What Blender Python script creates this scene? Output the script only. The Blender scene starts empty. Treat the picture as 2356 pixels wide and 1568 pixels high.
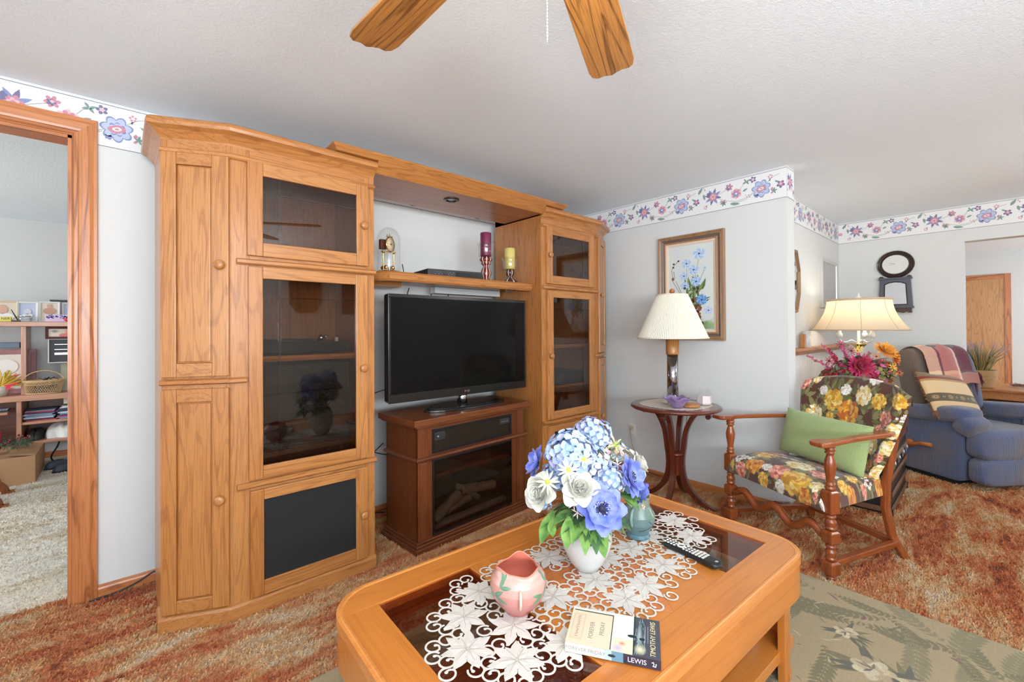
import bpy, bmesh, math, random
import numpy as np
from mathutils import Vector, Matrix
PI = math.pi
S = bpy.context.scene
COL = S.collection
random.seed(7)

# ------------------------------------------------------------------ camera, world, light, exposure
cd = bpy.data.cameras.new('camera')
cam = bpy.data.objects.new('camera', cd)
COL.objects.link(cam)
cd.sensor_width = 36.0
cd.lens = 1014.19 / 2356 * 36
cd.shift_y = -32.6 / 2356
cd.clip_start = 0.05
YAW, PIT, ROL = math.radians(41.73685), math.radians(.35458), math.radians(-.3342)
_f = Vector((math.sin(YAW) * math.cos(PIT), math.cos(YAW) * math.cos(PIT), math.sin(PIT)))
_r = Vector((math.cos(YAW), -math.sin(YAW), 0))
_u = _r.cross(_f)
_r2 = math.cos(ROL) * _r + math.sin(ROL) * _u
_u2 = -math.sin(ROL) * _r + math.cos(ROL) * _u
cam.matrix_world = Matrix(((_r2.x, _u2.x, -_f.x, -3.49356), (_r2.y, _u2.y, -_f.y, -2.96477), (_r2.z, _u2.z, -_f.z, 1.29548), (0, 0, 0, 1)))
S.camera = cam
S.view_settings.view_transform = 'Standard'
S.view_settings.look = 'None'
S.view_settings.exposure = 0.0
S.view_settings.gamma = 1.0
S.view_settings.use_curve_mapping = False

world = bpy.data.worlds.new('sky')
S.world = world
world.use_nodes = True
world.node_tree.nodes['Background'].inputs[0].default_value = (0.86, 0.93, 1.0, 1)
world.node_tree.nodes['Background'].inputs[1].default_value = 0.9

def area_light(name, loc, target, sx, sy, power, color):
    l = bpy.data.lights.new(name, 'AREA')
    l.shape = 'RECTANGLE'; l.size = sx; l.size_y = sy; l.energy = power; l.color = color
    o = bpy.data.objects.new(name, l); COL.objects.link(o)
    o.location = loc
    o.rotation_euler = (Vector(target) - Vector(loc)).to_track_quat('-Z', 'Y').to_euler()
    return o
# daylight entering through the windows of the room (south and west walls, behind the camera) and of the two rooms next door
area_light('daylight_south', (-3.7, -5.5, 1.45), (-2.0, 0, 12), 2.6, 1.4, 350, (0.86, 0.93, 1.0))
area_light('daylight_west', (-5.4, -4.2, 1.45), (0, -3.0, 7), 1.8, 1.4, 80, (0.86, 0.93, 1.0))
area_light('daylight_study', (-6.9, 1.7, 1.5), (-3.9, 1.4, 0.2), 1.6, 1.4, 85, (0.94, 0.97, 1.0))
area_light('daylight_hall', (5.2, -5.4, 1.6), (5.2, -3, 1.0), 1.6, 1.4, 75, (0.88, 0.94, 1.0))

# ------------------------------------------------------------------ object helpers
def setp(o, **k):
    for a, v in k.items():
        if v is not None:
            o[a] = v
def empty(name, label, cat, loc=(0, 0, 0), rz=0.0, group=None):
    o = bpy.data.objects.new(name, None)
    COL.objects.link(o)
    o.location = loc; o.rotation_euler = (0, 0, rz)
    o.empty_display_size = 0.05
    setp(o, label=label, category=cat, group=group)
    return o
def tag(o, label, cat, group=None):
    setp(o, label=label, category=cat, group=group)
    return o

class MB:
    """collects geometry for one mesh object"""
    def __init__(s):
        s.v = []; s.f = []; s.m = []; s.sm = []; s.col = []; s.x = None
    def _add(s, vs, fs, m=0, smooth=False):
        n = len(s.v)
        if s.x is not None:
            vs = [s.x @ Vector(v) for v in vs]
        s.v += [tuple(v) for v in vs]
        for f in fs:
            s.f.append(tuple(i + n for i in f)); s.m.append(m); s.sm.append(smooth)
        return s
    def box(s, a, b, m=0):
        x0, y0, z0 = a; x1, y1, z1 = b
        if x0 > x1: x0, x1 = x1, x0
        if y0 > y1: y0, y1 = y1, y0
        if z0 > z1: z0, z1 = z1, z0
        vs = [(x0, y0, z0), (x1, y0, z0), (x1, y1, z0), (x0, y1, z0), (x0, y0, z1), (x1, y0, z1), (x1, y1, z1), (x0, y1, z1)]
        return s._add(vs, [(0, 3, 2, 1), (4, 5, 6, 7), (0, 1, 5, 4), (1, 2, 6, 5), (2, 3, 7, 6), (3, 0, 4, 7)], m)
    def prism(s, pts, z0, z1, m=0, axis='z', smooth=False):
        """closed polygon extruded; axis z: pts (x,y); axis y: pts (x,z); axis x: pts (y,z)"""
        a = 0
        for i in range(len(pts)):
            j = (i + 1) % len(pts)
            a += pts[i][0] * pts[j][1] - pts[j][0] * pts[i][1]
        if (a < 0) != (axis == 'y'):
            pts = pts[::-1]
        def mk(p, z):
            return (p[0], p[1], z) if axis == 'z' else ((p[0], z, p[1]) if axis == 'y' else (z, p[0], p[1]))
        n = len(pts)
        if axis == 'y':
            pass
        vs = [mk(p, z0) for p in pts] + [mk(p, z1) for p in pts]
        fs = [tuple(range(n))[::-1], tuple(range(n, 2 * n))]
        s._add(vs, fs, m)
        k = len(s.v) - 2 * n
        for i in range(n):
            j = (i + 1) % n
            s.f.append((k + i, k + j, k + n + j, k + n + i)); s.m.append(m); s.sm.append(smooth)
        return s
    def lathe(s, prof, seg=24, c=(0, 0, 0), m=0, caps=True, smooth=True, sx=1, sy=1):
        vs = []
        for r, z in prof:
            for k in range(seg):
                t = 2 * PI * k / seg
                vs.append((c[0] + r * math.cos(t) * sx, c[1] + r * math.sin(t) * sy, c[2] + z))
        fs = []
        n = len(prof)
        for i in range(n - 1):
            for k in range(seg):
                q = (k + 1) % seg
                fs.append((i * seg + k, i * seg + q, (i + 1) * seg + q, (i + 1) * seg + k))
        s._add(vs, fs, m, smooth)
        b = len(s.v) - n * seg
        if caps:
            s.f.append(tuple(b + k for k in range(seg))[::-1]); s.m.append(m); s.sm.append(False)
            s.f.append(tuple(b + (n - 1) * seg + k for k in range(seg))); s.m.append(m); s.sm.append(False)
        return s
    def tube(s, pts, r, seg=8, m=0, closed=False, flat=1.0, up=None, caps=True):
        pts = [Vector(p) for p in pts]
        n = len(pts)
        rs = r if isinstance(r, (list, tuple)) else [r] * n
        vs = []; prev = None
        for i, p in enumerate(pts):
            a = pts[(i - 1) % n] if (closed or i > 0) else pts[i]
            b = pts[(i + 1) % n] if (closed or i < n - 1) else pts[i]
            t = (b - a)
            t = t.normalized() if t.length > 1e-9 else Vector((0, 0, 1))
            if up is not None:
                u = Vector(up); u = (u - t * u.dot(t)).normalized()
            elif prev is None:
                u = Vector((0, 0, 1)) if abs(t.z) < .9 else Vector((1, 0, 0))
                u = (u - t * u.dot(t)).normalized()
            else:
                u = (prev - t * prev.dot(t))
                u = u.normalized() if u.length > 1e-6 else prev
            prev = u
            w = t.cross(u)
            for k in range(seg):
                an = 2 * PI * (k + .5) / seg
                vs.append(p + (u * math.cos(an) * flat + w * math.sin(an)) * rs[i])
        fs = []
        for i in range(n if closed else n - 1):
            j = (i + 1) % n
            for k in range(seg):
                q = (k + 1) % seg
                fs.append((i * seg + k, i * seg + q, j * seg + q, j * seg + k))
        s._add(vs, fs, m, seg > 4)
        if not closed and caps:
            b = len(s.v) - n * seg
            s.f.append(tuple(b + k for k in range(seg))[::-1]); s.m.append(m); s.sm.append(False)
            s.f.append(tuple(b + (n - 1) * seg + k for k in range(seg))); s.m.append(m); s.sm.append(False)
        return s
    def sweep(s, path, prof, m=0, closed=False, up=(0, 0, 1)):
        """profile (out, up) swept along a horizontal polyline with mitred corners; 'out' is to the right of travel"""
        n = len(path)
        P = [Vector(p) for p in path]; up = Vector(up)
        vs = []
        for i in range(n):
            d0 = (P[i] - P[i - 1]).normalized() if (i > 0 or closed) else None
            d1 = (P[(i + 1) % n] - P[i]).normalized() if (i < n - 1 or closed) else None
            if d0 is None: d0 = d1
            if d1 is None: d1 = d0
            n0 = d0.cross(up).normalized(); n1 = d1.cross(up).normalized()
            bi = (n0 + n1)
            bi = bi / max(bi.dot(n0), .2) if bi.length > 1e-6 else n0
            for a, b in prof:
                vs.append(P[i] + bi * a + up * b)
        k = len(prof); fs = []
        for i in range(n if closed else n - 1):
            j = (i + 1) % n
            for q in range(k):
                w = (q + 1) % k
                fs.append((i * k + q, i * k + w, j * k + w, j * k + q))
        s._add(vs, fs, m)
        if not closed:
            b = len(s.v) - n * k
            s.f.append(tuple(b + q for q in range(k))[::-1]); s.m.append(m); s.sm.append(False)
            s.f.append(tuple(b + (n - 1) * k + q for q in range(k))); s.m.append(m); s.sm.append(False)
        return s
    def grid(s, fn, nu, nv, m=0, smooth=True, wrapu=False):
        vs = [fn(i / (nu if wrapu else nu - 1), j / (nv - 1)) for j in range(nv) for i in range(nu)]
        fs = []
        for j in range(nv - 1):
            for i in range(nu if wrapu else nu - 1):
                q = (i + 1) % nu
                fs.append((j * nu + i, j * nu + q, (j + 1) * nu + q, (j + 1) * nu + i))
        return s._add(vs, fs, m, smooth)
    def poly(s, pts, m=0, smooth=False):
        return s._add(pts, [tuple(range(len(pts)))], m, smooth)
    def ball(s, c, r, m=0, seg=12, ring=8, sc=(1, 1, 1)):
        vs = [(c[0], c[1], c[2] - r * sc[2])]
        for i in range(1, ring):
            a = -PI / 2 + PI * i / ring
            for k in range(seg):
                t = 2 * PI * k / seg
                vs.append((c[0] + r * sc[0] * math.cos(a) * math.cos(t), c[1] + r * sc[1] * math.cos(a) * math.sin(t), c[2] + r * sc[2] * math.sin(a)))
        vs.append((c[0], c[1], c[2] + r * sc[2]))
        fs = [(0, 1 + (k + 1) % seg, 1 + k) for k in range(seg)]
        for i in range(ring - 2):
            for k in range(seg):
                q = (k + 1) % seg
                fs.append((1 + i * seg + k, 1 + i * seg + q, 1 + (i + 1) * seg + q, 1 + (i + 1) * seg + k))
        t = len(vs) - 1; b = 1 + (ring - 2) * seg
        fs += [(b + k, b + (k + 1) % seg, t) for k in range(seg)]
        return s._add(vs, fs, m, True)
    def build(s, name, mats, parent=None, loc=(0, 0, 0), rot=(0, 0, 0), bevel=0, bseg=2, label=None, kind=None, sub=0, solid=0, fix=True, cols=None, smooth=None):
        me = bpy.data.meshes.new(name)
        me.from_pydata(s.v, [], s.f)
        if not isinstance(mats, (list, tuple)): mats = [mats]
        for q in mats: me.materials.append(q)
        me.polygons.foreach_set('material_index', s.m)
        me.polygons.foreach_set('use_smooth', s.sm if smooth is None else [smooth] * len(s.f))
        if cols is not None:
            ca = me.color_attributes.new('pattern', 'FLOAT_COLOR', 'POINT')
            a = np.ones((len(s.v), 4), dtype=np.float32); a[:, :3] = np.asarray(cols, dtype=np.float32).reshape(-1, 3)
            ca.data.foreach_set('color', a.ravel())
        me.update()
        if fix:
            bm = bmesh.new(); bm.from_mesh(me); bmesh.ops.recalc_face_normals(bm, faces=bm.faces); bm.to_mesh(me); bm.free()
        o = bpy.data.objects.new(name, me)
        COL.objects.link(o)
        o.location = loc; o.rotation_euler = rot
        if parent is not None: o.parent = parent
        if bevel:
            md = o.modifiers.new('bevel', 'BEVEL'); md.width = bevel; md.segments = bseg; md.limit_method = 'ANGLE'; md.angle_limit = math.radians(35); md.harden_normals = False
        if solid:
            md = o.modifiers.new('solid', 'SOLIDIFY'); md.thickness = solid; md.offset = 0
        if sub:
            md = o.modifiers.new('sub', 'SUBSURF'); md.levels = sub; md.render_levels = sub
        setp(o, label=label, kind=kind)
        return o

def copy_tree(o, parent=None):
    c = o.copy(); COL.objects.link(c); c.parent = parent
    for ch in [k for k in bpy.data.objects if k.parent is o]:
        copy_tree(ch, c)
    return c
def text_mesh(name, body, size, mat, parent, mw, ext=0.0004, align='CENTER', shear=0.0, label=None, spacing=1.0):
    cu = bpy.data.curves.new(name, 'FONT')
    cu.body = body; cu.size = size; cu.extrude = ext; cu.align_x = align; cu.align_y = 'CENTER'; cu.shear = shear; cu.space_character = spacing
    t = bpy.data.objects.new(name + '_tmp', cu); COL.objects.link(t)
    dg = bpy.context.evaluated_depsgraph_get()
    me = bpy.data.meshes.new_from_object(t.evaluated_get(dg))
    bpy.data.objects.remove(t); bpy.data.curves.remove(cu)
    me.transform(mw)
    me.materials.clear(); me.materials.append(mat)
    o = bpy.data.objects.new(name, me); COL.objects.link(o); o.parent = parent
    setp(o, label=label)
    return o
def frame_m(o, x, y):
    """matrix whose axes are x, y and their cross product, at origin o"""
    x = Vector(x).normalized(); y = Vector(y); y = (y - x * y.dot(x)).normalized(); z = x.cross(y)
    return Matrix(((x.x, y.x, z.x, o[0]), (x.y, y.y, z.y, o[1]), (x.z, y.z, z.z, o[2]), (0, 0, 0, 1)))

# ------------------------------------------------------------------ materials
def srgb(r, g, b):
    f = lambda c: (c / 255 / 12.92) if c / 255 <= .04045 else ((c / 255 + .055) / 1.055) ** 2.4
    return (f(r), f(g), f(b))
class NT:
    def __init__(s, name):
        s.mat = bpy.data.materials.new(name); s.mat.use_nodes = True
        s.t = s.mat.node_tree; s.b = s.t.nodes['Principled BSDF']; s.out = s.t.nodes['Material Output']
    def n(s, typ, ins=None, **k):
        nd = s.t.nodes.new(typ)
        for a, v in k.items(): setattr(nd, a, v)
        for a, v in (ins or {}).items():
            if isinstance(v, bpy.types.NodeSocket): s.t.links.new(v, nd.inputs[a])
            else: nd.inputs[a].default_value = v
        return nd
    def l(s, a, b): s.t.links.new(a, b)
    def coord(s, sc=(1, 1, 1), rnd=True, kind='Object'):
        tc = s.n('ShaderNodeTexCoord')
        v = tc.outputs[kind]
        if rnd:
            oi = s.n('ShaderNodeObjectInfo')
            ml = s.n('ShaderNodeMath', {0: oi.outputs['Random'], 1: 17.0}, operation='MULTIPLY')
            cb = s.n('ShaderNodeCombineXYZ', {0: ml.outputs[0], 1: ml.outputs[0], 2: ml.outputs[0]})
            v = s.n('ShaderNodeVectorMath', {0: v, 1: cb.outputs[0]}, operation='ADD').outputs[0]
        return s.n('ShaderNodeMapping', {0: v, 3: sc}).outputs[0]
    def noise(s, v, scale, detail=3, rough=.55, dist=0):
        return s.n('ShaderNodeTexNoise', {'Vector': v, 'Scale': scale, 'Detail': detail, 'Roughness': rough, 'Distortion': dist})
    def ramp(s, f, stops, mode='LINEAR'):
        r = s.n('ShaderNodeValToRGB', {0: f}); cr = r.color_ramp; cr.interpolation = mode
        while len(cr.elements) < len(stops): cr.elements.new(.5)
        for e, (p, c) in zip(cr.elements, stops):
            e.position = p; e.color = (*c, 1) if len(c) == 3 else c
        return r.outputs[0]
    def mix(s, f, a, b, mode='MIX'):
        nd = s.n('ShaderNodeMix', data_type='RGBA', blend_type=mode)
        for i, v in ((0, f), (6, a), (7, b)):
            if isinstance(v, bpy.types.NodeSocket): s.t.links.new(v, nd.inputs[i])
            elif i == 0: nd.inputs[i].default_value = v
            else: nd.inputs[i].default_value = (*v, 1) if len(v) == 3 else v
        return nd.outputs[2]
    def math(s, op, a, b=0.0):
        return s.n('ShaderNodeMath', {0: a, 1: b}, operation=op).outputs[0]
    def bump(s, h, strength=.3, dist=.01):
        b = s.n('ShaderNodeBump', {'Height': h, 'Strength': strength, 'Distance': dist})
        s.l(b.outputs[0], s.b.inputs['Normal'])
    def base(s, c):
        if isinstance(c, bpy.types.NodeSocket): s.l(c, s.b.inputs['Base Color'])
        else: s.b.inputs['Base Color'].default_value = (*c, 1)
    def set(s, **k):
        for a, v in k.items(): s.b.inputs[a.replace('_', ' ')].default_value = v

def plain(name, c, rough=.5, metal=0, spec=.5, var=.0, vs=8, bump=0, bs=40, coat=0, sheen=0):
    t = NT(name)
    v = t.coord()
    if var:
        nz = t.noise(v, vs)
        t.base(t.mix(nz.outputs[0], tuple(x * (1 - var) for x in c), tuple(min(1, x * (1 + var)) for x in c)))
    else: t.base(c)
    t.set(Roughness=rough, Metallic=metal)
    t.b.inputs['Specular IOR Level'].default_value = spec
    if coat: t.b.inputs['Coat Weight'].default_value = coat; t.b.inputs['Coat Roughness'].default_value = .1
    if sheen: t.b.inputs['Sheen Weight'].default_value = sheen
    if bump: t.bump(t.noise(v, bs, 4).outputs[0], bump, .004)
    return t.mat
def wood(name, base, dark, light=None, axis='z', rough=.35, ring=9.0, gs=1.0, amt=.55, coat=.25, fib=.35):
    """cathedral grain: contour lines of a noise stretched along the grain, plus fine pores"""
    t = NT(name)
    s0 = {'x': (.10, 1, 1), 'y': (1, .10, 1), 'z': (1, 1, .10)}[axis]
    s1 = {'x': (.025, 1, 1), 'y': (1, .025, 1), 'z': (1, 1, .025)}[axis]
    v = t.coord(tuple(a * gs for a in s0))
    big = t.noise(v, 6.5, 2, .5, .3).outputs[0]
    rings = t.math('SINE', t.math('MULTIPLY', big, ring * 2 * PI))
    line = t.ramp(rings, [(0.0, (0, 0, 0)), (.62, (0.12,) * 3), (.93, (1, 1, 1)), (1.0, (.75,) * 3)])
    v2 = t.coord(tuple(a * gs for a in s1))
    fine = t.noise(v2, 210, 3, .6).outputs[0]
    pores = t.ramp(fine, [(.36, (1, 1, 1)), (.52, (0, 0, 0))])
    lt = light or tuple(min(1, c * 1.18) for c in base)
    patch = t.ramp(t.noise(v, 2.2, 1).outputs[0], [(.3, lt), (.7, base)])
    brk = t.ramp(t.noise(v2, 60, 2).outputs[0], [(.35, (.35,) * 3), (.6, (1, 1, 1))])
    lm = t.mix(1.0, line, brk, 'MULTIPLY')
    c = t.mix(t.math('MULTIPLY', lm, amt), patch, dark)
    c = t.mix(t.math('MULTIPLY', pores, fib), c, dark)
    t.base(c)
    t.set(Roughness=rough)
    t.b.inputs['Coat Weight'].default_value = coat; t.b.inputs['Coat Roughness'].default_value = .22
    t.bump(fine, .06, .002)
    return t.mat

OB, OD, OL = srgb(178, 115, 58), srgb(124, 68, 30), srgb(190, 132, 76)
M = {}
for ax in 'xyz':
    M['oak_' + ax] = wood('golden_oak_grain_' + ax, OB, OD, OL, ax, rough=.34, ring=13, gs=1.25, amt=.50, fib=.42)
    M['trim_' + ax] = wood('door_trim_oak_' + ax, srgb(192, 118, 70), srgb(122, 62, 30), srgb(202, 132, 80), ax, amt=.8, ring=7, gs=1.1)
    M['cherry_' + ax] = wood('dark_cherry_' + ax, srgb(108, 56, 30), srgb(56, 26, 14), srgb(128, 70, 36), ax, rough=.3, amt=.3, fib=.3, coat=.3)
    M['table_' + ax] = wood('honey_veneer_' + ax, srgb(196, 118, 48), srgb(148, 78, 32), srgb(204, 128, 56), ax, rough=.3, amt=.3, fib=.22, ring=6)
    M['mahog_' + ax] = wood('mahogany_' + ax, srgb(92, 38, 24), srgb(44, 16, 12), srgb(112, 50, 30), ax, rough=.25, amt=.35, fib=.25, coat=.5)
    M['maple_' + ax] = wood('red_maple_' + ax, srgb(138, 68, 32), srgb(70, 28, 14), srgb(160, 84, 40), ax, rough=.25, amt=.35, fib=.25, coat=.5)
M['veneer_dark'] = wood('reddish_veneer', srgb(172, 110, 72), srgb(118, 66, 40), srgb(182, 120, 80), 'x', amt=.5, ring=8)
M['paint'] = plain('white_wall_paint', srgb(216, 218, 216), .75, bump=.05, bs=90)
M['paint_warm'] = plain('study_wall_paint', srgb(206, 206, 204), .8, bump=.05, bs=90)
M['black'] = plain('black_plastic', (.012, .012, .013), .3)
M['black_matte'] = plain('black_matte', (.010, .010, .011), .8)
M['darkgrey'] = plain('dark_grey_plastic', (.035, .035, .038), .45)
M['grey'] = plain('grey_plastic', (.25, .25, .26), .45)
M['white_gloss'] = plain('white_glazed_ceramic', srgb(208, 209, 206), .18, coat=.5)
M['white_matte'] = plain('white_matte', srgb(232, 232, 228), .7)
M['ivory'] = plain('ivory_plastic', srgb(225, 222, 212), .5)
M['brass'] = plain('polished_brass', (.72, .50, .20), .2, metal=1)
M['chrome'] = plain('chrome', (.75, .75, .78), .12, metal=1)
M['steel'] = plain('brushed_steel', (.5, .5, .52), .35, metal=1)
M['cord_black'] = plain('black_cord', (.015, .015, .018), .5)
M['cord_clear'] = plain('clear_cord', srgb(150, 145, 135), .4)

def glass_tint(name, tint, refl=.9, rough=.0):
    t = NT(name)
    tr = t.n('ShaderNodeBsdfTransparent', {0: (*tint, 1)})
    gl = t.n('ShaderNodeBsdfGlossy', {0: (refl, refl, refl, 1), 'Roughness': rough})
    bf = t.n('ShaderNodeNewGeometry'); ior = t.math('SUBTRACT', 1.5, t.math('MULTIPLY', bf.outputs['Backfacing'], .8333))
    fr = t.n('ShaderNodeFresnel', {'IOR': ior})
    mx = t.n('ShaderNodeMixShader', {0: fr.outputs[0], 1: tr.outputs[0], 2: gl.outputs[0]})
    t.l(mx.outputs[0], t.out.inputs[0])
    return t.mat
M['smoked'] = glass_tint('smoked_glass', (.70, .65, .60), 1.0)
M['bevel_glass'] = glass_tint('bevelled_glass', (.75, .70, .66), 1.0, .05)
M['clear'] = glass_tint('clear_glass', (.97, .975, .97), 1.0)
M['tableglass'] = glass_tint('bronze_table_glass', (.74, .60, .54), .9)

# ceiling, carpets
t = NT('stippled_ceiling'); v = t.coord(rnd=False)
t.base(srgb(238, 248, 255)); t.set(Roughness=.9)
t.bump(t.noise(v, 95, 5, .65).outputs[0], .32, .010); M['ceiling'] = t.mat
def carpet(name, cols, fine, sc=1.0, bump=.9):
    t = NT(name); v = t.coord(rnd=False)
    st = t.n('ShaderNodeMapping', {0: v, 2: (0, 0, math.radians(-28)), 3: (.45, 1.25, 1)}).outputs[0]
    a = t.noise(st, 5.5 * sc, 4, .6, .6).outputs[0]
    b = t.noise(st, 26 * sc, 5, .7, .4).outputs[0]
    m = t.math('ADD', t.math('MULTIPLY', a, .62), t.math('MULTIPLY', b, .38))
    c = t.ramp(m, [(.36 + .07 * i, q) for i, q in enumerate(cols)])
    f = t.noise(v, 160 * sc, 3, .8).outputs[0]
    tuft = t.n('ShaderNodeTexVoronoi', {'Vector': v, 'Scale': 150 * sc, 'Randomness': 1.0}).outputs[0]
    c = t.mix(fine, c, t.ramp(f, [(.3, (.25,) * 3), (.7, (.95,) * 3)]), 'OVERLAY')
    t.base(c); t.set(Roughness=.95)
    t.b.inputs['Specular IOR Level'].default_value = .1
    t.b.inputs['Sheen Weight'].default_value = .25
    h = t.math('ADD', t.math('MULTIPLY', f, .7), t.math('ADD', t.math('MULTIPLY', b, .8), t.math('MULTIPLY', tuft, .5)))
    t.bump(h, bump, .02)
    return t.mat
M['shag'] = carpet('rust_brown_shag', [srgb(122, 58, 26), srgb(218, 106, 44), srgb(236, 156, 92), srgb(246, 196, 140), srgb(252, 220, 184)], .35)
M['beige'] = carpet('beige_plush', [srgb(206, 182, 150), srgb(230, 214, 188), srgb(240, 228, 208), srgb(246, 238, 224)], .2, bump=.6)
M['pattern'] = None
def painted(name, rough=.8, bump=0, bs=300, sheen=0, coat=0):
    t = NT(name)
    a = t.n('ShaderNodeVertexColor', layer_name='pattern')
    t.base(a.outputs[0]); t.set(Roughness=rough)
    if sheen: t.b.inputs['Sheen Weight'].default_value = sheen
    if coat: t.b.inputs['Coat Weight'].default_value = coat
    if bump: t.bump(t.noise(t.coord(rnd=False), bs, 3).outputs[0], bump, .004)
    return t.mat

# ------------------------------------------------------------------ painting of flat patterns (weave, print, picture) into per-vertex colour
class Canvas:
    def __init__(s, w, h, c, n=1200):
        """w,h in metres, n points along the longer side"""
        q = n / max(w, h); s.w, s.h = w, h
        s.nx, s.ny = max(2, int(w * q)), max(2, int(h * q))
        s.X, s.Y = np.meshgrid(np.linspace(0, w, s.nx), np.linspace(0, h, s.ny))
        s.a = np.zeros((s.ny, s.nx, 3)); s.a[:] = c
        s.rng = np.random.RandomState(3)
    def put(s, mask, c, al=1.0):
        mk = np.clip(mask, 0, 1)[..., None] * al
        s.a = s.a * (1 - mk) + np.array(c) * mk
    def win(s, x, y, r):
        i0, i1 = np.searchsorted(s.X[0], [x - r, x + r]); j0, j1 = np.searchsorted(s.Y[:, 0], [y - r, y + r])
        return slice(max(j0, 0), max(j1, 0)), slice(max(i0, 0), max(i1, 0))
    def ell(s, x, y, rx, ry, c, ang=0, soft=.15, al=1.0):
        w = s.win(x, y, max(rx, ry) * 1.3)
        X = s.X[w] - x; Y = s.Y[w] - y
        if X.size == 0: return
        u = X * math.cos(ang) + Y * math.sin(ang); v = -X * math.sin(ang) + Y * math.cos(ang)
        d = np.sqrt((u / rx) ** 2 + (v / ry) ** 2)
        mk = np.clip((1 - d) / soft, 0, 1)[..., None] * al
        s.a[w] = s.a[w] * (1 - mk) + np.array(c) * mk
    def leaf(s, x, y, ln, wd, ang, c, c2=None, al=1.0):
        w = s.win(x + ln / 2 * math.cos(ang), y + ln / 2 * math.sin(ang), ln * .75)
        X = s.X[w] - x; Y = s.Y[w] - y
        if X.size == 0: return
        u = (X * math.cos(ang) + Y * math.sin(ang)) / ln; v = (-X * math.sin(ang) + Y * math.cos(ang)) / wd
        prof = np.where((u > 0) & (u < 1), np.sin(PI * np.clip(u, 0, 1) ** .8), 0)
        mk = np.clip((prof - np.abs(v)) * 8, 0, 1)[..., None] * al
        s.a[w] = s.a[w] * (1 - mk) + np.array(c) * mk
        if c2 is not None:
            mk = (np.clip((prof * .9 - np.abs(v)) * 8, 0, 1) * np.clip(1 - np.abs(v) * 9, 0, 1))[..., None]
            s.a[w] = s.a[w] * (1 - mk) + np.array(c2) * mk
    def line(s, pts, wd, c, al=1.0):
        for (x0, y0), (x1, y1) in zip(pts[:-1], pts[1:]):
            L = math.hypot(x1 - x0, y1 - y0) + 1e-9
            w = s.win((x0 + x1) / 2, (y0 + y1) / 2, L / 2 + wd * 2)
            X = s.X[w]; Y = s.Y[w]
            if X.size == 0: continue
            t = np.clip(((X - x0) * (x1 - x0) + (Y - y0) * (y1 - y0)) / L ** 2, 0, 1)
            d = np.hypot(X - x0 - t * (x1 - x0), Y - y0 - t * (y1 - y0))
            mk = np.clip((wd / 2 - d) / (wd * .3) + .5, 0, 1)[..., None] * al
            s.a[w] = s.a[w] * (1 - mk) + np.array(c) * mk
    def rect(s, x0, y0, x1, y1, c, al=1.0):
        mk = ((s.X >= x0) & (s.X <= x1) & (s.Y >= y0) & (s.Y <= y1)).astype(float)
        s.put(mk, c, al)
    def bloom(s, x, y, r, cols, petals=7, layers=4, ang=0, ruffle=.12):
        """ruffled bloom: rings of petals painted outside in"""
        for L in range(layers):
            k = 1 - L / layers; n = max(3, int(petals * (0.6 + .5 * k)))
            for i in range(n):
                a = ang + 2 * PI * (i + .5 * (L % 2)) / n + s.rng.uniform(-.12, .12)
                c = cols[(i + L) % len(cols)]; q = s.rng.uniform(.86, 1.12)
                d = r * .58 * k
                s.ell(x + d * math.cos(a), y + d * math.sin(a), r * .46 * (k * .6 + .4), r * .34 * (k * .6 + .4), tuple(min(1, v * q) for v in c), a, .2)
                s.line([(x + d * .4 * math.cos(a), y + d * .4 * math.sin(a)), (x + d * 1.5 * math.cos(a), y + d * 1.5 * math.sin(a))], r * .05, tuple(v * .7 for v in c), .5)
    def speck(s, amt, sc=1):
        nz = s.rng.normal(0, amt, (s.ny, s.nx, 1)); s.a = np.clip(s.a * (1 + nz), 0, 1)
    def mesh(s, name, mat, fn, parent=None, label=None, back=None, **k):
        """fn(u,v) arrays in 0..1 -> X,Y,Z arrays"""
        U = s.X / s.w; V = s.Y / s.h
        P = np.stack(fn(U, V), -1).reshape(-1, 3)
        me = bpy.data.meshes.new(name)
        nx, ny = s.nx, s.ny
        idx = np.arange(nx * ny).reshape(ny, nx)
        q = np.stack([idx[:-1, :-1], idx[:-1, 1:], idx[1:, 1:], idx[1:, :-1]], -1).reshape(-1, 4)
        me.vertices.add(len(P)); me.vertices.foreach_set('co', P.ravel())
        me.loops.add(q.size); me.loops.foreach_set('vertex_index', q.ravel())
        me.polygons.add(len(q)); me.polygons.foreach_set('loop_start', np.arange(0, q.size, 4)); me.polygons.foreach_set('loop_total', np.full(len(q), 4))
        me.polygons.foreach_set('use_smooth', np.ones(len(q), bool))
        me.update(calc_edges=True)
        ca = me.color_attributes.new('pattern', 'FLOAT_COLOR', 'POINT')
        c = np.ones((len(P), 4), np.float32); c[:, :3] = s.a.reshape(-1, 3); ca.data.foreach_set('color', c.ravel())
        me.materials.append(mat)
        o = bpy.data.objects.new(name, me); COL.objects.link(o); o.parent = parent
        setp(o, label=label)
        return o
M['print'] = painted('printed_colours', .6)
M['satinprint'] = painted('glossy_print', .3, coat=.3)
M['fabric'] = painted('woven_print', .9, bump=.4, bs=500, sheen=.3)
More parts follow.
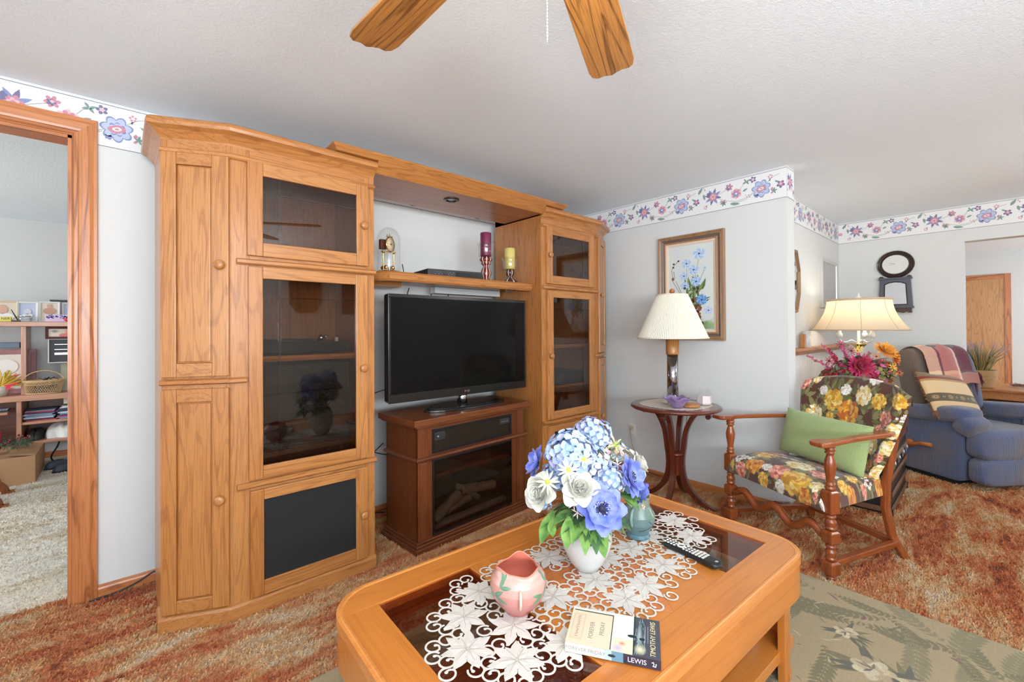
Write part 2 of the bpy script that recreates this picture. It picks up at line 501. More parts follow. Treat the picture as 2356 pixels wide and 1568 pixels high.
# ================================================================== THE ROOM
def struct(name, mb, mats, **k):
    o = mb.build(name, mats, **k); o['kind'] = 'structure'; return o
CZ = 2.437
XW, YS = -5.2, -5.3
b = MB(); b.box((-3.66, 0, 0), (0, .13, CZ)).box((XW, 0, 2.235), (-3.66, .13, CZ)).box((XW, 0, 0), (-5.0, .13, 2.235))
struct('wall_north', b, M['paint'])
b = MB(); b.box((0, -1.95, 0), (.155, .13, CZ)).box((.155, -1.745, 0), (.30, .13, CZ)); struct('wall_painting', b, M['paint'])
b = MB(); b.box((.30, -1.745, 0), (2.43, -1.6, CZ)); struct('wall_alcove', b, M['paint'])
b = MB(); b.box((2.43, -2.711, 0), (2.56, -1.6, CZ)).box((2.43, -4.2, 2.098), (2.56, -2.711, CZ)).box((2.43, YS, 0), (2.56, -4.2, CZ)); struct('wall_east', b, M['paint'])
b = MB(); b.box((XW, YS - .13, 0), (2.56, YS, .75)).box((XW, YS - .13, 2.15), (2.56, YS, CZ)).box((XW, YS - .13, .75), (-5.0, YS, 2.15)).box((-2.4, YS - .13, .75), (2.56, YS, 2.15)); struct('wall_south', b, M['paint'])
b = MB(); b.box((XW - .13, YS, 0), (XW, .13, .75)).box((XW - .13, YS, 2.15), (XW, .13, CZ)).box((XW - .13, YS, .75), (XW, -5.1, 2.15)).box((XW - .13, -3.2, .75), (XW, .13, 2.15)); struct('wall_west', b, M['paint'])
def window(name, a, c, horiz):
    f = MB()
    (x0, y0, z0), (x1, y1, z1) = a, c
    def bar(p, q): f.box(p, q)
    t = .05
    if horiz == 'x':
        bar((x0, y0, z0), (x1, y1, z0 + t)); bar((x0, y0, z1 - t), (x1, y1, z1)); n = 3
        for i in range(n + 1):
            x = x0 + (x1 - x0 - t) * i / n; bar((x, y0, z0), (x + t, y1, z1))
    else:
        bar((x0, y0, z0), (x1, y1, z0 + t)); bar((x0, y0, z1 - t), (x1, y1, z1)); n = 2
        for i in range(n + 1):
            y = y0 + (y1 - y0 - t) * i / n; bar((x0, y, z0), (x1, y + t, z1))
    struct(name, f, M['white_matte'])
window('window_1', (-5.0, YS - .10, .75), (-2.4, YS - .03, 2.15), 'x')
window('window_2', (XW - .10, -5.1, .75), (XW - .03, -3.2, 2.15), 'y')
# study
b = MB(); b.box((-6.9, 3.66, 0), (-1.7, 3.79, CZ)); struct('wall_study_north', b, M['paint_warm'])
b = MB(); b.box((-1.83, .13, 0), (-1.7, 3.66, CZ)); struct('wall_study_east', b, M['paint_warm'])
b = MB(); b.box((-6.75, .0, 0), (-6.6, 3.66, .8)).box((-6.75, 0, 2.2), (-6.6, 3.66, CZ)).box((-6.75, 0, .8), (-6.6, .8, 2.2)).box((-6.75, 2.6, .8), (-6.6, 3.66, 2.2)); struct('wall_study_west', b, M['paint_warm'])
b = MB(); b.box((-6.6, 0, 0), (XW, .13, CZ)); struct('wall_study_south', b, M['paint_warm'])
# hall beyond the doorway on the right
HX = 6.4
b = MB(); b.box((HX, -5.3, 0), (HX + .13, -1.5, CZ)); struct('wall_hall_east', b, M['paint'])
b = MB(); b.box((2.56, -1.6, 0), (HX, -1.47, CZ)); struct('wall_hall_north', b, M['paint'])
b = MB(); b.box((2.56, YS - .13, 0), (HX, YS, .8)).box((2.56, YS - .13, 2.2), (HX, YS, CZ)).box((2.56, YS - .13, .8), (4.4, YS, 2.2)).box((6.0, YS - .13, .8), (HX, YS, 2.2)); struct('wall_hall_south', b, M['paint'])
b = MB(); b.box((-7, YS - .2, CZ), (HX + .2, 3.8, CZ + .1)); struct('ceiling', b, M['ceiling'])
b = MB(); b.box((-5.3, YS - .2, -.05), (HX + .2, .09, 0)); struct('floor', b, M['shag'])
b = MB(); b.box((-6.9, .09, -.05), (-1.7, 3.8, 0)); struct('floor', b, M['beige'])

# casing of the opening to the study
prof = [(0, 0), (0, .006), (.008, .012), (.02, .012), (.024, .016), (.034, .018), (.062, .020), (.070, .017), (.076, .020), (.088, .020), (.090, .016), (.090, 0)]
b = MB(); b.sweep([(-3.66, 0, 0), (-3.66, 0, 2.235)], prof, 0, up=(0, -1, 0))
t = MB()
def cas(ax, pth, mi, bb):
    bb.sweep(pth, prof, mi, up=(0, -1, 0))
full = MB(); full.sweep([(-3.66, -.0005, 0), (-3.66, -.0005, 2.235), (-5.0, -.0005, 2.235)], prof, 0, up=(0, -1, 0))
full.m = [1 if all(full.v[i][2] > 2.2 for i in f) and (max(full.v[i][0] for i in f) - min(full.v[i][0] for i in f)) > .5 else 0 for f in full.f]
full.box((-3.675, .0, 0), (-3.661, .13, 2.24), 0).box((-5.0, 0, 2.221), (-3.661, .13, 2.2345), 1)
struct('trim_1', full, [M['trim_z'], M['trim_x']])
# baseboards
bp = [(0, 0), (.014, 0), (.014, .042), (.011, .050), (.007, .054), (.006, .060), (0, .060)]
b = MB(); b.sweep([(-3.57, 0, 0), (-.014, 0, 0)], bp); struct('baseboard_north', b, M['trim_x'])
b = MB(); b.sweep([(0, 0, 0), (0, -1.95, 0), (.155, -1.95, 0), (.155, -1.745, 0), (2.43, -1.745, 0), (2.43, -2.711, 0)], bp); struct('baseboard_east', b, M['trim_y'])
b = MB(); b.sweep([(-6.6, 3.66, 0), (-1.83, 3.66, 0)], bp); struct('baseboard_study', b, M['trim_x'])

# ---- wallpaper border, printed flowers
BC = [srgb(232, 232, 232), srgb(120, 124, 132), srgb(134, 148, 192), srgb(186, 196, 220), srgb(204, 140, 156), srgb(226, 186, 190), srgb(118, 118, 156), srgb(128, 156, 150), srgb(160, 172, 160)]
BM = [plain('border_print_%s' % n, c, .7) for n, c in zip(('ground', 'edge', 'blue', 'paleblue', 'rose', 'palerose', 'violet', 'green', 'vine'), BC)]
def border(name, p0, p1, nrm, phase=0.0, zb=2.213, zt=2.425, cut=None):
    b = MB(); p0 = Vector(p0); p1 = Vector(p1); L = (p1 - p0).length; d = (p1 - p0) / L; nv = Vector(nrm); H = zt - zb
    cnt = [0]
    def put(pts, m, lay):
        q = [p for p in pts]
        if any(not (0 <= s_ <= L) for s_, _ in q): return
        if cut and min(s_ for s_, _ in q) < cut and min(t_ for _, t_ in q) < .028: return
        cnt[0] += 1
        off = .0012 + lay * .0003
        b.poly([p0 + d * s_ + nv * off + Vector((0, 0, zb + t_)) for s_, t_ in q], m)
    def lob(s_, t_, r, n, dep, m, lay, ang=0, asp=1.0):
        k = max(16, n * 6)
        put([(s_ + r * asp * (1 - dep + dep * abs(math.cos(n * a / 2))) * math.cos(a + ang), t_ + r * (1 - dep + dep * abs(math.cos(n * a / 2))) * math.sin(a + ang)) for a in [2 * PI * i / k for i in range(k)]], m, lay)
    def leaf(s_, t_, ln, wd, ang, m, lay=1):
        pts = [(u * ln, wd * math.sin(PI * u ** .8)) for u in (0, .2, .45, .7, .9, 1)] + [(u * ln, -wd * math.sin(PI * u ** .8)) for u in (.9, .7, .45, .2)]
        put([(s_ + x * math.cos(ang) - y * math.sin(ang), t_ + x * math.sin(ang) + y * math.cos(ang)) for x, y in pts], m, lay)
    def vine(pts, m=8, w=.0017):
        for (a0, b0), (a1, b1) in zip(pts[:-1], pts[1:]):
            l = math.hypot(a1 - a0, b1 - b0); nx, ny = -(b1 - b0) / l * w, (a1 - a0) / l * w
            put([(a0 - nx, b0 - ny), (a1 - nx, b1 - ny), (a1 + nx, b1 + ny), (a0 + nx, b0 + ny)], m, 1)
    b.poly([p0 + nv * .001 + Vector((0, 0, zb + (.03 if cut else 0))), p0 + d * (cut or .001) + nv * .001 + Vector((0, 0, zb + (.03 if cut else 0))), p0 + d * (cut or .001) + nv * .001 + Vector((0, 0, zb)), p1 + nv * .001 + Vector((0, 0, zb)), p1 + nv * .001 + Vector((0, 0, zt + .003)), p0 + nv * .001 + Vector((0, 0, zt + .003))], 0)
    for z, s0_ in ((0.0, cut or 0), (H - .004, 0)):
        put([(s0_, z), (L, z), (L, z + .0035), (s0_, z + .0035)], 1, 1) if not (cut and z == 0) else b.poly([p0 + d * a_ + nv * .0015 + Vector((0, 0, zb + c_)) for a_, c_ in ((cut, 0), (L, 0), (L, .0035), (cut, .0035))], 1)
    U = .61
    for k in range(-1, int(L / U) + 2):
        s0 = k * U + phase
        P = lambda a, c: (s0 + a * U, c * H)
        vine([P(-.28, .15), P(-.18, .2), P(-.09, .35)]); vine([P(.06, .62), P(.13, .78), P(.2, .84)]); vine([P(.5, .45), P(.58, .3), P(.72, .2), P(.82, .25), P(.92, .4)])
        vine([P(.76, .6), P(.8, .75), P(.86, .82)]); vine([P(.48, .55), P(.56, .65), P(.62, .72)])
        x, y = P(0, .46)
        lob(x, y, .066, 7, .28, 2, 1, .3); lob(x, y, .058, 7, .28, 3, 2, .3); lob(x, y, .036, 7, .3, 2, 3, .6); lob(x, y, .030, 5, .3, 3, 4, .2)
        for i in range(7):
            a = .3 + 2 * PI * i / 7; lob(x + .045 * math.cos(a), y + .045 * math.sin(a), .010, 3, .2, 3, 5)
        lob(x, y, .024, 2, .3, 4, 6, .7, 1.5); lob(x, y, .012, 2, .3, 0, 7, .7, 1.6); lob(x, y, .006, 2, .2, 4, 8, .7, 1.5)
        x, y = P(-.05, .25); lob(x, y, .016, 5, .3, 2, 2)
        x, y = P(.1, .8); lob(x, y, .017, 5, .5, 4, 2, .4); lob(x, y, .009, 5, .4, 0, 3); leaf(x, y - .014, .02, .005, -1.9, 7)
        x, y = P(.21, .47); lob(x, y, .028, 5, .45, 6, 2, .9); lob(x, y + .003, .017, 4, .4, 4, 3, .3); lob(x, y + .003, .008, 4, .3, 5, 4); leaf(x - .012, y + .018, .032, .007, 2.6, 7)
        x, y = P(.135, .3)
        for a in (.2, 1.3, 2.5, -1, -2.4): leaf(x, y, .026, .0055, a, 7); 
        lob(x - .01, y + .018, .010, 4, .4, 4, 2); lob(x - .012, y - .012, .008, 4, .4, 4, 2)
        x, y = P(.235, .75); leaf(x, y, .062, .012, .95, 7); leaf(*P(.305, .72), .05, .010, -1.35, 7)
        x, y = P(.43, .55)
        for i in range(8): leaf(x, y, .068, .0115, .5 + i * PI / 4, 6 if i % 2 else 2, 1)
        lob(x, y, .036, 6, .4, 4, 2, .2); lob(x, y, .022, 5, .4, 5, 3, .5); lob(x, y, .011, 4, .3, 4, 4); lob(x - .034, y + .025, .018, 5, .35, 6, 3)
        x, y = P(.33, .2); lob(x, y, .015, 5, .5, 4, 2); lob(x, y, .008, 4, .3, 0, 3); leaf(x, y, .026, .005, .9, 7)
        x, y = P(.31, .93); lob(x, y, .005, 4, .3, 4, 2); lob(x + .01, y - .014, .006, 4, .3, 4, 2)
        x, y = P(.56, .24)
        for a in (.1, 1.1, 2.2, 3.3, 4.4, 5.4): leaf(x, y, .028, .006, a, 7)
        lob(x - .016, y + .012, .011, 4, .4, 4, 2); lob(x + .018, y + .010, .011, 4, .4, 5, 2)
        x, y = P(.63, .76); lob(x, y, .030, 6, .5, 4, 2, .2); lob(x - .004, y - .004, .018, 5, .5, 6, 3); lob(x, y, .008, 4, .3, 5, 4)
        x, y = P(.715, .48); lob(x, y, .042, 6, .5, 5, 2, .5); lob(x, y, .036, 6, .5, 4, 3, .9); lob(x - .005, y - .004, .022, 6, .4, 2, 4); lob(x, y, .008, 4, .3, 0, 5)
        leaf(*P(.64, .16), .075, .012, -.2, 7); leaf(*P(.79, .5), .04, .008, .45, 7)
        x, y = P(.84, .28)
        for q in ((0, 0), (.012, .012), (.02, -.004), (-.008, .014)): lob(x + q[0], y + q[1], .0045, 4, .3, 4, 2)
        x, y = P(.91, .84); lob(x, y, .024, 5, .45, 6, 2, .6); lob(x, y, .012, 5, .4, 5, 3)
        x, y = P(.835, .82)
        for a in (.4, 2.2, 3.5, -.9): leaf(x, y, .03, .006, a, 7)
    struct(name, b, BM, fix=False)
border('trim_2', (-5.0, 0, 0), (0, 0, 0), (0, -1, 0), phase=5.0 - 3.50, cut=1.38)
border('trim_3', (0, 0, 0), (0, -1.95, 0), (-1, 0, 0), phase=.565)
border('trim_4', (0, -1.95, 0), (.155, -1.95, 0), (0, -1, 0), phase=-.2)
border('trim_5', (.155, -1.745, 0), (2.43, -1.745, 0), (0, -1, 0), phase=.3)
border('trim_6', (2.43, -1.745, 0), (2.43, -4.6, 0), (-1, 0, 0), phase=.50)
# wainscot with its ledge on the alcove wall
b = MB(); b.box((.155, -1.757, .06), (2.43, -1.7452, 1.10), 0)
x = .20
while x < 2.42:
    b.box((x, -1.7590, .10), (x + .062, -1.756, 1.09), 0); x += .070
b.box((.155, -1.83, 1.098), (2.43, -1.7452, 1.122), 1).box((.155, -1.775, 1.06), (2.43, -1.7452, 1.10), 1)
struct('trim_7', b, [M['white_matte'], M['trim_x']], bevel=.003)
# doors in the hall
def hall_door(name, y0, y1):
    f = MB(); f.box((HX - .02, y0, 0), (HX, y0 + .07, 2.09), 0).box((HX - .02, y1 - .07, 0), (HX, y1, 2.09), 0).box((HX - .0195, y0 + .0705, 2.02), (HX, y1 - .0705, 2.09), 1)
    o = struct(name, f, [M['trim_z'], M['trim_y']], bevel=.004)
    d = MB(); d.box((HX - .012, y0 + .07, .01), (HX, y1 - .07, 2.02)); d.build('door_leaf', M['hall_door'], o)
M['hall_door'] = wood('hall_door_oak', srgb(190, 136, 82), srgb(140, 92, 50), srgb(206, 154, 100), 'z', amt=.55, ring=16)
hall_door('door_1', -3.02, -1.95)
hall_door('door_2', -4.5, -3.28)
# ================================================================== OAK WALL UNIT: two glazed towers, bridge, shelf
M['speaker'] = plain('black_speaker_cloth', (.012, .012, .013), .9, bump=.3, bs=900)
def tower(side):
    """side -1: left tower (x grows right from its canted end); +1: mirrored right tower"""
    CX_ = -1.7875
    def mx(x): return x if side < 0 else 2 * CX_ - x
    bx = mx(-2.78)
    if side < 0:
        t = empty('cabinet_tower', 'tall golden oak wall-unit tower left of the television, turntable and receivers behind its glass', 'cabinet', (bx, -.35, 0))
    else:
        t = empty('cabinet_tower', 'tall golden oak wall-unit tower right of the television, in the room corner', 'cabinet', (bx, -.35, 0))
    W2L = Matrix.Translation((-bx, .35, 0)) @ (Matrix.Identity(4) if side < 0 else Matrix(((-1, 0, 0, 2 * CX_), (0, 1, 0, 0), (0, 0, 1, 0), (0, 0, 0, 1))))
    def nb():
        b = MB(); b.x = W2L; return b
    A, B, Cc, D = (-3.357, -.11), (-3.357, -.541), (-3.118, -.652), (-2.445, -.652)
    E_ = (-2.445, -.11)
    # carcass: side panels, back, floor, top, fixed shelves (hollow, so the inside shows)
    b = nb()
    b.box((A[0], B[1] + .006, .0), (A[0] + .02, A[1], 2.16), 0)
    b.box((E_[0] - .02, D[1] + .0185, .0), (E_[0], E_[1], 2.205), 0)
    b.box((A[0] + .02, A[1] - .012, .06), (E_[0] - .02, A[1], 2.16), 0)
    b.box((-3.135, -.63, .09), (-3.115, A[1] - .012, 2.13), 0)
    for z in (.075, .60, 1.62, 2.14):
        b.prism([(A[0] + .02, A[1] - .012), (A[0] + .02, B[1] + .01), (Cc[0], Cc[1] + .012), (D[0] - .02, D[1] + .012), (E_[0] - .02, E_[1] - .012)], z - .01, z + .01, 1)
    b.build('carcass', [M['oak_z'], M['oak_x']], t)
    # face frame
    b = nb()
    b.box((Cc[0], Cc[1], .07), (-3.045, Cc[1] + .018, 2.16), 0); b.box((-2.500, Cc[1], .07), (D[0], Cc[1] + .018, 2.16), 0)
    for z0, z1 in ((2.05, 2.16), (1.59, 1.645), (.56, .62), (.06, .085)):
        b.box((-3.045, Cc[1] + .0005, z0), (-2.500, Cc[1] + .0175, z1), 1)
    cm = frame_m((B[0], B[1], 0), (Cc[0] - B[0], Cc[1] - B[1], 0), (0, 0, 1))  # x along cant, y up, z outward
    CL = math.hypot(Cc[0] - B[0], Cc[1] - B[1])
    b.x = W2L @ cm
    b.box((0, .07, -.018), (.02, 2.16, 0), 0); b.box((CL - .02, .07, -.018), (CL, 2.16, 0), 0)
    for z0, z1 in ((2.05, 2.16), (1.035, 1.11), (.06, .085)): b.box((.02, z0, -.018), (CL - .02, z1, 0), 1)
    b.build('face_frame', [M['oak_z'], M['oak_x']], t, bevel=.002)
    # crown, frieze beads, plinth
    pth = [(A[0], A[1], 0), (B[0], B[1], 0), (Cc[0], Cc[1], 0), (D[0], D[1], 0)]
    cp = [(0, 2.125), (.004, 2.135), (.030, 2.165), (.052, 2.176), (.055, 2.19), (.050, 2.205), (.040, 2.212), (0, 2.212)]
    b = nb(); b.sweep(pth, cp)
    b.prism([A, B, Cc, D, E_], 2.15, 2.205)
    b.build('crown', M['oak_x'], t, bevel=.002)
    bead = lambda z, h=.012, o=.017: [(0, z - h), (o * .6, z - h), (o, z - h * .5), (o, z + h * .5), (o * .6, z + h), (0, z + h)]
    b = nb(); b.sweep(pth[1:], bead(2.080)); b.build('top_bead', M['oak_x'], t)
    for z in (1.612, .592):
        b = nb(); b.sweep([(-3.098, Cc[1], 0), (D[0], D[1], 0)], bead(z, .013, .026)); b.build('rail_bead', M['oak_x'], t)
    b = nb(); b.sweep([(B[0], B[1], 0), (Cc[0], Cc[1], 0), (-3.060, Cc[1], 0)], bead(1.075, .013, .024)); b.build('rail_bead', M['oak_x'], t)
    b = nb(); pp = [(0, 0), (.014, 0), (.014, .058), (.010, .068), (.002, .073), (0, .073)]
    b.sweep([(A[0], B[1] + .1, 0)] + pth[1:], pp)
    b.build('plinth', M['oak_x'], t)
    # doors
    def door(fr, w, h, pane, kind, knob, label=None):
        """fr: local frame (x width, y up, z outward) ; pane (x0,y0,x1,y1)"""
        d = MB(); d.x = W2L @ fr
        x0, y0, x1, y1 = pane; T = .020
        d.box((0, 0, 0), (x0, h, T), 0); d.box((x1, 0, 0), (w, h, T), 0)
        d.box((x0, 0, 0), (x1, y0, T), 1); d.box((x0, y1, 0), (x1, h, T), 1)
        if kind == 'panel':
            d.box((x0, y0, 0), (x1, y1, .008), 0)
            d.prism([(x0 + .006, y0 + .006), (x1 - .006, y0 + .006), (x1 - .006, y1 - .006), (x0 + .006, y1 - .006)], .004, .014, 0)
        o = d.build('door', [M['oak_z'], M['oak_x']], t, bevel=.0035, label=label)
        if kind == 'glass':
            g = MB(); g.x = W2L @ fr; g.box((x0 - .001, y0 - .001, .006), (x1 + .001, y1 + .001, .010)); g.build('glass_pane', M['smoked'], o)
            g = MB(); g.x = W2L @ fr
            bw = .006; vx = x0 + .072; hz = y1 - .085 if y1 - y0 > .5 else y1 - .075
            for (p, q) in (((vx - bw, y0), (vx + bw, y1)), ((x0, hz - bw * .6), (x1, hz + bw * .6))):
                g.box((p[0], p[1], .0101), (q[0], q[1], .0118))
            g.build('bevelled_strip', M['bevel_glass'], o)
        elif kind == 'cloth':
            g = MB(); g.x = W2L @ fr; g.box((x0, y0, .004), (x1, y1, .012)); g.build('speaker_cloth', M['speaker'], o, label='black speaker cloth')
        k = MB(); k.x = W2L @ fr @ Matrix.Translation((knob[0], knob[1], T)) 
        k.lathe([(.008, 0), (.008, .008), (.019, .012), (.0215, .018), (.019, .024), (.010, .027), (.001, .0275)], 20)
        k.build('knob', M['oak_z'], o)
        return o
    ff = lambda x, z: frame_m((x, Cc[1] - .0005, z), (1, 0, 0), (0, 0, 1))
    door(ff(-3.057, 1.641), .570, .434, (.064, .064, .508, .374), 'glass', (.545, .216), 'glazed upper door')
    door(ff(-3.052, .614), .562, .978, (.058, .058, .498, .924), 'glass', (.535, .480), 'tall glazed middle door')
    door(ff(-3.047, .078), .555, .486, (.056, .066, .490, .437), 'cloth', (.530, .235), 'lower door with speaker cloth')
    cf = lambda s_, z: cm @ Matrix.Translation((s_, z, .0005))
    door(cf(.004, 1.097), CL - .008, .975, (.057, .06, CL - .073, .923), 'panel', (.223, .491), 'upper raised-panel door')
    door(cf(.004, .082), CL - .008, .963, (.057, .055, CL - .073, .905), 'panel', (.223, .473), 'lower raised-panel door')
    # inner shelf
    b = nb(); b.box((-3.114, -.60, 1.150), (-2.466, -.125, 1.172)); b.sweep([(-3.114, -.60, 0), (-2.466, -.60, 0)], [(0, 1.146), (.012, 1.148), (.017, 1.161), (.012, 1.174), (0, 1.175)])
    b.build('inner_shelf', M['oak_x'], t)
    if side > 0:
        b = nb(); b.box((-3.114, -.60, .83), (-2.466, -.125, .85)); b.build('inner_shelf', M['oak_x'], t)
    return t
tower(-1); tower(1)

# bridge between the towers, with a small recessed spotlight
t = empty('bridge_shelf', 'oak bridge canopy spanning the two towers above the television', 'canopy', (-1.80, -.42, 2.14))
L = Matrix.Translation((1.80, .42, -2.14))
b = MB(); b.x = L
b.box((-2.443, -.655, 2.160), (-1.132, -.235, 2.172), 0)
b.box((-2.60, -.655, 2.2125), (-1.02, -.235, 2.235), 0)
b.box((-2.443, -.64, 2.172), (-1.132, -.62, 2.2125), 0).box((-2.443, -.255, 2.172), (-1.132, -.235, 2.2125), 0)
b.build('soffit', M['veneer_dark'], t)
b = MB(); b.x = L
b.sweep([(-2.443, -.655, 0), (-1.132, -.655, 0)], [(0, 2.158), (.008, 2.158), (.074, 2.234), (0, 2.234)])
b.sweep([(-2.61, -.13, 0), (-2.61, -.655, 0), (-1.00, -.655, 0), (-1.00, -.13, 0)], [(0, 2.2135), (.058, 2.2138), (.078, 2.236), (.082, 2.243), (.076, 2.248), (0, 2.248)])
b.build('fascia', M['oak_x'], t, bevel=.001)
b = MB(); b.lathe([(.030, .004), (.050, .004), (.052, -.004), (.036, -.006), (.034, .0), (.034, .010)], 28, (-.045, -.10, .019), 0, caps=False)
sp = b.build('spotlight_trim', M['black'], t, fix=False)
b = MB(); b.lathe([(.0335, .004), (.030, -.001), (.018, -.004), (.001, -.005)], 24, (-.045, -.10, .022)); b.build('spotlight_lens', M['steel'], sp, fix=False)

# open shelf over the television
t = empty('wall_shelf', 'oak shelf with rounded nose spanning the towers just above the television', 'shelf', (-1.79, -.33, 1.60))
b = MB()
pts = [(-2.443, -.13), (-2.443, -.385), (-2.30, -.545), (-1.16, -.545), (-1.132, -.515), (-1.132, -.13)]
b.prism([(x + 1.79, y + .33) for x, y in pts], .012, .042, 0)
b.build('shelf_board', M['oak_x'], t)
b = MB(); b.x = Matrix.Translation((1.79, .33, 0))
b.sweep([(-2.443, -.385, 0), (-2.30, -.545, 0), (-1.160, -.545, 0), (-1.134, -.515, 0)], [(0, -.012), (.012, -.012), (.022, .0), (.025, .018), (.022, .034), (.012, .045), (0, .045)])
b.build('nosing', M['oak_x'], t)
b = MB(); b.box((-.65, .04, -.018), (-.30, .20, .012), 0); b.build('cleat', M['oak_x'], t)
b = MB(); b.box((.02, .14, -.035), (.64, .20, .010), 0); b.build('wall_cleat', M['paint'], t)
for x in (.52, .60):
    b = MB(); b.box((x - .01, -.10 + (x - .52) * 1.2, -.005), (x + .055, -.085 + (x - .52) * 1.2, .011)); b.build('bracket', M['steel'], t)
# ================================================================== ELECTRIC FIREPLACE AND TELEVISION
fa = math.atan2(.070, .967)
FC = (-1.7445, -.681)
t = empty('electric_fireplace', 'dark cherry electric fireplace with log insert under the television', 'fireplace', (FC[0], FC[1], 0), fa)
# local: x along the front, y backwards
b = MB()
b.box((-.484, 0, 0), (.484, .40, .032), 0).box((-.474, .010, .032), (.474, .395, .048), 0).box((-.466, .018, .048), (.466, .39, .062), 0)
b.build('plinth', M['cherry_x'], t, bevel=.004)
b = MB()
b.box((-.452, .036, .062), (-.346, .050, .728), 0).box((.328, .036, .062), (.452, .050, .728), 0).box((-.346, .036, .518), (.328, .050, .728), 0).box((-.346, .0365, .062), (.328, .36, .068), 0)
b.box((-.452, .036, .062), (-.436, .38, .728), 0).box((.436, .036, .062), (.452, .38, .728), 0).box((-.452, .366, .062), (.452, .38, .728), 0).box((-.436, .05, .40), (.436, .366, .42))
b.build('case', M['cherry_z'], t)
for s_ in (-1, 1):
    b = MB(); x0, x1 = (-.452, -.382) if s_ < 0 else (.382, .452)
    b.box((x0, .026, .062), (x1, .037, .525), 0).box((x0 + .012, .020, .075), (x1 - .012, .027, .515), 0)
    b.box((x0, .026, .545), (x1, .037, .728), 0)
    b.build('pilaster', M['cherry_z'], t, bevel=.003)
b = MB()
b.box((-.478, .005, .725), (.478, .40, .738)).box((-.495, -.006, .738), (.495, .41, .775))
b.build('top_slab', M['cherry_x'], t, bevel=.004)
b = MB(); b.sweep([(-.452, .38, 0), (-.452, .026, 0), (.452, .026, 0), (.452, .38, 0)], [(0, .524), (.012, .526), (.022, .533), (.026, .540), (.018, .548), (0, .550)])
b.build('waist_moulding', M['cherry_x'], t)
# heater grille
b = MB(); x0, x1, z0, z1 = -.348, .330, .556, .700
for q in (((x0, z0), (x1, z0 + .016)), ((x0, z1 - .016), (x1, z1)), ((x0, z0 + .0165), (x0 + .018, z1 - .0165)), ((x1 - .018, z0 + .0165), (x1, z1 - .0165))):
    b.box((q[0][0], .030, q[0][1]), (q[1][0], .037, q[1][1]))
b.box((x0, .0355, z0), (x1, .0365, z1))
g = b.build('heater_grille', M['black'], t, bevel=.002)
b = MB()
for i in range(52):
    x = x0 + .03 + i * (x1 - x0 - .06) / 51; b.box((x - .0012, .0335, z0 + .018), (x + .0012, .0355, z1 - .018))
for i in range(9):
    z = z0 + .024 + i * .012; b.box((x0 + .02, .0325, z - .001), (x1 - .02, .0335, z + .001))
b.build('wire_mesh', plain('bronze_wire', (.09, .06, .03), .4, metal=.6), g)
b = MB(); b.box((x0 + .016, .029, z1 - .070), (x0 + .095, .036, z1 - .022)); b.build('control_panel', M['darkgrey'], g, bevel=.003)
b = MB(); b.box((x1 - .115, .029, z1 - .060), (x1 - .020, .036, z1 - .022)); b.build('control_panel', M['darkgrey'], g, bevel=.003)
for bx_, bz_, br_ in [(x1 - .10 + i * .018, z1 - .042, .004) for i in range(4)] + [(x0 + .04, z1 - .047, .007)]:
    b = MB(); b.ball((bx_, .029, bz_), br_, 0, 8, 6); b.build('button', M['grey'], g)
# firebox with glass and logs
b = MB(); z0, z1 = .066, .520; x0, x1 = -.348, .330
for q in (((x0, z0), (x1, z0 + .016)), ((x0, z1 - .014), (x1, z1)), ((x0, z0 + .0165), (x0 + .016, z1 - .0145)), ((x1 - .016, z0 + .0165), (x1, z1 - .0145))):
    b.box((q[0][0], .028, q[0][1]), (q[1][0], .037, q[1][1]))
fb = b.build('firebox_frame', M['black'], t, bevel=.002)
b = MB(); b.box((x0 + .01, .0345, z0 + .01), (x1 - .01, .0365, z1 - .01)); 
M['fireglass'] = glass_tint('dark_fire_glass', (.66, .62, .58), .8)
# open the case front behind the glass: the log scene stands just inside
b2 = MB(); b2.box((x0 + .004, .150, z0), (x1 - .004, .152, z1)); b2.box((x0 + .002, .037, z0), (x0 + .004, .15, z1)); b2.box((x1 - .004, .037, z0), (x1 - .002, .15, z1)); b2.box((x0 + .004, .037, z1 - .004), (x1 - .004, .15, z1 - .002)); b2.build('firebox_back', plain('firebox_brown', srgb(62, 52, 42), .8, var=.4, vs=5, bump=.5, bs=30), fb)
M['log'] = plain('moulded_log', srgb(134, 120, 104), .85, var=.5, vs=30, bump=1.0, bs=90)
def log(p0, p1, r, parent):
    b = MB(); n = 14; p0 = Vector(p0); p1 = Vector(p1); rr = random.Random(int(p0.x * 1e4))
    b.tube([p0.lerp(p1, i / (n - 1)) for i in range(n)], [r * (.9 + .2 * rr.random()) for _ in range(n)], 12); b.v = [(x, y + .045, z) for x, y, z in b.v]; return b.build('log', M['log'], parent)
for q in (((-.31, .034, .135), (-.11, .034, .245), .034), ((-.10, .034, .262), (.20, .034, .225), .032), ((-.22, .035, .165), (-.02, .035, .200), .030), ((-.05, .033, .245), (.05, .033, .175), .024), ((-.32, .032, .098), (.30, .032, .102), .024), ((-.12, .036, .290), (-.04, .036, .255), .020)):
    log(*q, fb)
b = MB(); b.box((x0 + .01, .0245, z0 + .012), (x1 - .01, .0262, z1 - .010)); b.build('glass_pane', M['fireglass'], fb)

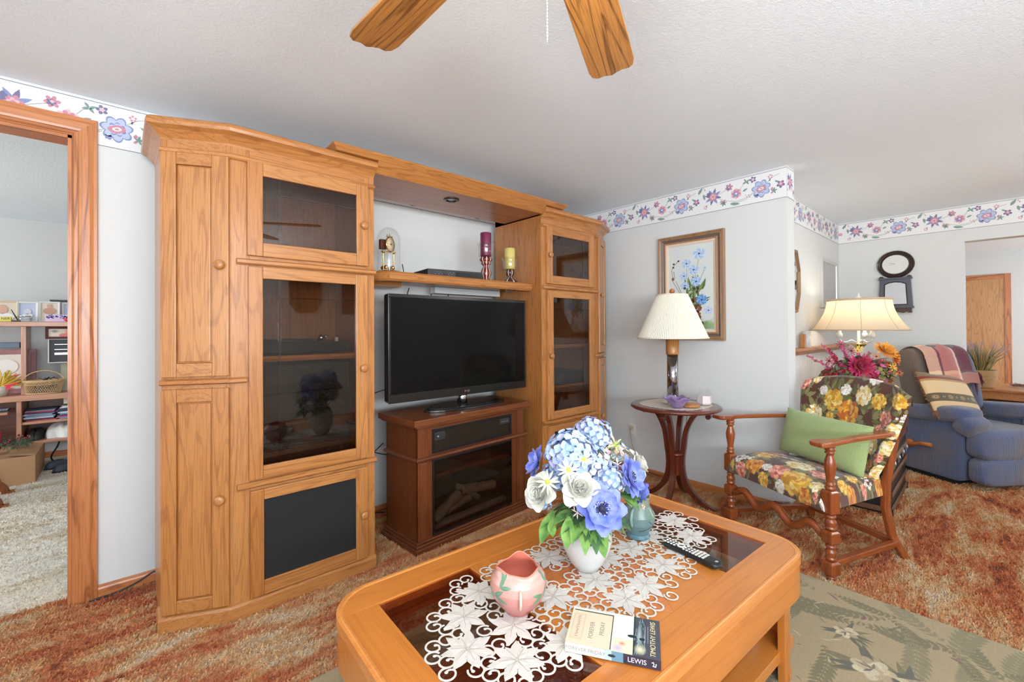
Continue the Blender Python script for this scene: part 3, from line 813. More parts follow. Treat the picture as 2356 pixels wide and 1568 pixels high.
# television
TX, TY = -1.725, -.475
t = empty('television', 'large black flat television standing on the electric fireplace', 'television', (TX, TY, .775))
b = MB(); w, z0, z1 = .565, .078, .742
b.prism([(-w + .012, z0), (w - .012, z0), (w, z0 + .012), (w, z1 - .01), (w - .01, z1), (-w + .01, z1), (-w, z1 - .01), (-w, z0 + .012)], -.025, .028, axis='y')
b.box((-.42, .028, .16), (.42, .055, .60))
b.build('cabinet', M['black'], t, bevel=.003)
b = MB(); ws = w - .020
for q in (((-w, z0), (w, z0 + .052)), ((-w, z1 - .022), (w, z1)), ((-w, z0 + .0525), (-ws - .004, z1 - .0225)), ((ws + .004, z0 + .0525), (w, z1 - .0225))):
    b.box((q[0][0], -.031, q[0][1]), (q[1][0], -.0255, q[1][1]))
b.build('bezel', plain('gloss_black_bezel', (.009, .009, .010), .22, coat=.2), t, bevel=.002)
b = MB(); b.box((-ws - .003, -.0265, z0 + .053), (ws + .003, -.0253, z1 - .023)); b.build('screen', plain('plasma_screen', (.004, .004, .004), .10, spec=.18), t)
b = MB(); b.tube([(0, .014, .018), (0, .014, .10)], .034, 24); b.build('stand_neck', M['chrome'], t)
b = MB()
n = 40; pts = []
for i in range(n):
    a = 2 * PI * i / n; x = .335 * abs(math.cos(a)) ** .75 * (1 if math.cos(a) > 0 else -1); y = .135 * abs(math.sin(a)) ** .8 * (1 if math.sin(a) > 0 else -1)
    pts.append((x * (.80 if y > 0 else 1), y - .005))
b.prism(pts, 0, .014); b.prism([(x * .93, y * .9) for x, y in pts], .014, .020)
b.build('stand_base', plain('gloss_black_stand', (.012, .012, .014), .15, coat=.6), t, bevel=.003)
mf = frame_m((.008, -.0318, z0 + .026), (1, 0, 0), (0, 0, 1))
text_mesh('logo', 'LG', .019, M['grey'], t, mf @ Matrix.Translation((.012, 0, 0)))
b = MB(); b.x = mf; b.lathe([(.008, 0), (.008, .0008), (.0005, .0009)], 20, (-.013, 0, 0)); b.build('logo_emblem', plain('logo_red', (.35, .02, .05), .4), t, label='round red emblem')

# ---- things on the open shelf
SZ = 1.645
t = empty('anniversary_clock', 'brass anniversary clock under a glass dome, left end of the open shelf', 'clock', (-2.235, -.40, SZ))
b = MB(); b.lathe([(.088, 0), (.090, .004), (.084, .012), (.070, .016), (.066, .020), (.001, .020)], 32); b.build('base', M['brass'], t)
b = MB(); pr_ = [(.074, .012), (.074, .20)] + [(.074 * math.cos(a), .20 + .074 * math.sin(a) * 1.25) for a in [PI / 2 * i / 8 for i in range(1, 9)]]
b.lathe(pr_[:-1] + [(.0008, .2925)], 40, caps=False); b.build('glass_dome', M['clear'], t)
b = MB()
for x in (-.035, .035): b.lathe([(.006, .02), (.0045, .03), (.0045, .125), (.007, .135)], 12, (x, 0, 0))
b.box((-.045, -.012, .135), (.045, .012, .143)); b.build('columns', M['brass'], t)
cm_ = frame_m((.006, -.014, .185), (.85, .52, 0), (0, 0, 1))
b = MB(); b.x = cm_; b.lathe([(.048, -.006), (.050, 0), (.044, .004), (.042, .002)], 32, caps=True); b.build('dial_ring', M['brass'], t)
b = MB(); b.x = cm_; b.lathe([(.041, .0), (.041, .0035), (.001, .0036)], 32)
dl = b.build('dial', plain('cream_dial', srgb(222, 200, 160), .5), t)
b = MB(); b.x = cm_
for k in range(12):
    a = 2 * PI * k / 12; b.box((.034 * math.sin(a) - .002, .034 * math.cos(a) - .0035, .0036), (.034 * math.sin(a) + .002, .034 * math.cos(a) + .0035, .0042))
b.box((-.001, 0, .004), (.001, .024, .0048)).box((-.020, -.001, .0048), (0, .001, .0054)).ball((0, 0, .004), .006, 0, 10, 6)
b.build('hour_marks_and_hands', plain('dial_black', (.06, .04, .03), .4), dl)
b = MB()
for a, zz in ((-30, .062), (0, .070), (30, .062)):
    s_ = math.sin(math.radians(a)); q = Vector((.85, .52, 0)) * s_ * .05
    b.tube([(q.x, q.y - .014, .232 - .01 * abs(s_)), (q.x * 1.02, q.y - .014, .252 - .02 * abs(s_))], [.004, .001], 8); b.ball((q.x, q.y - .014, .236 - .01 * abs(s_)), .006, 0, 8, 6)
b.build('finials', M['brass'], t)
b = MB(); b.box((-.052, .0, .155), (-.012, .028, .215)); b.build('movement_case', plain('brown_case', srgb(96, 44, 24), .5), t, bevel=.002)
b = MB()
for k in range(4):
    a = PI / 4 + k * PI / 2; b.ball((-.0 + .032 * math.cos(a), .012 + .032 * math.sin(a), .042), .013, 0, 12, 8)
b.tube([(0, .012, .045), (0, .012, .135)], .0015, 6); b.build('pendulum', M['brass'], t)

# dark box (tuner) with antenna behind it
bx = Vector((-1.995, -.463)); br = Vector((-1.585, -.520)); dv = (br - bx); ang = math.atan2(dv.y, dv.x)
t = empty('disc_player', 'black disc player lying on the open shelf behind the candles', 'player', (bx.x, bx.y, SZ), ang)
wd = dv.length
b = MB(); b.box((0, 0, .004), (wd, .245, .052)); b.build('case', M['black_matte'], t, bevel=.003)
b = MB(); b.box((0.002, -.004, .006), (wd - .002, .001, .050)); fp_ = b.build('front_panel', M['darkgrey'], t, bevel=.002)
for i in range(12):
    b = MB(); x = .05 + .012 * i; b.box((x, -.0052, .020 + .012 * (i % 2)), (x + .007, -.004, .023 + .012 * (i % 2))); b.build('button', M['grey'], fp_)
b = MB(); b.tube([(.125, -.005, .030), (.125, -.009, .030)], .012, 16); b.build('dial_knob', M['darkgrey'], fp_)
b = MB(); b.box((.20, -.0050, .008), (wd - .01, -.004, .040)); b.build('display', M['black'], fp_)
b = MB(); b.tube([(0, 0, 0), (-.015, 0, .08)], .003, 8); o = b.build('antenna', M['black'], None, (-2.10, -.35, SZ)); tag(o, 'short black stub antenna sticking up beside the glass clock dome', 'antenna')

def stripes(b, prof, c, n, m, dr=.0012, w=.16):
    """raised light ribs down a turned body"""
    for k in range(n):
        a = 2 * PI * k / n
        for (r0, z0), (r1, z1) in zip(prof[:-1], prof[1:]):
            v = []
            for r, z, s_ in ((r0, z0, -1), (r1, z1, -1), (r1, z1, 1), (r0, z0, 1)):
                aa = a + s_ * w * .5; v.append((c[0] + (r + dr) * math.cos(aa), c[1] + (r + dr) * math.sin(aa), c[2] + z))
            b.poly(v, m, True)
def candle_holder(name, label, loc, hb, prof, bodym, ribm, nr, ch, cr, glz, cm, glr):
    t = empty(name, label, 'candle holder', loc)
    b = MB(); b.lathe(prof, 28); b.build('pedestal', bodym, t)
    b = MB(); stripes(b, [p for p in prof if p[0] > .008], (0, 0, 0), nr, 0); b.build('painted_ribs', ribm, t, fix=False)
    g = MB(); g.lathe([(glr * .72, hb + .002), (glr * .78, hb + glz * .35), (glr * .80, hb + glz * .7), (glr, hb + glz)], 32, caps=False); g.build('glass_cup', M['clear'], t, solid=.0015)
    c = MB(); c.lathe([(cr * .96, 0), (cr, .003), (cr, ch - .004), (cr * .94, ch), (.001, ch - .002)], 28)
    o = c.build(cm[1], cm[0], None, (loc[0], loc[1], loc[2] + hb + .004)); tag(o, cm[2], 'candle')
M['burg'] = plain('burgundy_glaze', srgb(110, 30, 24), .2, coat=.5)
M['cream_rib'] = plain('cream_ribs', srgb(238, 214, 200), .4)
M['white_rib'] = plain('white_weathered', srgb(214, 204, 196), .5)
M['purple_wax'] = plain('purple_wax', srgb(118, 44, 78), .35, var=.25, vs=30)
M['gold_wax'] = plain('gold_wax', srgb(205, 190, 110), .35, var=.15, vs=60)
candle_holder('candle_holder', 'tall burgundy candle holder with cream ribs on the open shelf', (-1.505, -.455, SZ), .178,
    [(.048, 0), (.046, .012), (.026, .016), (.030, .028), (.040, .055), (.034, .082), (.020, .105), (.022, .118), (.034, .124), (.036, .130), (.030, .136), (.044, .150), (.046, .160), (.038, .174), (.030, .178)],
    M['burg'], M['cream_rib'], 9, .170, .040, .10, (M['purple_wax'], 'pillar_candle', 'tall purple pillar candle in the burgundy holder'), .068)
candle_holder('candle_holder', 'short white and brown candle holder on three-lobed foot, right end of shelf', (-1.285, -.470, SZ), .100,
    [(.060, 0), (.062, .006), (.050, .020), (.030, .034), (.018, .044), (.018, .052), (.030, .062), (.034, .076), (.032, .090), (.026, .100)],
    plain('dark_umber_glaze', srgb(72, 44, 34), .3), M['white_rib'], 7, .160, .040, .09, (M['gold_wax'], 'pillar_candle', 'mottled gold pillar candle in the short white holder'), .066)

# cables behind the television and fireplace
def cord(name, label, pts, r=.003, mat=None, cat='cable', group=None):
    P = [Vector(p) for p in pts]; out = []
    for i in range(len(P) - 1):
        p0 = P[max(i - 1, 0)]; p1 = P[i]; p2 = P[i + 1]; p3 = P[min(i + 2, len(P) - 1)]
        for k in range(6):
            u = k / 6; out.append(.5 * ((2 * p1) + (p2 - p0) * u + (2 * p0 - 5 * p1 + 4 * p2 - p3) * u * u + (3 * p1 - p0 - 3 * p2 + p3) * u ** 3))
    out.append(P[-1]); c = out[0].copy()
    b = MB(); b.tube([q - c for q in out], r, 7); o = b.build(name, mat or M['cord_black'], None, c); tag(o, label, cat, group); return o
cord('cable', 'looping black cable on the wall between left tower and television', [(-2.42, -.02, .72), (-2.30, -.03, .80), (-2.16, -.03, .86), (-2.0, -.10, .9)])
cord('cable', 'black cable hanging in a bend left of the fireplace top', [(-2.42, -.02, .70), (-2.36, -.03, .55), (-2.25, -.03, .49), (-2.12, -.05, .43), (-1.95, -.1, .4)])
cord('cable', 'black cable slanting down the wall beside the fireplace case', [(-2.10, -.03, .50), (-2.25, -.02, .38), (-2.42, -.02, .24)])
cord('cable', 'lowest black cable crossing the wall beside the fireplace case', [(-2.42, -.02, .12), (-2.30, -.02, .06), (-2.1, -.05, .02)])
for i, (x, l) in enumerate(((-1.93, 'leftmost'), (-1.74, 'middle'), (-1.60, 'rightmost'))):
    cord('cable', l + ' of three black cables dropping from the shelf behind the television', [(x, -.10, 1.60), (x + .01 * (i - 1), -.09, 1.55), (x + (.03 if i == 1 else -.0), -.08, 1.48), (x, -.08, 1.35)], .004)
cord('cable', 'thin black cord running along the baseboard left of the wall unit', [(-3.60, -.035, .008), (-3.50, -.03, .010), (-3.42, -.022, .028), (-3.36, -.02, .055), (-3.30, -.02, .06)], .004)

# ---- inside the left tower, behind glass
t = empty('turntable', 'black record turntable on the inner shelf of the left tower', 'turntable', (-2.79, -.38, 1.175))
b = MB(); b.box((-.235, -.185, .008), (.245, .175, .062)); b.build('plinth_case', M['black_matte'], t, bevel=.006)
b = MB(); b.lathe([(.150, .062), (.152, .072), (.148, .076), (.001, .077)], 40, (-.04, 0, 0)); b.build('platter', M['darkgrey'], t)
b = MB(); b.tube([(.19, .12, .095), (.19, .0, .095), (.15, -.09, .088)], .004, 8); b.lathe([(.022, .062), (.022, .085), (.012, .10)], 16, (.19, .11, 0)); b.box((.175, -.15, .062), (.21, -.10, .085)); b.build('tonearm', M['chrome'], t)
def receiver(label, z, h, x0=-.225, w=.46, knobs=0, lines=3, seed=1):
    t = empty('stereo_component', label, 'stereo', (-2.79, -.38, z), 0)
    b = MB(); b.box((x0, -.20, 0), (x0 + w, .15, h)); b.build('case', M['black_matte'], t, bevel=.003)
    r = random.Random(seed); b = MB()
    for i in range(lines):
        zz = h * (.2 + .6 * i / max(1, lines - 1)); 
        for k in range(8): b.box((x0 + .04 + .05 * k, -.2015, zz), (x0 + .04 + .05 * k + r.uniform(.008, .03), -.2, zz + .0025))
    b.box((x0 + .02, -.2015, h * .88), (x0 + w * .55, -.2, h * .88 + .002))
    b.build('front_markings', plain('dim_marks', (.07, .07, .075), .5) if 'dim_marks' not in bpy.data.materials else bpy.data.materials['dim_marks'], t)
    for k in range(knobs):
        b = MB(); b.tube([(x0 + w - .05 - .06 * k, -.20, h * .5), (x0 + w - .05 - .06 * k, -.215, h * .5)], .014, 16); b.build('knob', M['darkgrey'], t)
    b = MB(); b.box((x0 + .05, -.2012, h * .3), (x0 + .05 + w * .35, -.2, h * .75)); b.build('display', M['black'], t)
receiver('black cassette deck at the bottom of the stack in the left tower', .612, .115, seed=1, knobs=1)
receiver('black stereo component second from bottom in the left tower', .729, .115, seed=2)
receiver('black stereo receiver third from bottom in the left tower', .846, .14, seed=3, knobs=2)
receiver('topmost black stereo component in the left tower, under the shelf', .988, .14, seed=4)
receiver('black stereo component inside the right tower', .852, .10, x0=1.77, seed=5)
t = empty('glass_decanter', 'small clear glass oil lamp in the upper compartment of the left tower', 'glassware', (-2.83, -.40, 1.632))
b = MB(); b.lathe([(.05, 0), (.055, .02), (.05, .05), (.022, .07), (.016, .10), (.028, .125)], 24, caps=False); b.build('body', M['clear'], t, solid=.002)
b = MB(); b.lathe([(.02, .07), (.024, .08), (.02, .09)], 16); b.build('collar', M['brass'], t)
t = empty('glass_bowl', 'large clear glass bowl in the upper compartment of the left tower', 'bowl', (-2.62, -.38, 1.632))
b = MB(); b.lathe([(.04, 0), (.05, .01), (.09, .05), (.12, .10)], 28, caps=False); b.build('body', M['clear'], t, solid=.002)
# ================================================================== RUG, COFFEE TABLE AND WHAT STANDS ON IT
cv = Canvas(1.80, 2.60, srgb(162, 142, 102), 1500)
rr = random.Random(11)
OLV, OLV2, DKG, MAU, CRM = srgb(118, 108, 72), srgb(136, 124, 88), srgb(92, 88, 70), srgb(128, 56, 78), srgb(206, 194, 160)
def frond(x, y, ln, ang, c, n=13):
    px, py = x, y
    for i in range(n):
        u = i / n; a = ang + .5 * math.sin(u * 2.2)
        nx_, ny_ = px + ln / n * math.cos(a), py + ln / n * math.sin(a)
        cv.line([(px, py), (nx_, ny_)], .004, c)
        l = ln * .17 * math.sin(PI * (u * .85 + .12))
        for s_ in (-1, 1): cv.leaf(px, py, l, l * .22, a + s_ * .85, c)
        px, py = nx_, ny_
cv.rect(0, 0, 1.8, 2.6, srgb(170, 150, 112), .6)
for i in range(34):
    frond(rr.uniform(.06, 1.74), rr.uniform(.06, .30), rr.uniform(.16, .34), rr.uniform(0, 6.28), OLV if i % 3 else OLV2)
for i in range(60):
    frond(rr.uniform(.05, 1.75), rr.uniform(.05, 2.55), rr.uniform(.22, .42), rr.uniform(0, 6.28), OLV if i % 3 else OLV2)
# dark floral field towards the centre of the rug
for i in range(74):
    x, y = .95 + rr.uniform(-.62, .62), 1.40 + rr.uniform(-1.1, 1.0)
    r = rr.uniform(.035, .075)
    for k in range(9): cv.leaf(x, y, r * 2.2, r * .22, rr.uniform(0, 6.28), DKG if k % 3 else OLV)
    cv.bloom(x, y, r, [CRM, srgb(196, 178, 140), srgb(170, 150, 118)], 7, 3, rr.uniform(0, 3))
    for k in range(5): cv.leaf(x, y, r * rr.uniform(.5, 1.2), r * .08, rr.uniform(0, 6.28), DKG, al=.8)
    if i % 3 == 0:
        for k in range(3): cv.leaf(x + rr.uniform(-.03, .03), y + rr.uniform(-.03, .03), r * .8, r * .16, rr.uniform(0, 6.28), MAU)
for i in range(300): cv.leaf(.35 + rr.random() * 1.3, .25 + rr.random() * 2.2, rr.uniform(.02, .06), .004, rr.uniform(0, 6.28), [DKG, OLV, CRM][i % 3], al=.6)
for i in range(60): cv.leaf(.1 + rr.random() * 1.6, .1 + rr.random() * 2.4, rr.uniform(.03, .09), .006, rr.uniform(0, 6.28), DKG if i % 3 else MAU, al=.8)
cv.speck(.10)
def rugf(U, V):
    X = -V * 2.60; Y = -U * 1.80
    return (X, Y, .011 - .009 * (np.maximum(np.abs(U - .5), np.abs(V - .5)) > .4985))
t = empty('area_rug', 'worn tan floral rug with olive leaves under the coffee table', 'rug', (-.82, -1.25, .001))
cv.mesh('rug_pile', painted('rug_wool', .95, bump=.8, bs=420, sheen=.2), rugf, t)
b = MB(); b.box((-2.60, -1.80, 0), (0, 0, .008)); b.build('backing', plain('rug_edge', srgb(190, 172, 132), .9), t)

TA = math.radians(-2.6); TH = .470
TC = (-2.2722, -2.0271)
K = .98215
CT = empty('coffee_table', 'honey oak coffee table with bronze glass insets, lace runner on top', 'table', (TC[0], TC[1], 0), TA)
X0, X1, Y0, Y1 = -.751, .738, -.388, .414
def rr_pts(x0, x1, y0, y1, r, n=8, corners=(1, 1, 1, 1)):
    o = []
    for (cx, cy, a0, on) in ((x1 - r, y1 - r, 0, corners[0]), (x0 + r, y1 - r, 90, corners[1]), (x0 + r, y0 + r, 180, corners[2]), (x1 - r, y0 + r, 270, corners[3])):
        if on: o += [(cx + r * math.cos(math.radians(a0 + 90 * i / n)), cy + r * math.sin(math.radians(a0 + 90 * i / n))) for i in range(n + 1)]
        else: o.append((cx + r * (1 if a0 in (0, 270) else -1), cy + r * (1 if a0 in (0, 90) else -1)))
    return o
R = .12
IY0, IY1, GX0, GX1 = -.285, .305, -.651, .655
b = MB()
b.prism(rr_pts(X0, X1, IY1, Y1, .108, 8, (1, 1, 0, 0)), .448, TH, 0)
b.prism(rr_pts(X0, X1, Y0, IY0, .102, 8, (0, 0, 1, 1)), .448, TH, 0)
b.prism([(X0, IY0), (GX0, IY0), (GX0, IY1), (X0, IY1)], .448, TH, 1)
b.prism([(GX1, IY0), (X1, IY0), (X1, IY1), (GX1, IY1)], .448, TH, 1)
b.build('top_frame', [M['table_x'], M['table_y']], CT, bevel=.0012)
b = MB()
ring = rr_pts(X0, X1, Y0, Y1, R, 10)
ring3 = [(x, y, 0) for x, y in ring][::-1]
b.sweep(ring3, [(0.001, .469), (-.003, .4715), (-.009, .4722), (-.012, .4702), (-.02, .469), (-.02, .44), (-.004, .438), (0, .444), (.003, .456), (.003, .463)], closed=True)
b.build('edge_moulding', wood('honey_edge', srgb(210, 132, 64), srgb(170, 96, 46), srgb(216, 142, 72), 'x', amt=.2, rough=.25), CT)
b = MB()
b.prism([(-.322, IY0), (-.246, IY0), (-.246, IY1), (-.322, IY1)], .452, TH - .0008, 1)
b.prism([(.246, IY0), (.326, IY0), (.326, IY1), (.246, IY1)], .452, TH - .0008, 1)
cx, cy = 0, (IY0 + IY1) / 2
b.prism([(-.246, cy), (0, IY0), (.246, cy), (0, IY1)], .452, TH - .0008, 2)
for s1 in (-1, 1):
    for s2, yy in ((-1, IY0), (1, IY1)):
        b.prism([(s1 * .246, cy), (s1 * .246, yy), (0, yy)], .452, TH - .0010, 0)
b.build('centre_panel', [M['table_x'], M['table_y'], wood('honey_diamond', srgb(200, 116, 62), srgb(156, 82, 40), srgb(208, 126, 70), 'x', amt=.35, rough=.3)], CT, bevel=.0008)
for a0, a1 in ((GX0, -.322), (.326, GX1)):
    b = MB(); b.box((a0 - .004, IY0 - .004, TH - .010), (a1 + .004, IY1 + .004, TH - .0045)); b.build('glass_inset', M['tableglass'], CT)
    b = MB(); b.prism([(a0 - .001, IY0 - .001), (a1 + .001, IY0 - .001), (a1 + .001, IY1 + .001), (a0 - .001, IY1 + .001)][:0] or [(a0, IY0), (a0 + .004, IY0), (a0 + .004, IY1), (a0, IY1)], .44, TH - .0105)
    b.box((a1 - .004, IY0, .44), (a1, IY1, TH - .0105)); b.box((a0, IY0, .44), (a1, IY0 + .004, TH - .0105)); b.box((a0, IY1 - .004, .44), (a1, IY1, TH - .0105))
    b.build('inset_rebate', M['table_y'], CT)
# apron
ap = [(x, y, 0) for x, y in rr_pts(X0 + .006, X1 - .006, Y0 + .006, Y1 - .006, R - .006, 10)][::-1]
b = MB()
b.sweep(ap, [(-.012, .438), (0, .437), (.002, .434), (.002, .416), (-.002, .413), (-.002, .346), (.002, .343), (.002, .326), (-.002, .322), (-.022, .322), (-.022, .438)], closed=True)
b.build('apron', M['table_x'], CT)
# fluted strip in the middle of each long side and end
b = MB()
for i in range(21):
    x = -.285 + i * .0275
    for yy, s_ in ((Y0 + .006, -1), (Y1 - .006, 1)): b.box((x, yy, .348), (x + .0235, yy + s_ * .0035, .411))
b.build('fluting', M['table_z'], CT, bevel=.0015)
# legs: rounded L-section corner posts
for sx, sy in ((-1, -1), (1, -1), (1, 1), (-1, 1)):
    cx = X0 + .006 + R if sx < 0 else X1 - .006 - R; cy = Y0 + .006 + R if sy < 0 else Y1 - .006 - R
    out = []; Ro, Ri = R - .008, R - .034; a0 = math.atan2(sy, sx) - PI / 4
    pts = [(cx + Ro * math.cos(a0 + PI / 2 * i / 8), cy + Ro * math.sin(a0 + PI / 2 * i / 8)) for i in range(9)]
    inn = [(cx + Ri * math.cos(a0 + PI / 2 * i / 8), cy + Ri * math.sin(a0 + PI / 2 * i / 8)) for i in range(9)][::-1]
    p_end, p_st = pts[-1], pts[0]
    d0 = (-math.cos(a0 - PI / 2 + PI) * 0, 0)
    # straight flanges along each side
    t0 = (math.sin(a0), -math.cos(a0)); t1 = (-math.sin(a0 + PI / 2), math.cos(a0 + PI / 2)); fl = .0
    b = MB(); b.prism(pts + inn, .012, .330, 0)
    f1 = [pts[0], inn[-1], (inn[-1][0] + t0[0] * .03, inn[-1][1] + t0[1] * .03), (pts[0][0] + t0[0] * .03, pts[0][1] + t0[1] * .03)]
    f2 = [pts[-1], inn[0], (inn[0][0] + t1[0] * .03, inn[0][1] + t1[1] * .03), (pts[-1][0] + t1[0] * .03, pts[-1][1] + t1[1] * .03)]
    b.prism(f1, .012, .330, 0); b.prism(f2, .012, .330, 0)
    b.prism([(cx + (x - cx) * 1.03, cy + (y - cy) * 1.03) for x, y in pts] + inn, .012, .035, 0)
    b.build('leg', M['table_z'], CT, bevel=.002)
# lower shelf
b = MB(); sx0, sx1, sy0, sy1 = X0 + .03, X1 - .03, Y0 + .03, Y1 - .03
b.box((sx0, sy0, .085), (sx1, sy0 + .09, .125), 0).box((sx0, sy1 - .09, .085), (sx1, sy1, .125), 0)
b.box((sx0, sy0 + .0905, .085), (sx0 + .09, sy1 - .0905, .125), 1).box((sx1 - .09, sy0 + .0905, .085), (sx1, sy1 - .0905, .125), 1)
b.box((sx0 + .0905, sy0 + .0905, .095), (sx1 - .0905, sy1 - .0905, .121), 2)
b.build('lower_shelf', [M['table_x'], M['table_y'], wood('shelf_veneer', srgb(196, 118, 72), srgb(150, 84, 48), None, 'x', amt=.4)], CT, bevel=.002)

# ---- lace runner (cutwork poinsettias)
M['lace'] = plain('cream_cutwork', srgb(208, 200, 190), .85, bump=.2, bs=500, sheen=.2)
M['lace_line'] = plain('cutwork_stitching', srgb(176, 160, 148), .85)
RN = empty('lace_runner', 'off-white cutwork table runner with poinsettia motifs on the coffee table', 'table runner', (TC[0], TC[1], TH + .0008), TA)
FL = [(-.494, .085), (-.559, -.032), (-.484, -.144), (-.390, .158), (-.409, -.036), (-.345, -.185), (-.225, -.012), (-.053, -.036), (-.060, -.165), (.053, -.157), (.205, -.127), (.214, .019), (.489, -.077), (.565, .045), (.323, .181), (-.072, .172), (-.245, .175), (-.210, -.180), (.085, .180), (.085, .035), (.350, .040), (.450, .150), (.350, -.110)]
FL = [(x * K, y * K) for x, y in FL]
b = MB(); bl = MB(); rr = random.Random(5)
def petal2(b, x, y, ang, ln, wd, z, m=0):
    P = [(0, 0), (.25, .55), (.5, 1), (.72, .72), (1, 0), (.72, -.72), (.5, -1), (.25, -.55)]
    q = [(x + u * ln * math.cos(ang) - v * wd * math.sin(ang), y + u * ln * math.sin(ang) + v * wd * math.cos(ang)) for u, v in P]
    n = len(q)
    vs = [(a, c, z) for a, c in q] + [(x + .5 * ln * math.cos(ang), y + .5 * ln * math.sin(ang), z + .0012)]
    b._add(vs, [(i, (i + 1) % n, n) for i in range(n)], m, False)
for (x, y) in FL:
    a0 = rr.uniform(0, 1)
    for k in range(7): petal2(b, x, y, a0 + k * 2 * PI / 7, .076 * rr.uniform(.92, 1.05), .017, .0003)
    for k in range(6): petal2(b, x, y, a0 + .4 + k * 2 * PI / 6, .056, .0145, .0012)
    for k in range(5): petal2(b, x, y, a0 + .1 + k * 2 * PI / 5, .036, .010, .0021)
    for k in range(6):
        a = a0 + .4 + k * 2 * PI / 6; bl.tube([(x + .006 * math.cos(a), y + .006 * math.sin(a), .0036), (x + .045 * math.cos(a + .05), y + .045 * math.sin(a + .05), .0022)], .0005, 3)
    for k in range(5):
        a = k * 1.26; bl.ball((x + .005 * math.cos(a), y + .005 * math.sin(a), .0034), .0013, 0, 6, 4)
# scrolls between and around the flowers
def scroll(x, y, r, a0):
    pts = []; zr = .0006 + rr.random() * .0012
    for i in range(24):
        u = i / 23; a = a0 + u * 6.6; q = r * (1 - .0 * u) if u < .78 else r * (1 - (u - .78) * 3.0)
        pts.append((x + q * math.cos(a), y + q * math.sin(a), zr))
    b.tube(pts, .0037, 4, flat=.22, up=(0, 0, 1))
    b.ball((pts[-1][0], pts[-1][1], .0006), .0052, 0, 8, 4, (1, 1, .25))
g = .0395; placed = []
for j in range(-9, 10):
    for i in range(-22, 22):
        x = i * g + (j % 2) * g / 2; y = j * g * .87
        dmin = sorted(math.hypot(x - a, y - c) for a, c in FL)
        if .060 < dmin[0] < .092 or (dmin[0] > .05 and dmin[1] < .085 and dmin[0] < .092):
            placed.append((x, y)); k = min(range(len(FL)), key=lambda q: math.hypot(x - FL[q][0], y - FL[q][1]))
            scroll(x, y, .0200, math.atan2(y - FL[k][1], x - FL[k][0]) - 2.5 + rr.uniform(-.5, .5))
b.build('cutwork', M['lace'], RN, fix=False)
bl.build('stitching', M['lace_line'], RN, fix=False)

def tpos(x, y, z=TH): 
    x *= K; y *= K
    return (TC[0] + x * math.cos(TA) - y * math.sin(TA), TC[1] + x * math.sin(TA) + y * math.cos(TA), z)

# ---- white vase with silk flowers
VX, VY = -2.2865, -1.9927; LZ = TH + .0035
t = empty('flower_vase', 'plain white egg-shaped ceramic vase at the centre of the coffee table', 'vase', (VX, VY, LZ))
b = MB(); b.lathe([(.001, 0), (.036, 0), (.044, .004), (.062, .030), (.080, .070), (.0875, .105), (.085, .140), (.070, .172), (.048, .192), (.036, .200), (.032, .208), (.033, .225), (.036, .232), (.031, .231), (.027, .21), (.03, .19)], 48, caps=False)
b.build('body', M['white_gloss'], t)
# silk-flower materials
def silk(name, c, c2=None, sc=12):
    t = NT('silk_' + name); v = t.coord(rnd=False)
    if c2: t.base(t.ramp(t.noise(v, sc, 2).outputs[0], [(.38, c), (.62, c2)]))
    else: t.base(c)
    t.set(Roughness=.65); t.b.inputs['Subsurface Weight'].default_value = .0
    t.b.inputs['Sheen Weight'].default_value = .15
    return t.mat
F_ = dict(blue=silk('pale_blue', srgb(156, 184, 226), srgb(190, 206, 234), 25), lilac=silk('lilac', srgb(176, 176, 220), srgb(150, 180, 224), 25), violet=silk('violet_blue', srgb(92, 108, 204), srgb(138, 150, 224), 30),
          white=silk('ivory', srgb(218, 216, 204), srgb(206, 204, 192), 20), cream=silk('cream', srgb(216, 212, 160), srgb(222, 218, 190), 30), yg=silk('lime_centre', srgb(190, 200, 70)),
          green=silk('leaf_green', srgb(74, 124, 52), srgb(120, 158, 72), 22), dgreen=silk('deep_green', srgb(44, 84, 44), srgb(74, 112, 56), 22), pink=silk('blush', srgb(236, 206, 210), srgb(226, 186, 196), 20),
          dark=silk('dark_stamen', srgb(30, 30, 60)), stem=silk('stem', srgb(96, 120, 70)), tan=silk('dried', srgb(180, 160, 120), srgb(150, 140, 130), 20))
def petal(b, o, d, up, ln, wd, cup=.3, m=0, n=5, tip=.0, ruf=0.0, rr=random):
    """one petal: from o along d, broad side facing up, curling by cup"""
    d = Vector(d).normalized(); up = Vector(up); up = (up - d * up.dot(d)).normalized(); sd = d.cross(up)
    o = Vector(o); vs = []
    for i in range(n):
        u = i / (n - 1); w = wd * math.sin(PI * (u * (.80 - tip * .0) + .12)) if tip == 0 else wd * math.sin(PI * min(1, u * .93 + .05)) 
        lift = cup * ln * u * u
        c = o + d * ln * u * (1 - .12 * abs(cup) * u) + up * lift
        rf = ruf * ln * rr.uniform(-1, 1)
        vs += [c - sd * w + up * (w * .35 + rf), c + up * 0, c + sd * w + up * (w * .35 - rf)]
    fs = []
    for i in range(n - 1):
        k = 3 * i; fs += [(k, k + 1, k + 4, k + 3), (k + 1, k + 2, k + 5, k + 4)]
    b._add(vs, fs, m, True)
def basis(nv):
    nv = Vector(nv).normalized(); a = Vector((0, 0, 1)) if abs(nv.z) < .9 else Vector((1, 0, 0))
    u = (a - nv * a.dot(nv)).normalized(); return nv, u, nv.cross(u)
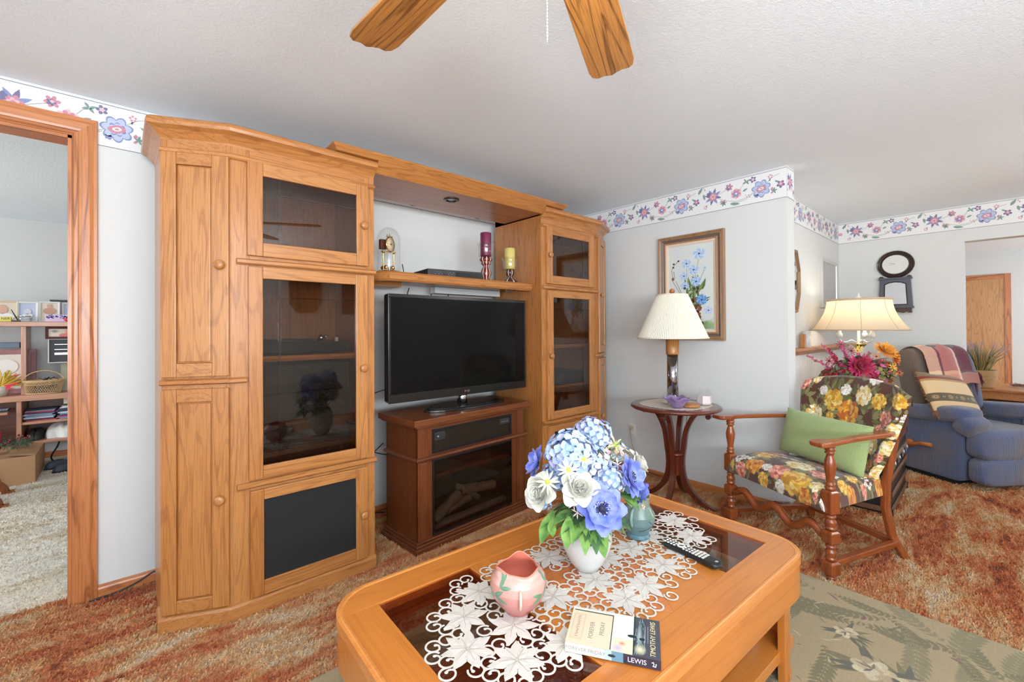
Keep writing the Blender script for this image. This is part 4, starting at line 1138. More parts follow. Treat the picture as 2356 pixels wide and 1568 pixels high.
def anemone(c, nv, r, parent, mat, rr):
    nv, u, w = basis(nv); b = MB()
    for L, (n, ln, cup, up0) in enumerate(((8, 1.0, .10, 0), (6, .78, .45, .004))):
        for k in range(n):
            a = 2 * PI * k / n + L * .3 + rr.uniform(-.08, .08); d = u * math.cos(a) + w * math.sin(a)
            petal(b, Vector(c) + nv * up0 + d * r * .08, d + nv * (.05 + .12 * L), nv, r * ln * rr.uniform(.93, 1.05), r * .40, cup, 0, 6, ruf=.01, rr=rr)
    b.ball(Vector(c) + nv * r * .10, r * .16, 1, 10, 6)
    for k in range(34):
        a = 2 * PI * k / 17 + rr.uniform(0, .3); d = u * math.cos(a) + w * math.sin(a); q = r * (.20 + .12 * rr.random())
        p1 = Vector(c) + d * q + nv * r * .26; b.tube([Vector(c) + d * r * .1 + nv * r * .08, p1], r * .012, 4, 1); b.ball(p1, r * .028, 2 if k % 3 == 0 else 1, 6, 4)
    return b.build('anemone', [mat, F_['dark'], F_['white']], parent, fix=False)
def rose(c, nv, r, parent, mat, rr, name='rose'):
    nv, u, w = basis(nv); b = MB(); N = 26
    for k in range(N):
        f = 1 - k / N; a = k * 2.39996; phi = math.radians(18 + 62 * (1 - f) ** .8)   # elevation of the petal above the flower's plane
        d = u * math.cos(a) + w * math.sin(a); ax = d * math.cos(phi) + nv * math.sin(phi); inn = nv * math.cos(phi) - d * math.sin(phi)
        q = r * (.14 + .30 * f); o = Vector(c) + d * q * math.cos(phi) - nv * r * .25 * f
        petal(b, o, ax, inn, r * (.52 + .34 * f), r * (.30 + .26 * f), (.10 if f < .75 else -.28), 0, 7, ruf=.025, rr=rr)
    b.ball(Vector(c) - nv * r * .10, r * .34, 0, 12, 8)
    return b.build(name, mat, parent, fix=False)
def hydrangea(c, r, parent, mats, rr, n=60, name='hydrangea', fl=.19, zmin=-.5, dirb=None):
    b = MB(); n = int(n * 1.6)
    for k in range(n):
        z = 1 - (k + .5) / n * (1 - zmin); a = k * 2.39996; q = math.sqrt(max(0, 1 - z * z))
        nv = Vector((q * math.cos(a), q * math.sin(a), z)); o = Vector(c) + nv * r * rr.uniform(.82, 1.02); nv2, u, w = basis(nv + Vector((rr.uniform(-.3, .3),) * 3)); m = rr.randrange(len(mats)); a0 = rr.uniform(0, 1.5)
        for j in range(4):
            aa = a0 + j * PI / 2; d = u * math.cos(aa) + w * math.sin(aa); petal(b, o, d + nv2 * .25, nv2, r * fl * rr.uniform(.9, 1.1), r * fl * .60, .1, m, 4, ruf=.05, rr=rr)
        b.ball(o + nv * r * .02, r * .025, m, 6, 4)
    b.ball(c, r * .72, 0, 12, 8)
    return b.build(name, mats, parent, fix=False)
def daisy(c, nv, r, parent, rr, pm=None, cm=None, n=12, name='daisy'):
    nv, u, w = basis(nv); b = MB()
    for k in range(n):
        a = 2 * PI * k / n + rr.uniform(-.1, .1); d = u * math.cos(a) + w * math.sin(a); petal(b, Vector(c) + d * r * .12, d + nv * rr.uniform(-.1, .25), nv, r * rr.uniform(.85, 1.05), r * .105, .05, 0, 5, rr=rr)
    b.ball(Vector(c) + nv * r * .06, r * .22, 1, 10, 6)
    return b.build(name, [pm or F_['cream'], cm or F_['yg']], parent, fix=False)
def leafcluster(c, dirs, ln, wd, parent, mat, rr, name='leaf', cup=-.35):
    out = []
    for d in dirs:
        b = MB(); d = Vector(d).normalized(); up = Vector((0, 0, 1)) + d * .01
        L_ = ln * rr.uniform(.85, 1.15)
        petal(b, c, d, up, L_, wd, cup, 0, 8, tip=1, rr=rr)
        for s_ in (-1, 1):
            sdv = d.cross(Vector((0, 0, 1))); sdv = sdv.normalized() if sdv.length > .1 else Vector((1, 0, 0))
            petal(b, Vector(c) + d * L_ * .3 + Vector((0, 0, cup * L_ * .09)), d * .8 + sdv * s_ * .55, up, L_ * .5, wd * .55, cup, 0, 6, tip=1, rr=rr)
        out.append(b.build(name, mat, parent, fix=False))
    return out
rr = random.Random(21)
RV, FV = Vector((.7462, -.6657, 0)), Vector((-.6657, -.7462, 0))   # to the viewer's right / towards the viewer
BQ = empty('silk_bouquet', 'blue and white silk flower bouquet with green leaves in the white vase', 'flowers', (VX, VY, LZ + .225))
def at(a, z, f): return RV * a + FV * f + Vector((0, 0, z - LZ - .225))
hydrangea(at(-.058, .872, .055), .082, BQ, [F_['blue'], F_['blue'], F_['lilac']], rr, 70)
hydrangea(at(.030, .915, -.04), .066, BQ, [F_['blue'], F_['lilac']], rr, 52)
hydrangea(at(.062, .800, .085), .050, BQ, [F_['blue'], F_['lilac']], rr, 40)
hydrangea(at(-.155, .700, .01), .034, BQ, [F_['blue']], rr, 26)
hydrangea(at(.150, .745, .02), .036, BQ, [F_['blue'], F_['lilac']], rr, 26)
rose(at(-.046, .800, .150), (FV * .75 + Vector((0, 0, .75))), .056, BQ, F_['white'], rr)
rose(at(-.168, .762, .085), (FV * .7 - RV * .6 + Vector((0, 0, .3))), .054, BQ, F_['white'], rr)
rose(at(.190, .820, -.02), (RV * .8 + FV * .3 + Vector((0, 0, .4))), .046, BQ, F_['white'], rr)
anemone(at(.022, .735, .150), FV * .9 + Vector((0, 0, .45)), .074, BQ, F_['violet'], rr)
anemone(at(.130, .805, .065), RV * .7 + FV * .5 + Vector((0, 0, .3)), .066, BQ, F_['violet'], rr)
anemone(at(-.165, .835, .01), -RV * .9 + FV * .1 + Vector((0, 0, .3)), .058, BQ, F_['violet'], rr)
anemone(at(.175, .745, .02), RV * .8 - Vector((0, 0, .2)), .044, BQ, F_['violet'], rr)
daisy(at(-.082, .860, .165), FV + Vector((0, 0, .9)), .034, BQ, rr)
daisy(at(-.030, .885, .140), FV * .4 + Vector((0, 0, 1)), .032, BQ, rr)
daisy(at(-.142, .808, .115), FV + Vector((0, 0, .3)) - RV * .3, .036, BQ, rr)
daisy(at(.105, .890, -.01), FV * .3 + Vector((0, 0, .8)) + RV * .4, .046, BQ, rr, n=9)
hydrangea(at(-.105, .790, .03), .055, BQ, [F_['blue'], F_['lilac']], rr, 44)
hydrangea(at(.010, .830, .03), .070, BQ, [F_['lilac'], F_['blue'], F_['white']], rr, 56)
hydrangea(at(.100, .850, -.03), .055, BQ, [F_['tan'], F_['lilac'], F_['pink']], rr, 40)
hydrangea(at(.0, .760, .0), .080, BQ, [F_['dgreen'], F_['green'], F_['lilac']], rr, 50, 'filler_foliage')
rose(at(.150, .770, -.02), (RV * .8 + FV * .2 + Vector((0, 0, .1))), .040, BQ, F_['white'], rr)
for a, z, f in ((-.062, .742, .135), (.050, .862, .06), (-.05, .715, .13), (.095, .845, .06)): daisy(at(a, z, f), FV + Vector((0, 0, .2)), .018, BQ, rr, F_['pink'], F_['white'], 6, 'small_blossom')
C0 = at(0, .690, .05)
for k in range(24):
    a = 2 * PI * k / 24; d = RV * math.cos(a) + FV * math.sin(a)
    leafcluster(C0 + d * .03, [d + Vector((0, 0, rr.uniform(-.45, .25)))], .115, .026, BQ, F_['green'] if k % 3 else F_['dgreen'], rr)
leafcluster(at(.01, .690, .12), [FV * .35 + Vector((0, 0, -1)) + RV * .12], .120, .026, BQ, F_['green'], rr, cup=.15)
leafcluster(at(-.12, .705, .09), [FV * .3 - RV * .35 + Vector((0, 0, -.8))], .11, .026, BQ, F_['green'], rr, cup=.1)
leafcluster(at(-.075, .70, .12), [FV * .3 - RV * .1 + Vector((0, 0, -.8))], .09, .022, BQ, F_['green'], rr, cup=.1)
leafcluster(at(.10, .74, .05), [RV * .9 + Vector((0, 0, .1)), RV * .7 + FV * .5 - Vector((0, 0, .1))], .09, .024, BQ, F_['green'], rr)
for k in range(7):
    a = rr.uniform(-2.6, .6); d = RV * math.cos(a) + FV * (-math.sin(a)) * .6 + Vector((0, 0, rr.uniform(.4, 1.0))); p0 = at(0, .80, 0); b = MB()
    p1 = p0 + d.normalized() * rr.uniform(.13, .17); b.tube([p0, p1], .0012, 4)
    for q in range(7): 
        pp = p0.lerp(p1, .55 + q * .065); petal(b, pp, d + Vector((rr.uniform(-1, 1), rr.uniform(-1, 1), rr.uniform(-.5, 1))), (0, 0, 1), .016, .004, .1, 0, 4, rr=rr)
    b.build('filler_sprig', F_['cream'] if k % 2 else F_['green'], BQ, fix=False)
b = MB()
for k in range(8): b.tube([(.008 * math.cos(k), .008 * math.sin(k), -.09), (.012 * math.cos(k), .012 * math.sin(k), .0), C0 + Vector((.02 * math.cos(k * .8), .02 * math.sin(k * .8), .05))], .003, 6)
b.build('stems', F_['stem'], BQ)

# ---- pink jar
PX, PY = (-2.6 + 3.49356) * K - 3.49356, (-1.985 + 2.96477) * K - 2.96477
cvp = Canvas(.5, .16, srgb(222, 160, 150), 500)
for i in range(cvp.ny):
    u = i / cvp.ny; c = np.array(srgb(184, 92, 92)) * (1 - u) ** 1.3 + np.array(srgb(212, 164, 152)) * (1 - (1 - u) ** 1.3); cvp.a[i, :] = c
for fx in (.05, .20, .355):
    cvp.line([(fx + .03, .15), (fx + .01, .10), (fx - .002, .05)], .003, srgb(196, 150, 120))
    for (x, y, l, a) in ((fx, .085, .045, 2.8), (fx, .085, .045, 3.6), (fx, .085, .05, -.3), (fx, .085, .045, .7), (fx + .02, .12, .045, 1.4), (fx + .02, .12, .04, .2), (fx, .06, .04, -1.2), (fx, .06, .04, -2.1), (fx + .03, .14, .03, 2.6)):
        cvp.leaf(x, y, l, l * .17, a, srgb(96, 138, 112), srgb(146, 168, 140))
jarprof = [(.001, 0), (.036, .0), (.039, .007), (.046, .014), (.062, .034), (.076, .062), (.0815, .090), (.078, .115), (.068, .134), (.060, .143), (.061, .150)]
jz = np.array([p[1] for p in jarprof]); jr = np.array([p[0] for p in jarprof])
JS = 1.02
def jar(U, V):
    z = V * .150; r = np.interp(z, jz, jr); a = U * 2 * PI
    lip = np.clip((V - .86) / .14, 0, 1)
    zz = z + lip * (.007 * np.sin(3 * a + .6) + .003 * np.sin(6 * a)); rr_ = r + lip * .006 * np.cos(3 * a)
    return rr_ * np.cos(a) * JS, rr_ * np.sin(a) * JS, zz * .86
t = empty('pottery_jar', 'squat pink pottery jar with wavy rim and green leaf decoration', 'jar', (PX, PY, LZ), .5)
cvp.mesh('body', painted('pink_glaze', .28, coat=.35), jar, t)
b = MB()
def jarin(u, v):
    a = u * 2 * PI; z = .150 - v * .14; r = float(np.interp(z, jz, jr)) - .0045; lip = max(0, (z / .15 - .86) / .14)
    return ((r + lip * .006 * math.cos(3 * a)) * math.cos(a) * JS, (r + lip * .006 * math.cos(3 * a)) * math.sin(a) * JS, (z + lip * (.007 * math.sin(3 * a + .6) + .003 * math.sin(6 * a))) * .86)
b.grid(jarin, 72, 14, wrapu=True)
def rimf(u, v):
    o = jar(np.array(u), np.array(1.0)); i = jarin(u, 0); k = v; h = .002 * math.sin(PI * v)
    return tuple(float(o[q]) * (1 - k) + i[q] * k + (h if q == 2 else 0) for q in range(3))
b.grid(rimf, 72, 5, wrapu=True); b.poly([(.033 * math.cos(2 * PI * i / 24), .033 * math.sin(2 * PI * i / 24), .012) for i in range(24)])
b.build('interior', plain('salmon_glaze', srgb(214, 120, 98), .3, coat=.4), t, fix=False)
for a in (math.radians(203), math.radians(23)):
    b = MB(); d = Vector((math.cos(a), math.sin(a), 0)); pts = [d * r + Vector((0, 0, z)) for r, z in ((.078, .098), (.089, .092), (.093, .074), (.088, .056), (.078, .046))]
    b.tube(pts, [.004, .004, .004, .004, .004], 8); b.build('handle', plain('pink_handle', srgb(230, 190, 176), .3, coat=.3), t)

# ---- blue-green pottery vase behind
BX, BY = (-1.925 + 3.49356) * K - 3.49356, (-1.965 + 2.96477) * K - 2.96477
cvb = Canvas(.5, .19, srgb(92, 136, 150), 600)
for i in range(cvb.ny):
    u = i / cvb.ny; cvb.a[i, :] = np.array(srgb(66, 112, 130)) * (1 - u) + np.array(srgb(128, 140, 118)) * u
cvb.speck(.06)
for fx in (.06, .31):
    cvb.line([(fx - .03, .045), (fx + .01, .05), (fx + .04, .062), (fx + .08, .055)], .004, srgb(44, 52, 60)); cvb.line([(fx + .02, .09), (fx + .05, .07), (fx + .09, .08)], .003, srgb(60, 72, 70))
    for (x, y, r) in ((fx + .10, .105, .022), (fx + .005, .15, .013)): cvb.bloom(x, y, r, [srgb(222, 206, 180), srgb(206, 150, 130)], 5, 2); cvb.ell(x, y, r * .3, r * .3, srgb(196, 110, 96))
    for q in range(5): cvb.leaf(fx + .02 + q * .015, .10 + .01 * (q % 2), .03, .006, .5 + q, srgb(98, 128, 104))
bz = np.array([0, .006, .014, .028, .060, .090, .110, .125, .150, .168]); brd = np.array([.044, .048, .042, .046, .064, .066, .055, .046, .045, .050])
def bvase(U, V):
    z = V * .168; r = np.interp(z, bz, brd); a = U * 2 * PI; lip = np.clip((V - .9) / .1, 0, 1)
    return (r + lip * .008 * np.cos(2 * a)) * np.cos(a), (r + .0 * a) * np.sin(a), z + lip * .008 * np.cos(2 * a)
t = empty('pottery_vase', 'blue-green pottery vase with raised blossoms behind the white vase', 'vase', (BX, BY, LZ), .25)
cvb.mesh('body', painted('blue_glaze', .25, coat=.4), bvase, t)
b = MB(); b.grid(lambda u, v: tuple(float(q) * s_ for q, s_ in zip(bvase(np.array(u), np.array(1 - v * .95)), (.93, .93, 1))), 48, 12, wrapu=True)
b.grid(lambda u, v: tuple(float(q) * s_ for q, s_ in zip(bvase(np.array(u), np.array(1.0)), (1 - .07 * v, 1 - .07 * v, 1))), 48, 3, wrapu=True); b.build('interior', plain('ochre_glaze', srgb(168, 150, 104), .3, coat=.3), t, fix=False)
for s_ in (-1, 1):
    b = MB(); b.tube([(s_ * .050, 0, .125), (s_ * .070, 0, .118), (s_ * .080, 0, .095), (s_ * .074, 0, .070), (s_ * .063, 0, .055)], .006, 8); b.build('handle', plain('blue_handle', srgb(120, 150, 140), .25, coat=.4), t)

# ---- paperback book
o3 = tpos(-.368, -.200, TH + .003); e3 = tpos(-.236, -.397)
sv = Vector((e3[0] - o3[0], e3[1] - o3[1], 0)); SL = sv.length; ba = math.atan2(sv.y, sv.x); BD = .150; BT = .024
t = empty('paperback_book', 'paperback novel lying on the coffee table, cover with postcard and lake scene', 'book', (o3[0], o3[1], TH + .004), ba)
cvk = Canvas(SL, BD, srgb(222, 218, 206), 700)
cvk.rect(SL * .50, 0, SL * .72, BD, srgb(226, 226, 216)); cvk.rect(SL * .50, 0, SL * .72, BD * .35, srgb(232, 220, 170), .7)
cvk.ell(SL * .60, BD * .22, .012, .010, srgb(214, 130, 100), 0, .9); cvk.ell(SL * .56, BD * .10, .02, .02, srgb(198, 180, 200), 0, .9)
cvk.rect(SL * .72, 0, SL, BD, srgb(70, 72, 82)); cvk.rect(SL * .715, 0, SL * .735, BD, srgb(40, 62, 60))
rk = random.Random(2)
for i in range(26): cvk.line([(SL * .725 + rk.random() * .028, rk.random() * BD), (SL * .725 + rk.random() * .028, rk.random() * BD)], .0012, srgb(150, 170, 170) if i % 2 else srgb(56, 84, 84))
cvk.ell(SL * .79, BD * .16, .016, .022, srgb(226, 220, 180), 0, .9); cvk.ell(SL * .78, BD * .5, .008, .05, srgb(160, 176, 176), 0, .9); cvk.ell(SL * .70, BD * .45, .012, .006, srgb(30, 50, 48)); cvk.ell(SL * .81, BD * .42, .008, .006, srgb(30, 50, 56))
cvk.rect(SL * .02, BD * .02, SL * .485, BD * .93, srgb(62, 58, 60)); cvk.rect(SL * .0, BD * .0, SL * .475, BD * .90, srgb(222, 208, 180)); cvk.rect(SL * .03, BD * .12, SL * .17, BD * .82, srgb(206, 176, 148), .5)
cvk.rect(SL * .045, BD * .15, SL * .155, BD * .79, srgb(222, 206, 178), .8)
for i in range(10): cvk.ell(SL * .10, BD * (.2 + .06 * i), .006, .003, srgb(204, 170, 142), i * .8)
for q in range(2): cvk.line([(SL * (.84 + .03 * q), BD * .35), (SL * (.84 + .03 * q), BD * .78)], .0012, srgb(190, 190, 196), .7)
cvk.mesh('cover', M['satinprint'], lambda U, V: (U * SL, V * BD, BT + U * 0), t)
cvs = Canvas(SL, BT, srgb(226, 220, 206), 400)
cvs.rect(SL * .42, 0, SL * .5, BT, srgb(170, 196, 222)); cvs.rect(SL * .5, 0, SL * .62, BT, srgb(96, 140, 160)); cvs.rect(SL * .62, 0, SL, BT, srgb(46, 44, 62)); cvs.ell(SL * .5, BT * .5, .01, .004, srgb(30, 50, 50))
cvs.mesh('spine', M['satinprint'], lambda U, V: (U * SL, V * 0 - .0006, V * BT), t)
b = MB(); b.box((.001, 0, .001), (SL - .001, BD - .002, BT - .0006)); b.build('pages', plain('page_edges', srgb(214, 206, 188), .8), t)
def cover_text(s_, size, u, v, mat, sh=0, sp=1): text_mesh('lettering', s_, size, mat, t, frame_m((u * SL, v * BD, BT + .0003), (0, 1, 0), (-1, 0, 0)), .0001, shear=sh, spacing=sp)
M['ink_cream'] = plain('ink_cream', srgb(232, 214, 160), .5); M['ink_grey'] = plain('ink_grey', srgb(150, 140, 130), .6); M['ink_white'] = plain('ink_white', srgb(232, 232, 236), .5)
cover_text('TIMOTHY LEWIS', .0180, .925, .48, M['ink_cream'], .15)
cover_text('FOREVER', .0165, .26, .42, M['ink_grey']); cover_text('FRIDAY', .0165, .375, .50, M['ink_grey'])
text_mesh('lettering', 'LEWIS', .0165, M['ink_white'], t, frame_m((SL * .76, -.0010, BT * .48), (1, 0, 0), (0, 0, 1)), .0001)
text_mesh('lettering', 'FOREVER FRIDAY', .0130, M['ink_grey'], t, frame_m((SL * .22, -.0010, BT * .48), (1, 0, 0), (0, 0, 1)), .0001)
b = MB(); b.x = frame_m((SL * .93, -.0012, BT * .45), (1, 0, 0), (0, 0, 1)); b.tube([(-.005, .004, 0), (-.001, .006, 0), (.0, .001, 0), (-.003, -.003, 0), (.004, -.004, 0), (.005, .003, 0)], .0012, 6); b.build('emblem', M['ink_white'], t, label='white swan emblem')

# ---- remote control
r0 = tpos(.345, -.048); r1 = tpos(.330, -.276)
rv = Vector((r1[0] - r0[0], r1[1] - r0[1], 0)); RL = rv.length
t = empty('remote_control', 'long black television remote with white buttons on the lace runner', 'remote control', (r0[0], r0[1], TH + .004), math.atan2(rv.y, rv.x))
b = MB(); n = 12
def remf(u, v):
    x = u * RL; w = .0265 + .002 * math.cos(u * PI * 2); e = min(1, math.sqrt(max(0, 1 - ((u - .5) / .5) ** 12)) + .05)
    a = v * 2 * PI; return (x, w * e * math.copysign(abs(math.cos(a)) ** .45, math.cos(a)), .010 + .010 * e * math.copysign(abs(math.sin(a)) ** .5, math.sin(a)))
b.grid(lambda u, v: remf(v, u), 28, 26, wrapu=True); b.poly([remf(0, i / 28) for i in range(28)]); b.poly([remf(1, i / 28) for i in range(28)]); b.build('body', M['black'], t)
for i in range(13):
    for j in (-1, 0, 1):
        x = .012 + i * .0128
        if i in (4, 5): continue
        b = MB()
        if i < 9: b.ball((x, j * .0145, .0202), .0050, 0, 8, 4, (1, 1, .5))
        else: b.box((x - .0038, j * .0145 - .0055, .0190), (x + .0038, j * .0145 + .0055, .0216))
        b.build('button', M['ivory'], t, fix=False)
b = MB(); b.tube([(.070 + .012 * math.cos(a), .012 * math.sin(a), .0205) for a in [2 * PI * i / 16 for i in range(16)]], .0035, 6, closed=True); b.build('navigation_ring', M['ivory'], t)
b = MB(); b.x = Matrix.Translation((RL - .018, 0, .0203)); b.tube([(-.004, -.004, 0), (.004, -.004, 0), (.004, .0, 0)], .0008, 4); b.tube([(-.004, .001, 0), (.002, .004, 0), (.004, .004, 0)], .0008, 4); b.build('emblem', M['ivory'], t)
# ================================================================== SIDE TABLE WITH LAMP, PAINTING, OUTLET
SX, SY, SH = -.385, -1.31, .730
t = empty('side_table', 'round dark mahogany pedestal table with four curved legs beside the painting wall', 'side table', (SX, SY, 0))
b = MB(); b.lathe([(.001, SH - .030), (.290, SH - .030), (.312, SH - .027), (.322, SH - .018), (.322, SH - .010), (.314, SH - .003), (.300, SH), (.001, SH)], 64); b.build('tabletop', M['mahog_x'], t)
b = MB(); b.lathe([(.052, SH - .055), (.10, SH - .052), (.10, SH - .030)], 24); b.box((-.22, -.02, SH - .052), (.22, .02, SH - .031)).box((-.02, -.22, SH - .052), (.02, .22, SH - .031)); b.build('top_support', M['mahog_x'], t)
b = MB(); b.lathe([(.030, .205), (.036, .212), (.030, .225), (.034, .235), (.034, .345), (.045, .352), (.062, .360), (.064, .368), (.056, .374), (.001, .376)], 28); b.build('centre_column', M['mahog_z'], t)
for a in (-82, 8, 98, 188):
    a = math.radians(a); d = Vector((math.cos(a), math.sin(a), 0)); n_ = Vector((-d.y, d.x, 0))
    ctl = [(.235, .672), (.225, .688), (.175, .688), (.125, .64), (.080, .54), (.062, .42), (.050, .34), (.048, .27), (.062, .19), (.105, .11), (.170, .05), (.240, .014), (.285, .008)]
    wv = [.018, .020, .022, .026, .027, .028, .030, .032, .030, .028, .026, .020, .012]
    pts = []
    for i in range(len(ctl) - 1):
        p0 = ctl[max(i - 1, 0)]; p1 = ctl[i]; p2 = ctl[i + 1]; p3 = ctl[min(i + 2, len(ctl) - 1)]
        for k in range(4):
            u = k / 4; f = lambda q: .5 * (2 * p1[q] + (p2[q] - p0[q]) * u + (2 * p0[q] - 5 * p1[q] + 4 * p2[q] - p3[q]) * u * u + (3 * p1[q] - p0[q] - 3 * p2[q] + p3[q]) * u ** 3)
            pts.append((f(0), f(1), wv[i] * (1 - u) + wv[i + 1] * u))
    pts.append((*ctl[-1], wv[-1])); b = MB(); vs = []; m = len(pts)
    for i, (r, z, w) in enumerate(pts):
        q0 = pts[max(i - 1, 0)]; q1 = pts[min(i + 1, m - 1)]; tx, tz = q1[0] - q0[0], q1[1] - q0[1]; l = math.hypot(tx, tz); nx_, nz_ = -tz / l, tx / l
        for s1, s2 in ((-1, -1), (1, -1), (1, 1), (-1, 1)):
            vs.append(d * (r + nx_ * w * .62 * s1) + n_ * .017 * s2 + Vector((0, 0, max(.001, z + nz_ * w * .62 * s1))))
    fs = [(0, 1, 2, 3), tuple(range(4 * m - 4, 4 * m))[::-1]]
    for i in range(m - 1):
        for k in range(4): q = (k + 1) % 4; fs.append((4 * i + k, 4 * i + q, 4 * i + 4 + q, 4 * i + 4 + k))
    b._add(vs, fs, 0); b.tube([d * .238 + n_ * .019 + Vector((0, 0, .664)), d * .238 - n_ * .019 + Vector((0, 0, .664))], .018, 14)
    b.build('leg', M['mahog_z'], t, bevel=.005)
def ruffle_disc(r, n, dep, seed=1, N=160):
    rr = random.Random(seed); ph = [rr.uniform(0, 6) for _ in range(3)]
    return [((r + dep * math.sin(n * a + ph[0]) + r * .05 * math.sin(4 * a + ph[1]) + dep * .5 * math.sin(2.3 * n * a)) * math.cos(a), (r + dep * math.sin(n * a + ph[0]) + r * .05 * math.sin(4 * a + ph[1])) * math.sin(a)) for a in [2 * PI * i / N for i in range(N)]]
b = MB(); b.prism(ruffle_disc(.245, 40, .005), 0, .0016); o = b.build('doily', plain('cream_crochet', srgb(222, 212, 198), .9, bump=.9, bs=160), None, (SX, SY, SH + .0004)); tag(o, 'cream crocheted doily on the round side table', 'doily')
LX, LY = -.40, -1.30
t = empty('table_lamp', 'table lamp with cream pleated shade and chrome column on the round side table', 'lamp', (LX, LY, SH + .0024))
Z_ = lambda z: z - SH
b = MB(); b.lathe([(.001, 0), (.075, 0), (.078, .004), (.076, .012), (.050, .015), (.001, .015)], 36); b.build('foot', M['chrome'], t)
b = MB(); b.lathe([(.040, .014), (.040, Z_(1.105))], 40); b.build('chrome_column', plain('dark_chrome', (.42, .42, .46), .10, metal=1), t)
b = MB(); b.lathe([(.046, Z_(1.10)), (.047, Z_(1.11)), (.047, Z_(1.23)), (.03, Z_(1.235))], 32); b.build('wooden_collar', M['oak_z'], t)
b = MB(); b.lathe([(.006, Z_(1.23)), (.006, Z_(1.555))], 10); b.lathe([(.022, Z_(1.28)), (.030, Z_(1.33)), (.028, Z_(1.38)), (.01, Z_(1.40))], 20); b.build('bulb_and_harp', M['white_gloss'], t)
b = MB(); vs = []; N = 240
for k in range(2):
    z, r = ((1.222, .252), (1.545, .112))[k]
    for i in range(N):
        a = 2 * PI * i / N; q = r + (.0022 if i % 2 else -.0022) * (1 if k == 0 else .45); vs.append((q * math.cos(a), q * math.sin(a), Z_(z)))
b._add(vs, [(i, (i + 1) % N, N + (i + 1) % N, N + i) for i in range(N)], 0, False)
M['shade'] = plain('pleated_cream_shade', srgb(232, 226, 208), .85)
sh = b.build('lamp_shade', M['shade'], t, fix=False)
b = MB(); b.lathe([(.253, Z_(1.219)), (.255, Z_(1.224)), (.253, Z_(1.230))], 60, caps=False); b.lathe([(.113, Z_(1.541)), (.115, Z_(1.545)), (.112, Z_(1.549))], 48, caps=False); b.build('shade_binding', M['shade'], sh, solid=.002)
b = MB(); b.ball((0, 0, Z_(1.572)), .020, 0, 20, 12); b.lathe([(.008, Z_(1.545)), (.010, Z_(1.553))], 12); b.build('wooden_finial', M['oak_x'], t)
# purple bowl, coaster, candle
t = empty('glass_bowl', 'ruffled lilac glass bowl in front of the lamp on the round side table', 'bowl', (-.530, -1.405, SH + .0024))
M['lilac_glass'] = plain('lilac_glass', srgb(180, 150, 205), .12, coat=.6); M['lilac_glass'].node_tree.nodes['Principled BSDF'].inputs['Transmission Weight'].default_value = .45
b = MB(); b.grid(lambda u, v: ((.028 + .060 * v ** .9 + .010 * v ** 3 * math.sin(6 * 2 * PI * u)) * math.cos(2 * PI * u), (.028 + .060 * v ** .9 + .010 * v ** 3 * math.sin(6 * 2 * PI * u)) * math.sin(2 * PI * u), .004 + .070 * v + .008 * v ** 3 * math.cos(6 * 2 * PI * u)), 96, 14, wrapu=True)
b.poly([(.028 * math.cos(2 * PI * i / 24), .028 * math.sin(2 * PI * i / 24), .004) for i in range(24)]); b.build('body', M['lilac_glass'], t, solid=.004, fix=False)
b = MB(); b.lathe([(.001, 0), (.045, 0), (.062, .006), (.064, .016), (.050, .027), (.02, .031), (.001, .031)], 32); o = b.build('wooden_disc', M['oak_x'], None, (-.435, -1.455, SH + .0024)); tag(o, 'smooth round wooden disc beside the lilac bowl on the side table', 'ornament')
t = empty('candle_jar', 'six-sided clear glass jar with pale pink candle on the side table', 'candle jar', (-.270, -1.480, SH + .0024))
hx = lambda r, z: [(r * math.cos(PI / 3 * i + .2), r * math.sin(PI / 3 * i + .2), z) for i in range(6)]
def hexloft(b, rz):
    vs = []; 
    for r, z in rz: vs += hx(r, z)
    fs = [tuple(range(6))[::-1], tuple(range(6 * len(rz) - 6, 6 * len(rz)))]
    for i in range(len(rz) - 1):
        for k in range(6): q = (k + 1) % 6; fs.append((6 * i + k, 6 * i + q, 6 * i + 6 + q, 6 * i + 6 + k))
    b._add(vs, fs)
b = MB(); hexloft(b, [(.048, 0), (.060, .016), (.052, .085), (.042, .098)]); b.lathe([(.040, .096), (.042, .100), (.041, .118), (.043, .120)], 28, caps=False); b.build('glass_body', M['clear'], t)
b = MB(); hexloft(b, [(.044, .004), (.055, .017), (.049, .070)]); b.build('candle_wax', plain('pink_wax', srgb(232, 216, 214), .4), t)
# outlet and lamp cord
t = empty('wall_outlet', 'white double wall outlet with a plug, low on the painting wall', 'outlet', (0, -.690, .375))
b = MB(); b.box((-.006, -.036, -.058), (-.0005, .036, .058)); b.build('cover_plate', M['ivory'], t, bevel=.002)
b = MB(); b.box((-.030, -.014, .012), (-.006, .014, .036)); b.build('plug', plain('clear_plug', srgb(196, 184, 160), .4), t, bevel=.003)
b = MB(); b.box((-.0075, -.013, -.036), (-.006, .013, -.010)); b.build('socket', M['white_matte'], t, bevel=.001)
cord('lamp_cord', 'thin clear lamp cord looping down from the wall outlet', [(-.030, -.69, .395), (-.05, -.70, .36), (-.045, -.72, .25), (-.035, -.76, .13), (-.03, -.82, .05), (-.04, -.95, .02), (-.05, -1.05, .03), (-.08, -1.16, .09), (-.12, -1.24, .35), (-.14, -1.28, .62), (-.13, -1.29, .69)], .0032, M['cord_clear'])

